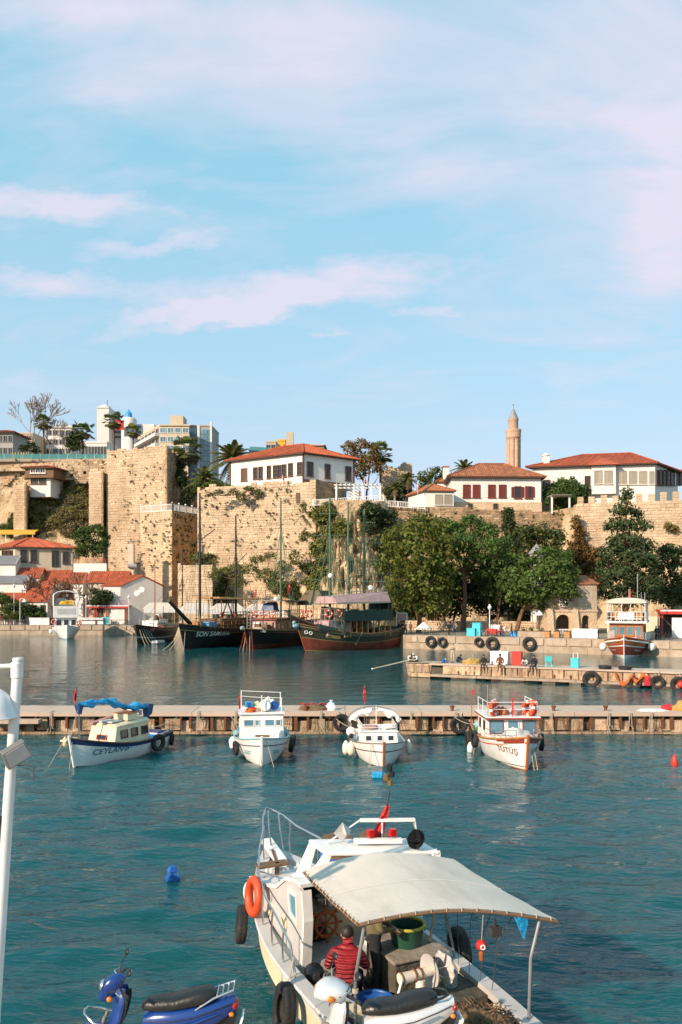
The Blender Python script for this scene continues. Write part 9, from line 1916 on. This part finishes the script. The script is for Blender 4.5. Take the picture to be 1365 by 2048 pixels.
quick('floodlight_bracket','iron',lt_,lambda b:(b.tube([fl+R3@Vector((0,.05,0)),fl+Vector((-.02,.12,-.05))],.015,6),b.tube([fl+Vector((0.02,0,-.13)),fl+Vector((.12,0,-.12)),fl+Vector((.2,.0,-.15)),fl+Vector((.2,0,-.3))],.006,5)))
quick('cable','rubber',lt_,lambda b:b.tube([tp*.62+Vector((-.06,-.05,0)),tp*.4+Vector((-.075,-.05,0)),tp*.05+Vector((-.085,-.06,0))],.012,6))
# ------------------------------------------------------------------ scooters on the near quay
def scooter(label,loc,rz,paint,style,steer=0.0):
 t=thing('motor_scooter',label,'scooter',loc,rz,'scooters on the near quay');V_=Vector
 for x,nm in ((.62,'front_wheel'),(-.55,'rear_wheel')):
  w=quick(nm,'rubber',t,lambda b:b.torus((x,0,.24),.185,.055,(0,1,0),24,10),smooth=True);quick('rim','steel_dull',w,lambda b:(b.torus((x,0,.24),.13,.018,(0,1,0),20,6),[b.bar((x,0,.24),(x+.13*math.cos(a),0,.24+.13*math.sin(a)),.03)for a in [i*2*math.pi/5 for i in range(5)]]),smooth=True)
 quick('front_fender',paint,t,lambda b:b.rings([[V_((.62+r_*math.cos(a),y,.24+r_*math.sin(a)))for (y,r_)in ((-.08,.25),(-.06,.275),(0,.285),(.06,.275),(.08,.25),(.06,.255),(0,.262),(-.06,.255))]for a in [math.pi*(.12+.75*i/10)for i in range(11)]]),smooth=True)
 quick('fork','steel_dull',t,lambda b:[b.tube([(.62,s*.07,.24),(.50,s*.06,.62)],.02,8)for s in (-1,1)])
 hw=.19 if style=='silver'else.13
 # leg shield: curved sheet
 rg=[]
 for i in range(11):
  u=i/10;z=.30+.62*u;x=.40-.03*math.sin(u*3)+(.13*(1-u)**2)+(.04 if style=='silver'else.02)-.06*u;w_=hw*(.75+.5*math.sin(math.pi*(.15+.7*u))*.6)*(1 if u<.8 else 1-(u-.8)*2.4)
  ring=[V_((x+.11*(1-(2*j/8-1)**2)-.05,w_*(2*j/8-1),z))for j in range(9)];ring+=[V_((p.x-.03,p.y*.96,p.z))for p in reversed(ring)];rg.append(ring)
 b=MB();b.rings([list(reversed(q))for q in rg]);b.build('leg_shield',paint,t,smooth=True)
 b=MB();rg2=[[V_((p.x-.035,p.y*.9,p.z))for p in q]for q in rg[1:-1]];b.rings([list(reversed(q))for q in rg2]);b.build('inner_shield','plastic_black',t,smooth=True)
 quick('floor_board','plastic_black',t,lambda b:b.hexa([(-.12,-.17,.26),(.40,-.16,.26),(.40,.16,.26),(-.12,.17,.26),(-.12,-.18,.32),(.42,-.17,.32),(.42,.17,.32),(-.12,.18,.32)]),bevel=.02)
 # rear body
 rg=[]
 for (x,w_,z0,z1)in ((.08,.10,.34,.62),(-.05,.155,.34,.68),(-.25,.185,.36,.70),(-.5,.18,.42,.73),(-.75,.14,.52,.77),(-.93,.07,.62,.80)):
  rg.append([V_((x,w_*math.cos(a),(z0+z1)/2+(z1-z0)/2*math.sin(a)))*1 if False else V_((x,w_*(abs(math.cos(a))**.6)*(1 if math.cos(a)>=0 else -1),(z0+z1)/2+(z1-z0)/2*(abs(math.sin(a))**.6)*(1 if math.sin(a)>=0 else -1)))for a in [2*math.pi*j/20 for j in range(20)]])
 b=MB();b.rings([list(reversed(q))for q in rg]);b.build('rear_body',paint,t,smooth=True)
 for s in (1,-1):quick('side_trim','steel'if style=='silver'else paint,t,lambda b:b.tube([(-.1,s*.19,.5),(-.4,s*.2,.55),(-.75,s*.155,.66)],[.012,.02,.008],8),smooth=True)
 # seat
 rg=[]
 for (x,w_,zb,h_)in ((.10,.05,.70,.03),(.04,.105,.70,.09),(-.08,.125,.70,.105),(-.25,.14,.71,.10),(-.38,.145,.73,.115),(-.5,.14,.75,.13),(-.66,.115,.775,.12),(-.74,.06,.79,.06)):
  rg.append([V_((x,w_*(abs(math.cos(a))**.7)*(1 if math.cos(a)>=0 else -1),zb+(h_*(abs(math.sin(a))**.7)if math.sin(a)>0 else -.03*abs(math.sin(a)))))for a in [2*math.pi*j/22 for j in range(22)]])
 b=MB();b.rings([list(reversed(q))for q in rg]);b.build('seat','seat_black',t,smooth=True)
 # steering head
 st=thing_part=bpy.data.objects.new('handlebar_assembly',None);col.objects.link(st);st.parent=t;st.location=(.40,0,.92);st.rotation_euler=(0,R(-18),steer)
 if style=='silver':
  rg=[]
  for (x,w_,zc,h_)in ((.23,.05,-.03,.05),(.19,.12,-.01,.085),(.10,.18,.02,.10),(0,.21,.04,.095),(-.09,.17,.05,.07),(-.15,.08,.05,.04)):
   rg.append([V_((x,w_*(abs(math.cos(a))**.8)*(1 if math.cos(a)>=0 else -1),zc+h_*(abs(math.sin(a))**.8)*(1 if math.sin(a)>=0 else -1)))for a in [2*math.pi*j/22 for j in range(22)]])
 else:
  rg=[]
  for (x,w_,zc,h_)in ((.15,.02,-.10,.05),(.13,.055,-.06,.11),(.07,.075,-.03,.15),(-.01,.065,.02,.13),(-.07,.035,.05,.08)):
   rg.append([V_((x,w_*(abs(math.cos(a))**.8)*(1 if math.cos(a)>=0 else -1),zc+h_*(abs(math.sin(a))**.8)*(1 if math.sin(a)>=0 else -1)))for a in [2*math.pi*j/22 for j in range(22)]])
 b=MB();b.rings([q for q in rg]);b.build('cowl',paint,st,smooth=True)
 quick('headlight','steel',st,lambda b:b.ball((.2 if style=='silver'else.15,0,-.01),.03,.09 if style=='silver'else.06,.06),smooth=True)
 for s in (1,-1):
  quick('grip','plastic_black',st,lambda b:b.tube([(-.04,s*.14,.04),(-.06,s*.25,.05),(-.11,s*.37,.05)],[.016,.02,.021],10),smooth=True);quick('brake_lever','steel',st,lambda b:b.tube([(.0,s*.2,.05),(.02,s*.28,.05),(-.04,s*.37,.05)],.008,6))
  if style=='silver':quick('indicator','lens_orange',st,lambda b:b.ball((.12,s*.165,-.02),.05,.03,.035),smooth=True)
  else:quick('indicator','lens_orange',st,lambda b:b.ball((.04,s*.13,-.09),.035,.03,.03),smooth=True)
  quick('mirror_stalk','plastic_black',st,lambda b:b.tube([(-.03,s*.17,.06),(-.02,s*.23,.17),(-.05,s*.27,.26)],.007,6));mr_=quick('mirror','plastic_black',st,lambda b:b.ball((-.05,s*.28,.29),.02,.062,.042),smooth=True);quick('mirror_glass','steel',mr_,lambda b:b.lathe([(.001,0),(.9,0),(.9,.002),(.001,.002)],(0,0,0),12)if False else b.ball((-.062,s*.28,.29),.01,.052,.034))
  # rear rack, lamps, plate
 if style=='silver':
  quick('grab_rail','plastic_black',t,lambda b:b.tube([(-.60,.12,.80),(-.78,.12,.84),(-.86,.06,.845),(-.86,-.06,.845),(-.78,-.12,.84),(-.60,-.12,.80)],.014,8),smooth=True)
 else:
  quick('rear_rack','steel',t,lambda b:[b.tube([(-.50,s*.14,.70),(-.70,s*.13,.82),(-.92,s*.11,.90)],.012,8)for s in (1,-1)]+[b.tube([(-.74-i*.06,-.12,.845+i*.018),(-.74-i*.06,.12,.845+i*.018)],.01,6)for i in range(4)],smooth=True);quick('crash_bar','steel',t,lambda b:b.tube([(.42,-.16,.55),(.60,-.17,.60),(.72,-.08,.66),(.74,0,.67),(.72,.08,.66),(.60,.17,.60),(.42,.16,.55)],.013,8),smooth=True)
 quick('tail_lamp','lens_red',t,lambda b:b.ball((-.93,0,.70),.04,.10,.05),smooth=True);[quick('rear_indicator','lens_orange',t,lambda b:b.ball((-.90,s*.13,.64),.03,.025,.025),smooth=True)for s in (1,-1)]
 quick('number_plate','flag_white',t,lambda b:b.hexa([(-.98,-.11,.42),(-.96,-.11,.42),(-.96,.11,.42),(-.98,.11,.42),(-1.03,-.11,.58),(-1.01,-.11,.58),(-1.01,.11,.58),(-1.03,.11,.58)]));quick('rear_mudguard','plastic_black',t,lambda b:b.hexa([(-.9,-.07,.4),(-.7,-.07,.5),(-.7,.07,.5),(-.9,.07,.4),(-.96,-.07,.62),(-.75,-.07,.66),(-.75,.07,.66),(-.96,.07,.62)]))
 quick('engine','steel_dull',t,lambda b:b.hexa([(-.62,.06,.18),(-.02,.06,.2),(-.02,.16,.2),(-.62,.16,.18),(-.62,.06,.36),(-.02,.06,.32),(-.02,.16,.32),(-.62,.16,.36)]),bevel=.03);quick('exhaust','steel_dull',t,lambda b:b.tube([(-.1,-.13,.2),(-.4,-.16,.24),(-.85,-.17,.36)],[.03,.055,.05],12),smooth=True);quick('kick_stand','iron',t,lambda b:b.tube([(-.1,.1,.26),(-.16,.26,.0)],.015,6))
 for s in (1,-1):
  quick('panel_seam','plastic_black',t,lambda b:b.tube([(.02,s*.15,.60),(-.2,s*.187,.60),(-.45,s*.188,.63),(-.72,s*.152,.70),(-.9,s*.09,.735)],.005,5));quick('control_cable','rubber',t,lambda b:b.tube([(.36,s*.2,.96),(.46,s*.14,.92),(.47,s*.06,.80)],.006,5));quick('badge','steel',t,lambda b:b.tube([(-.22,s*.19,.50),(-.42,s*.193,.525)],.012,6))
 quick('under_tray','plastic_black',t,lambda b:b.hexa([(-.7,-.13,.32),(.05,-.12,.28),(.05,.12,.28),(-.7,.13,.32),(-.7,-.15,.47),(.05,-.13,.40),(.05,.13,.40),(-.7,.15,.47)]),bevel=.02)
 return t
scooter('silver scooter with black seat parked in front of the foreground boat',(.33,8.85,1.463),math.pi+.12,'scoot_silver','silver',.35);scooter('bright blue scooter with chrome rack at lower left',(-2.12,8.95,1.463),math.pi+.05,'scoot_blue','blue',.25)
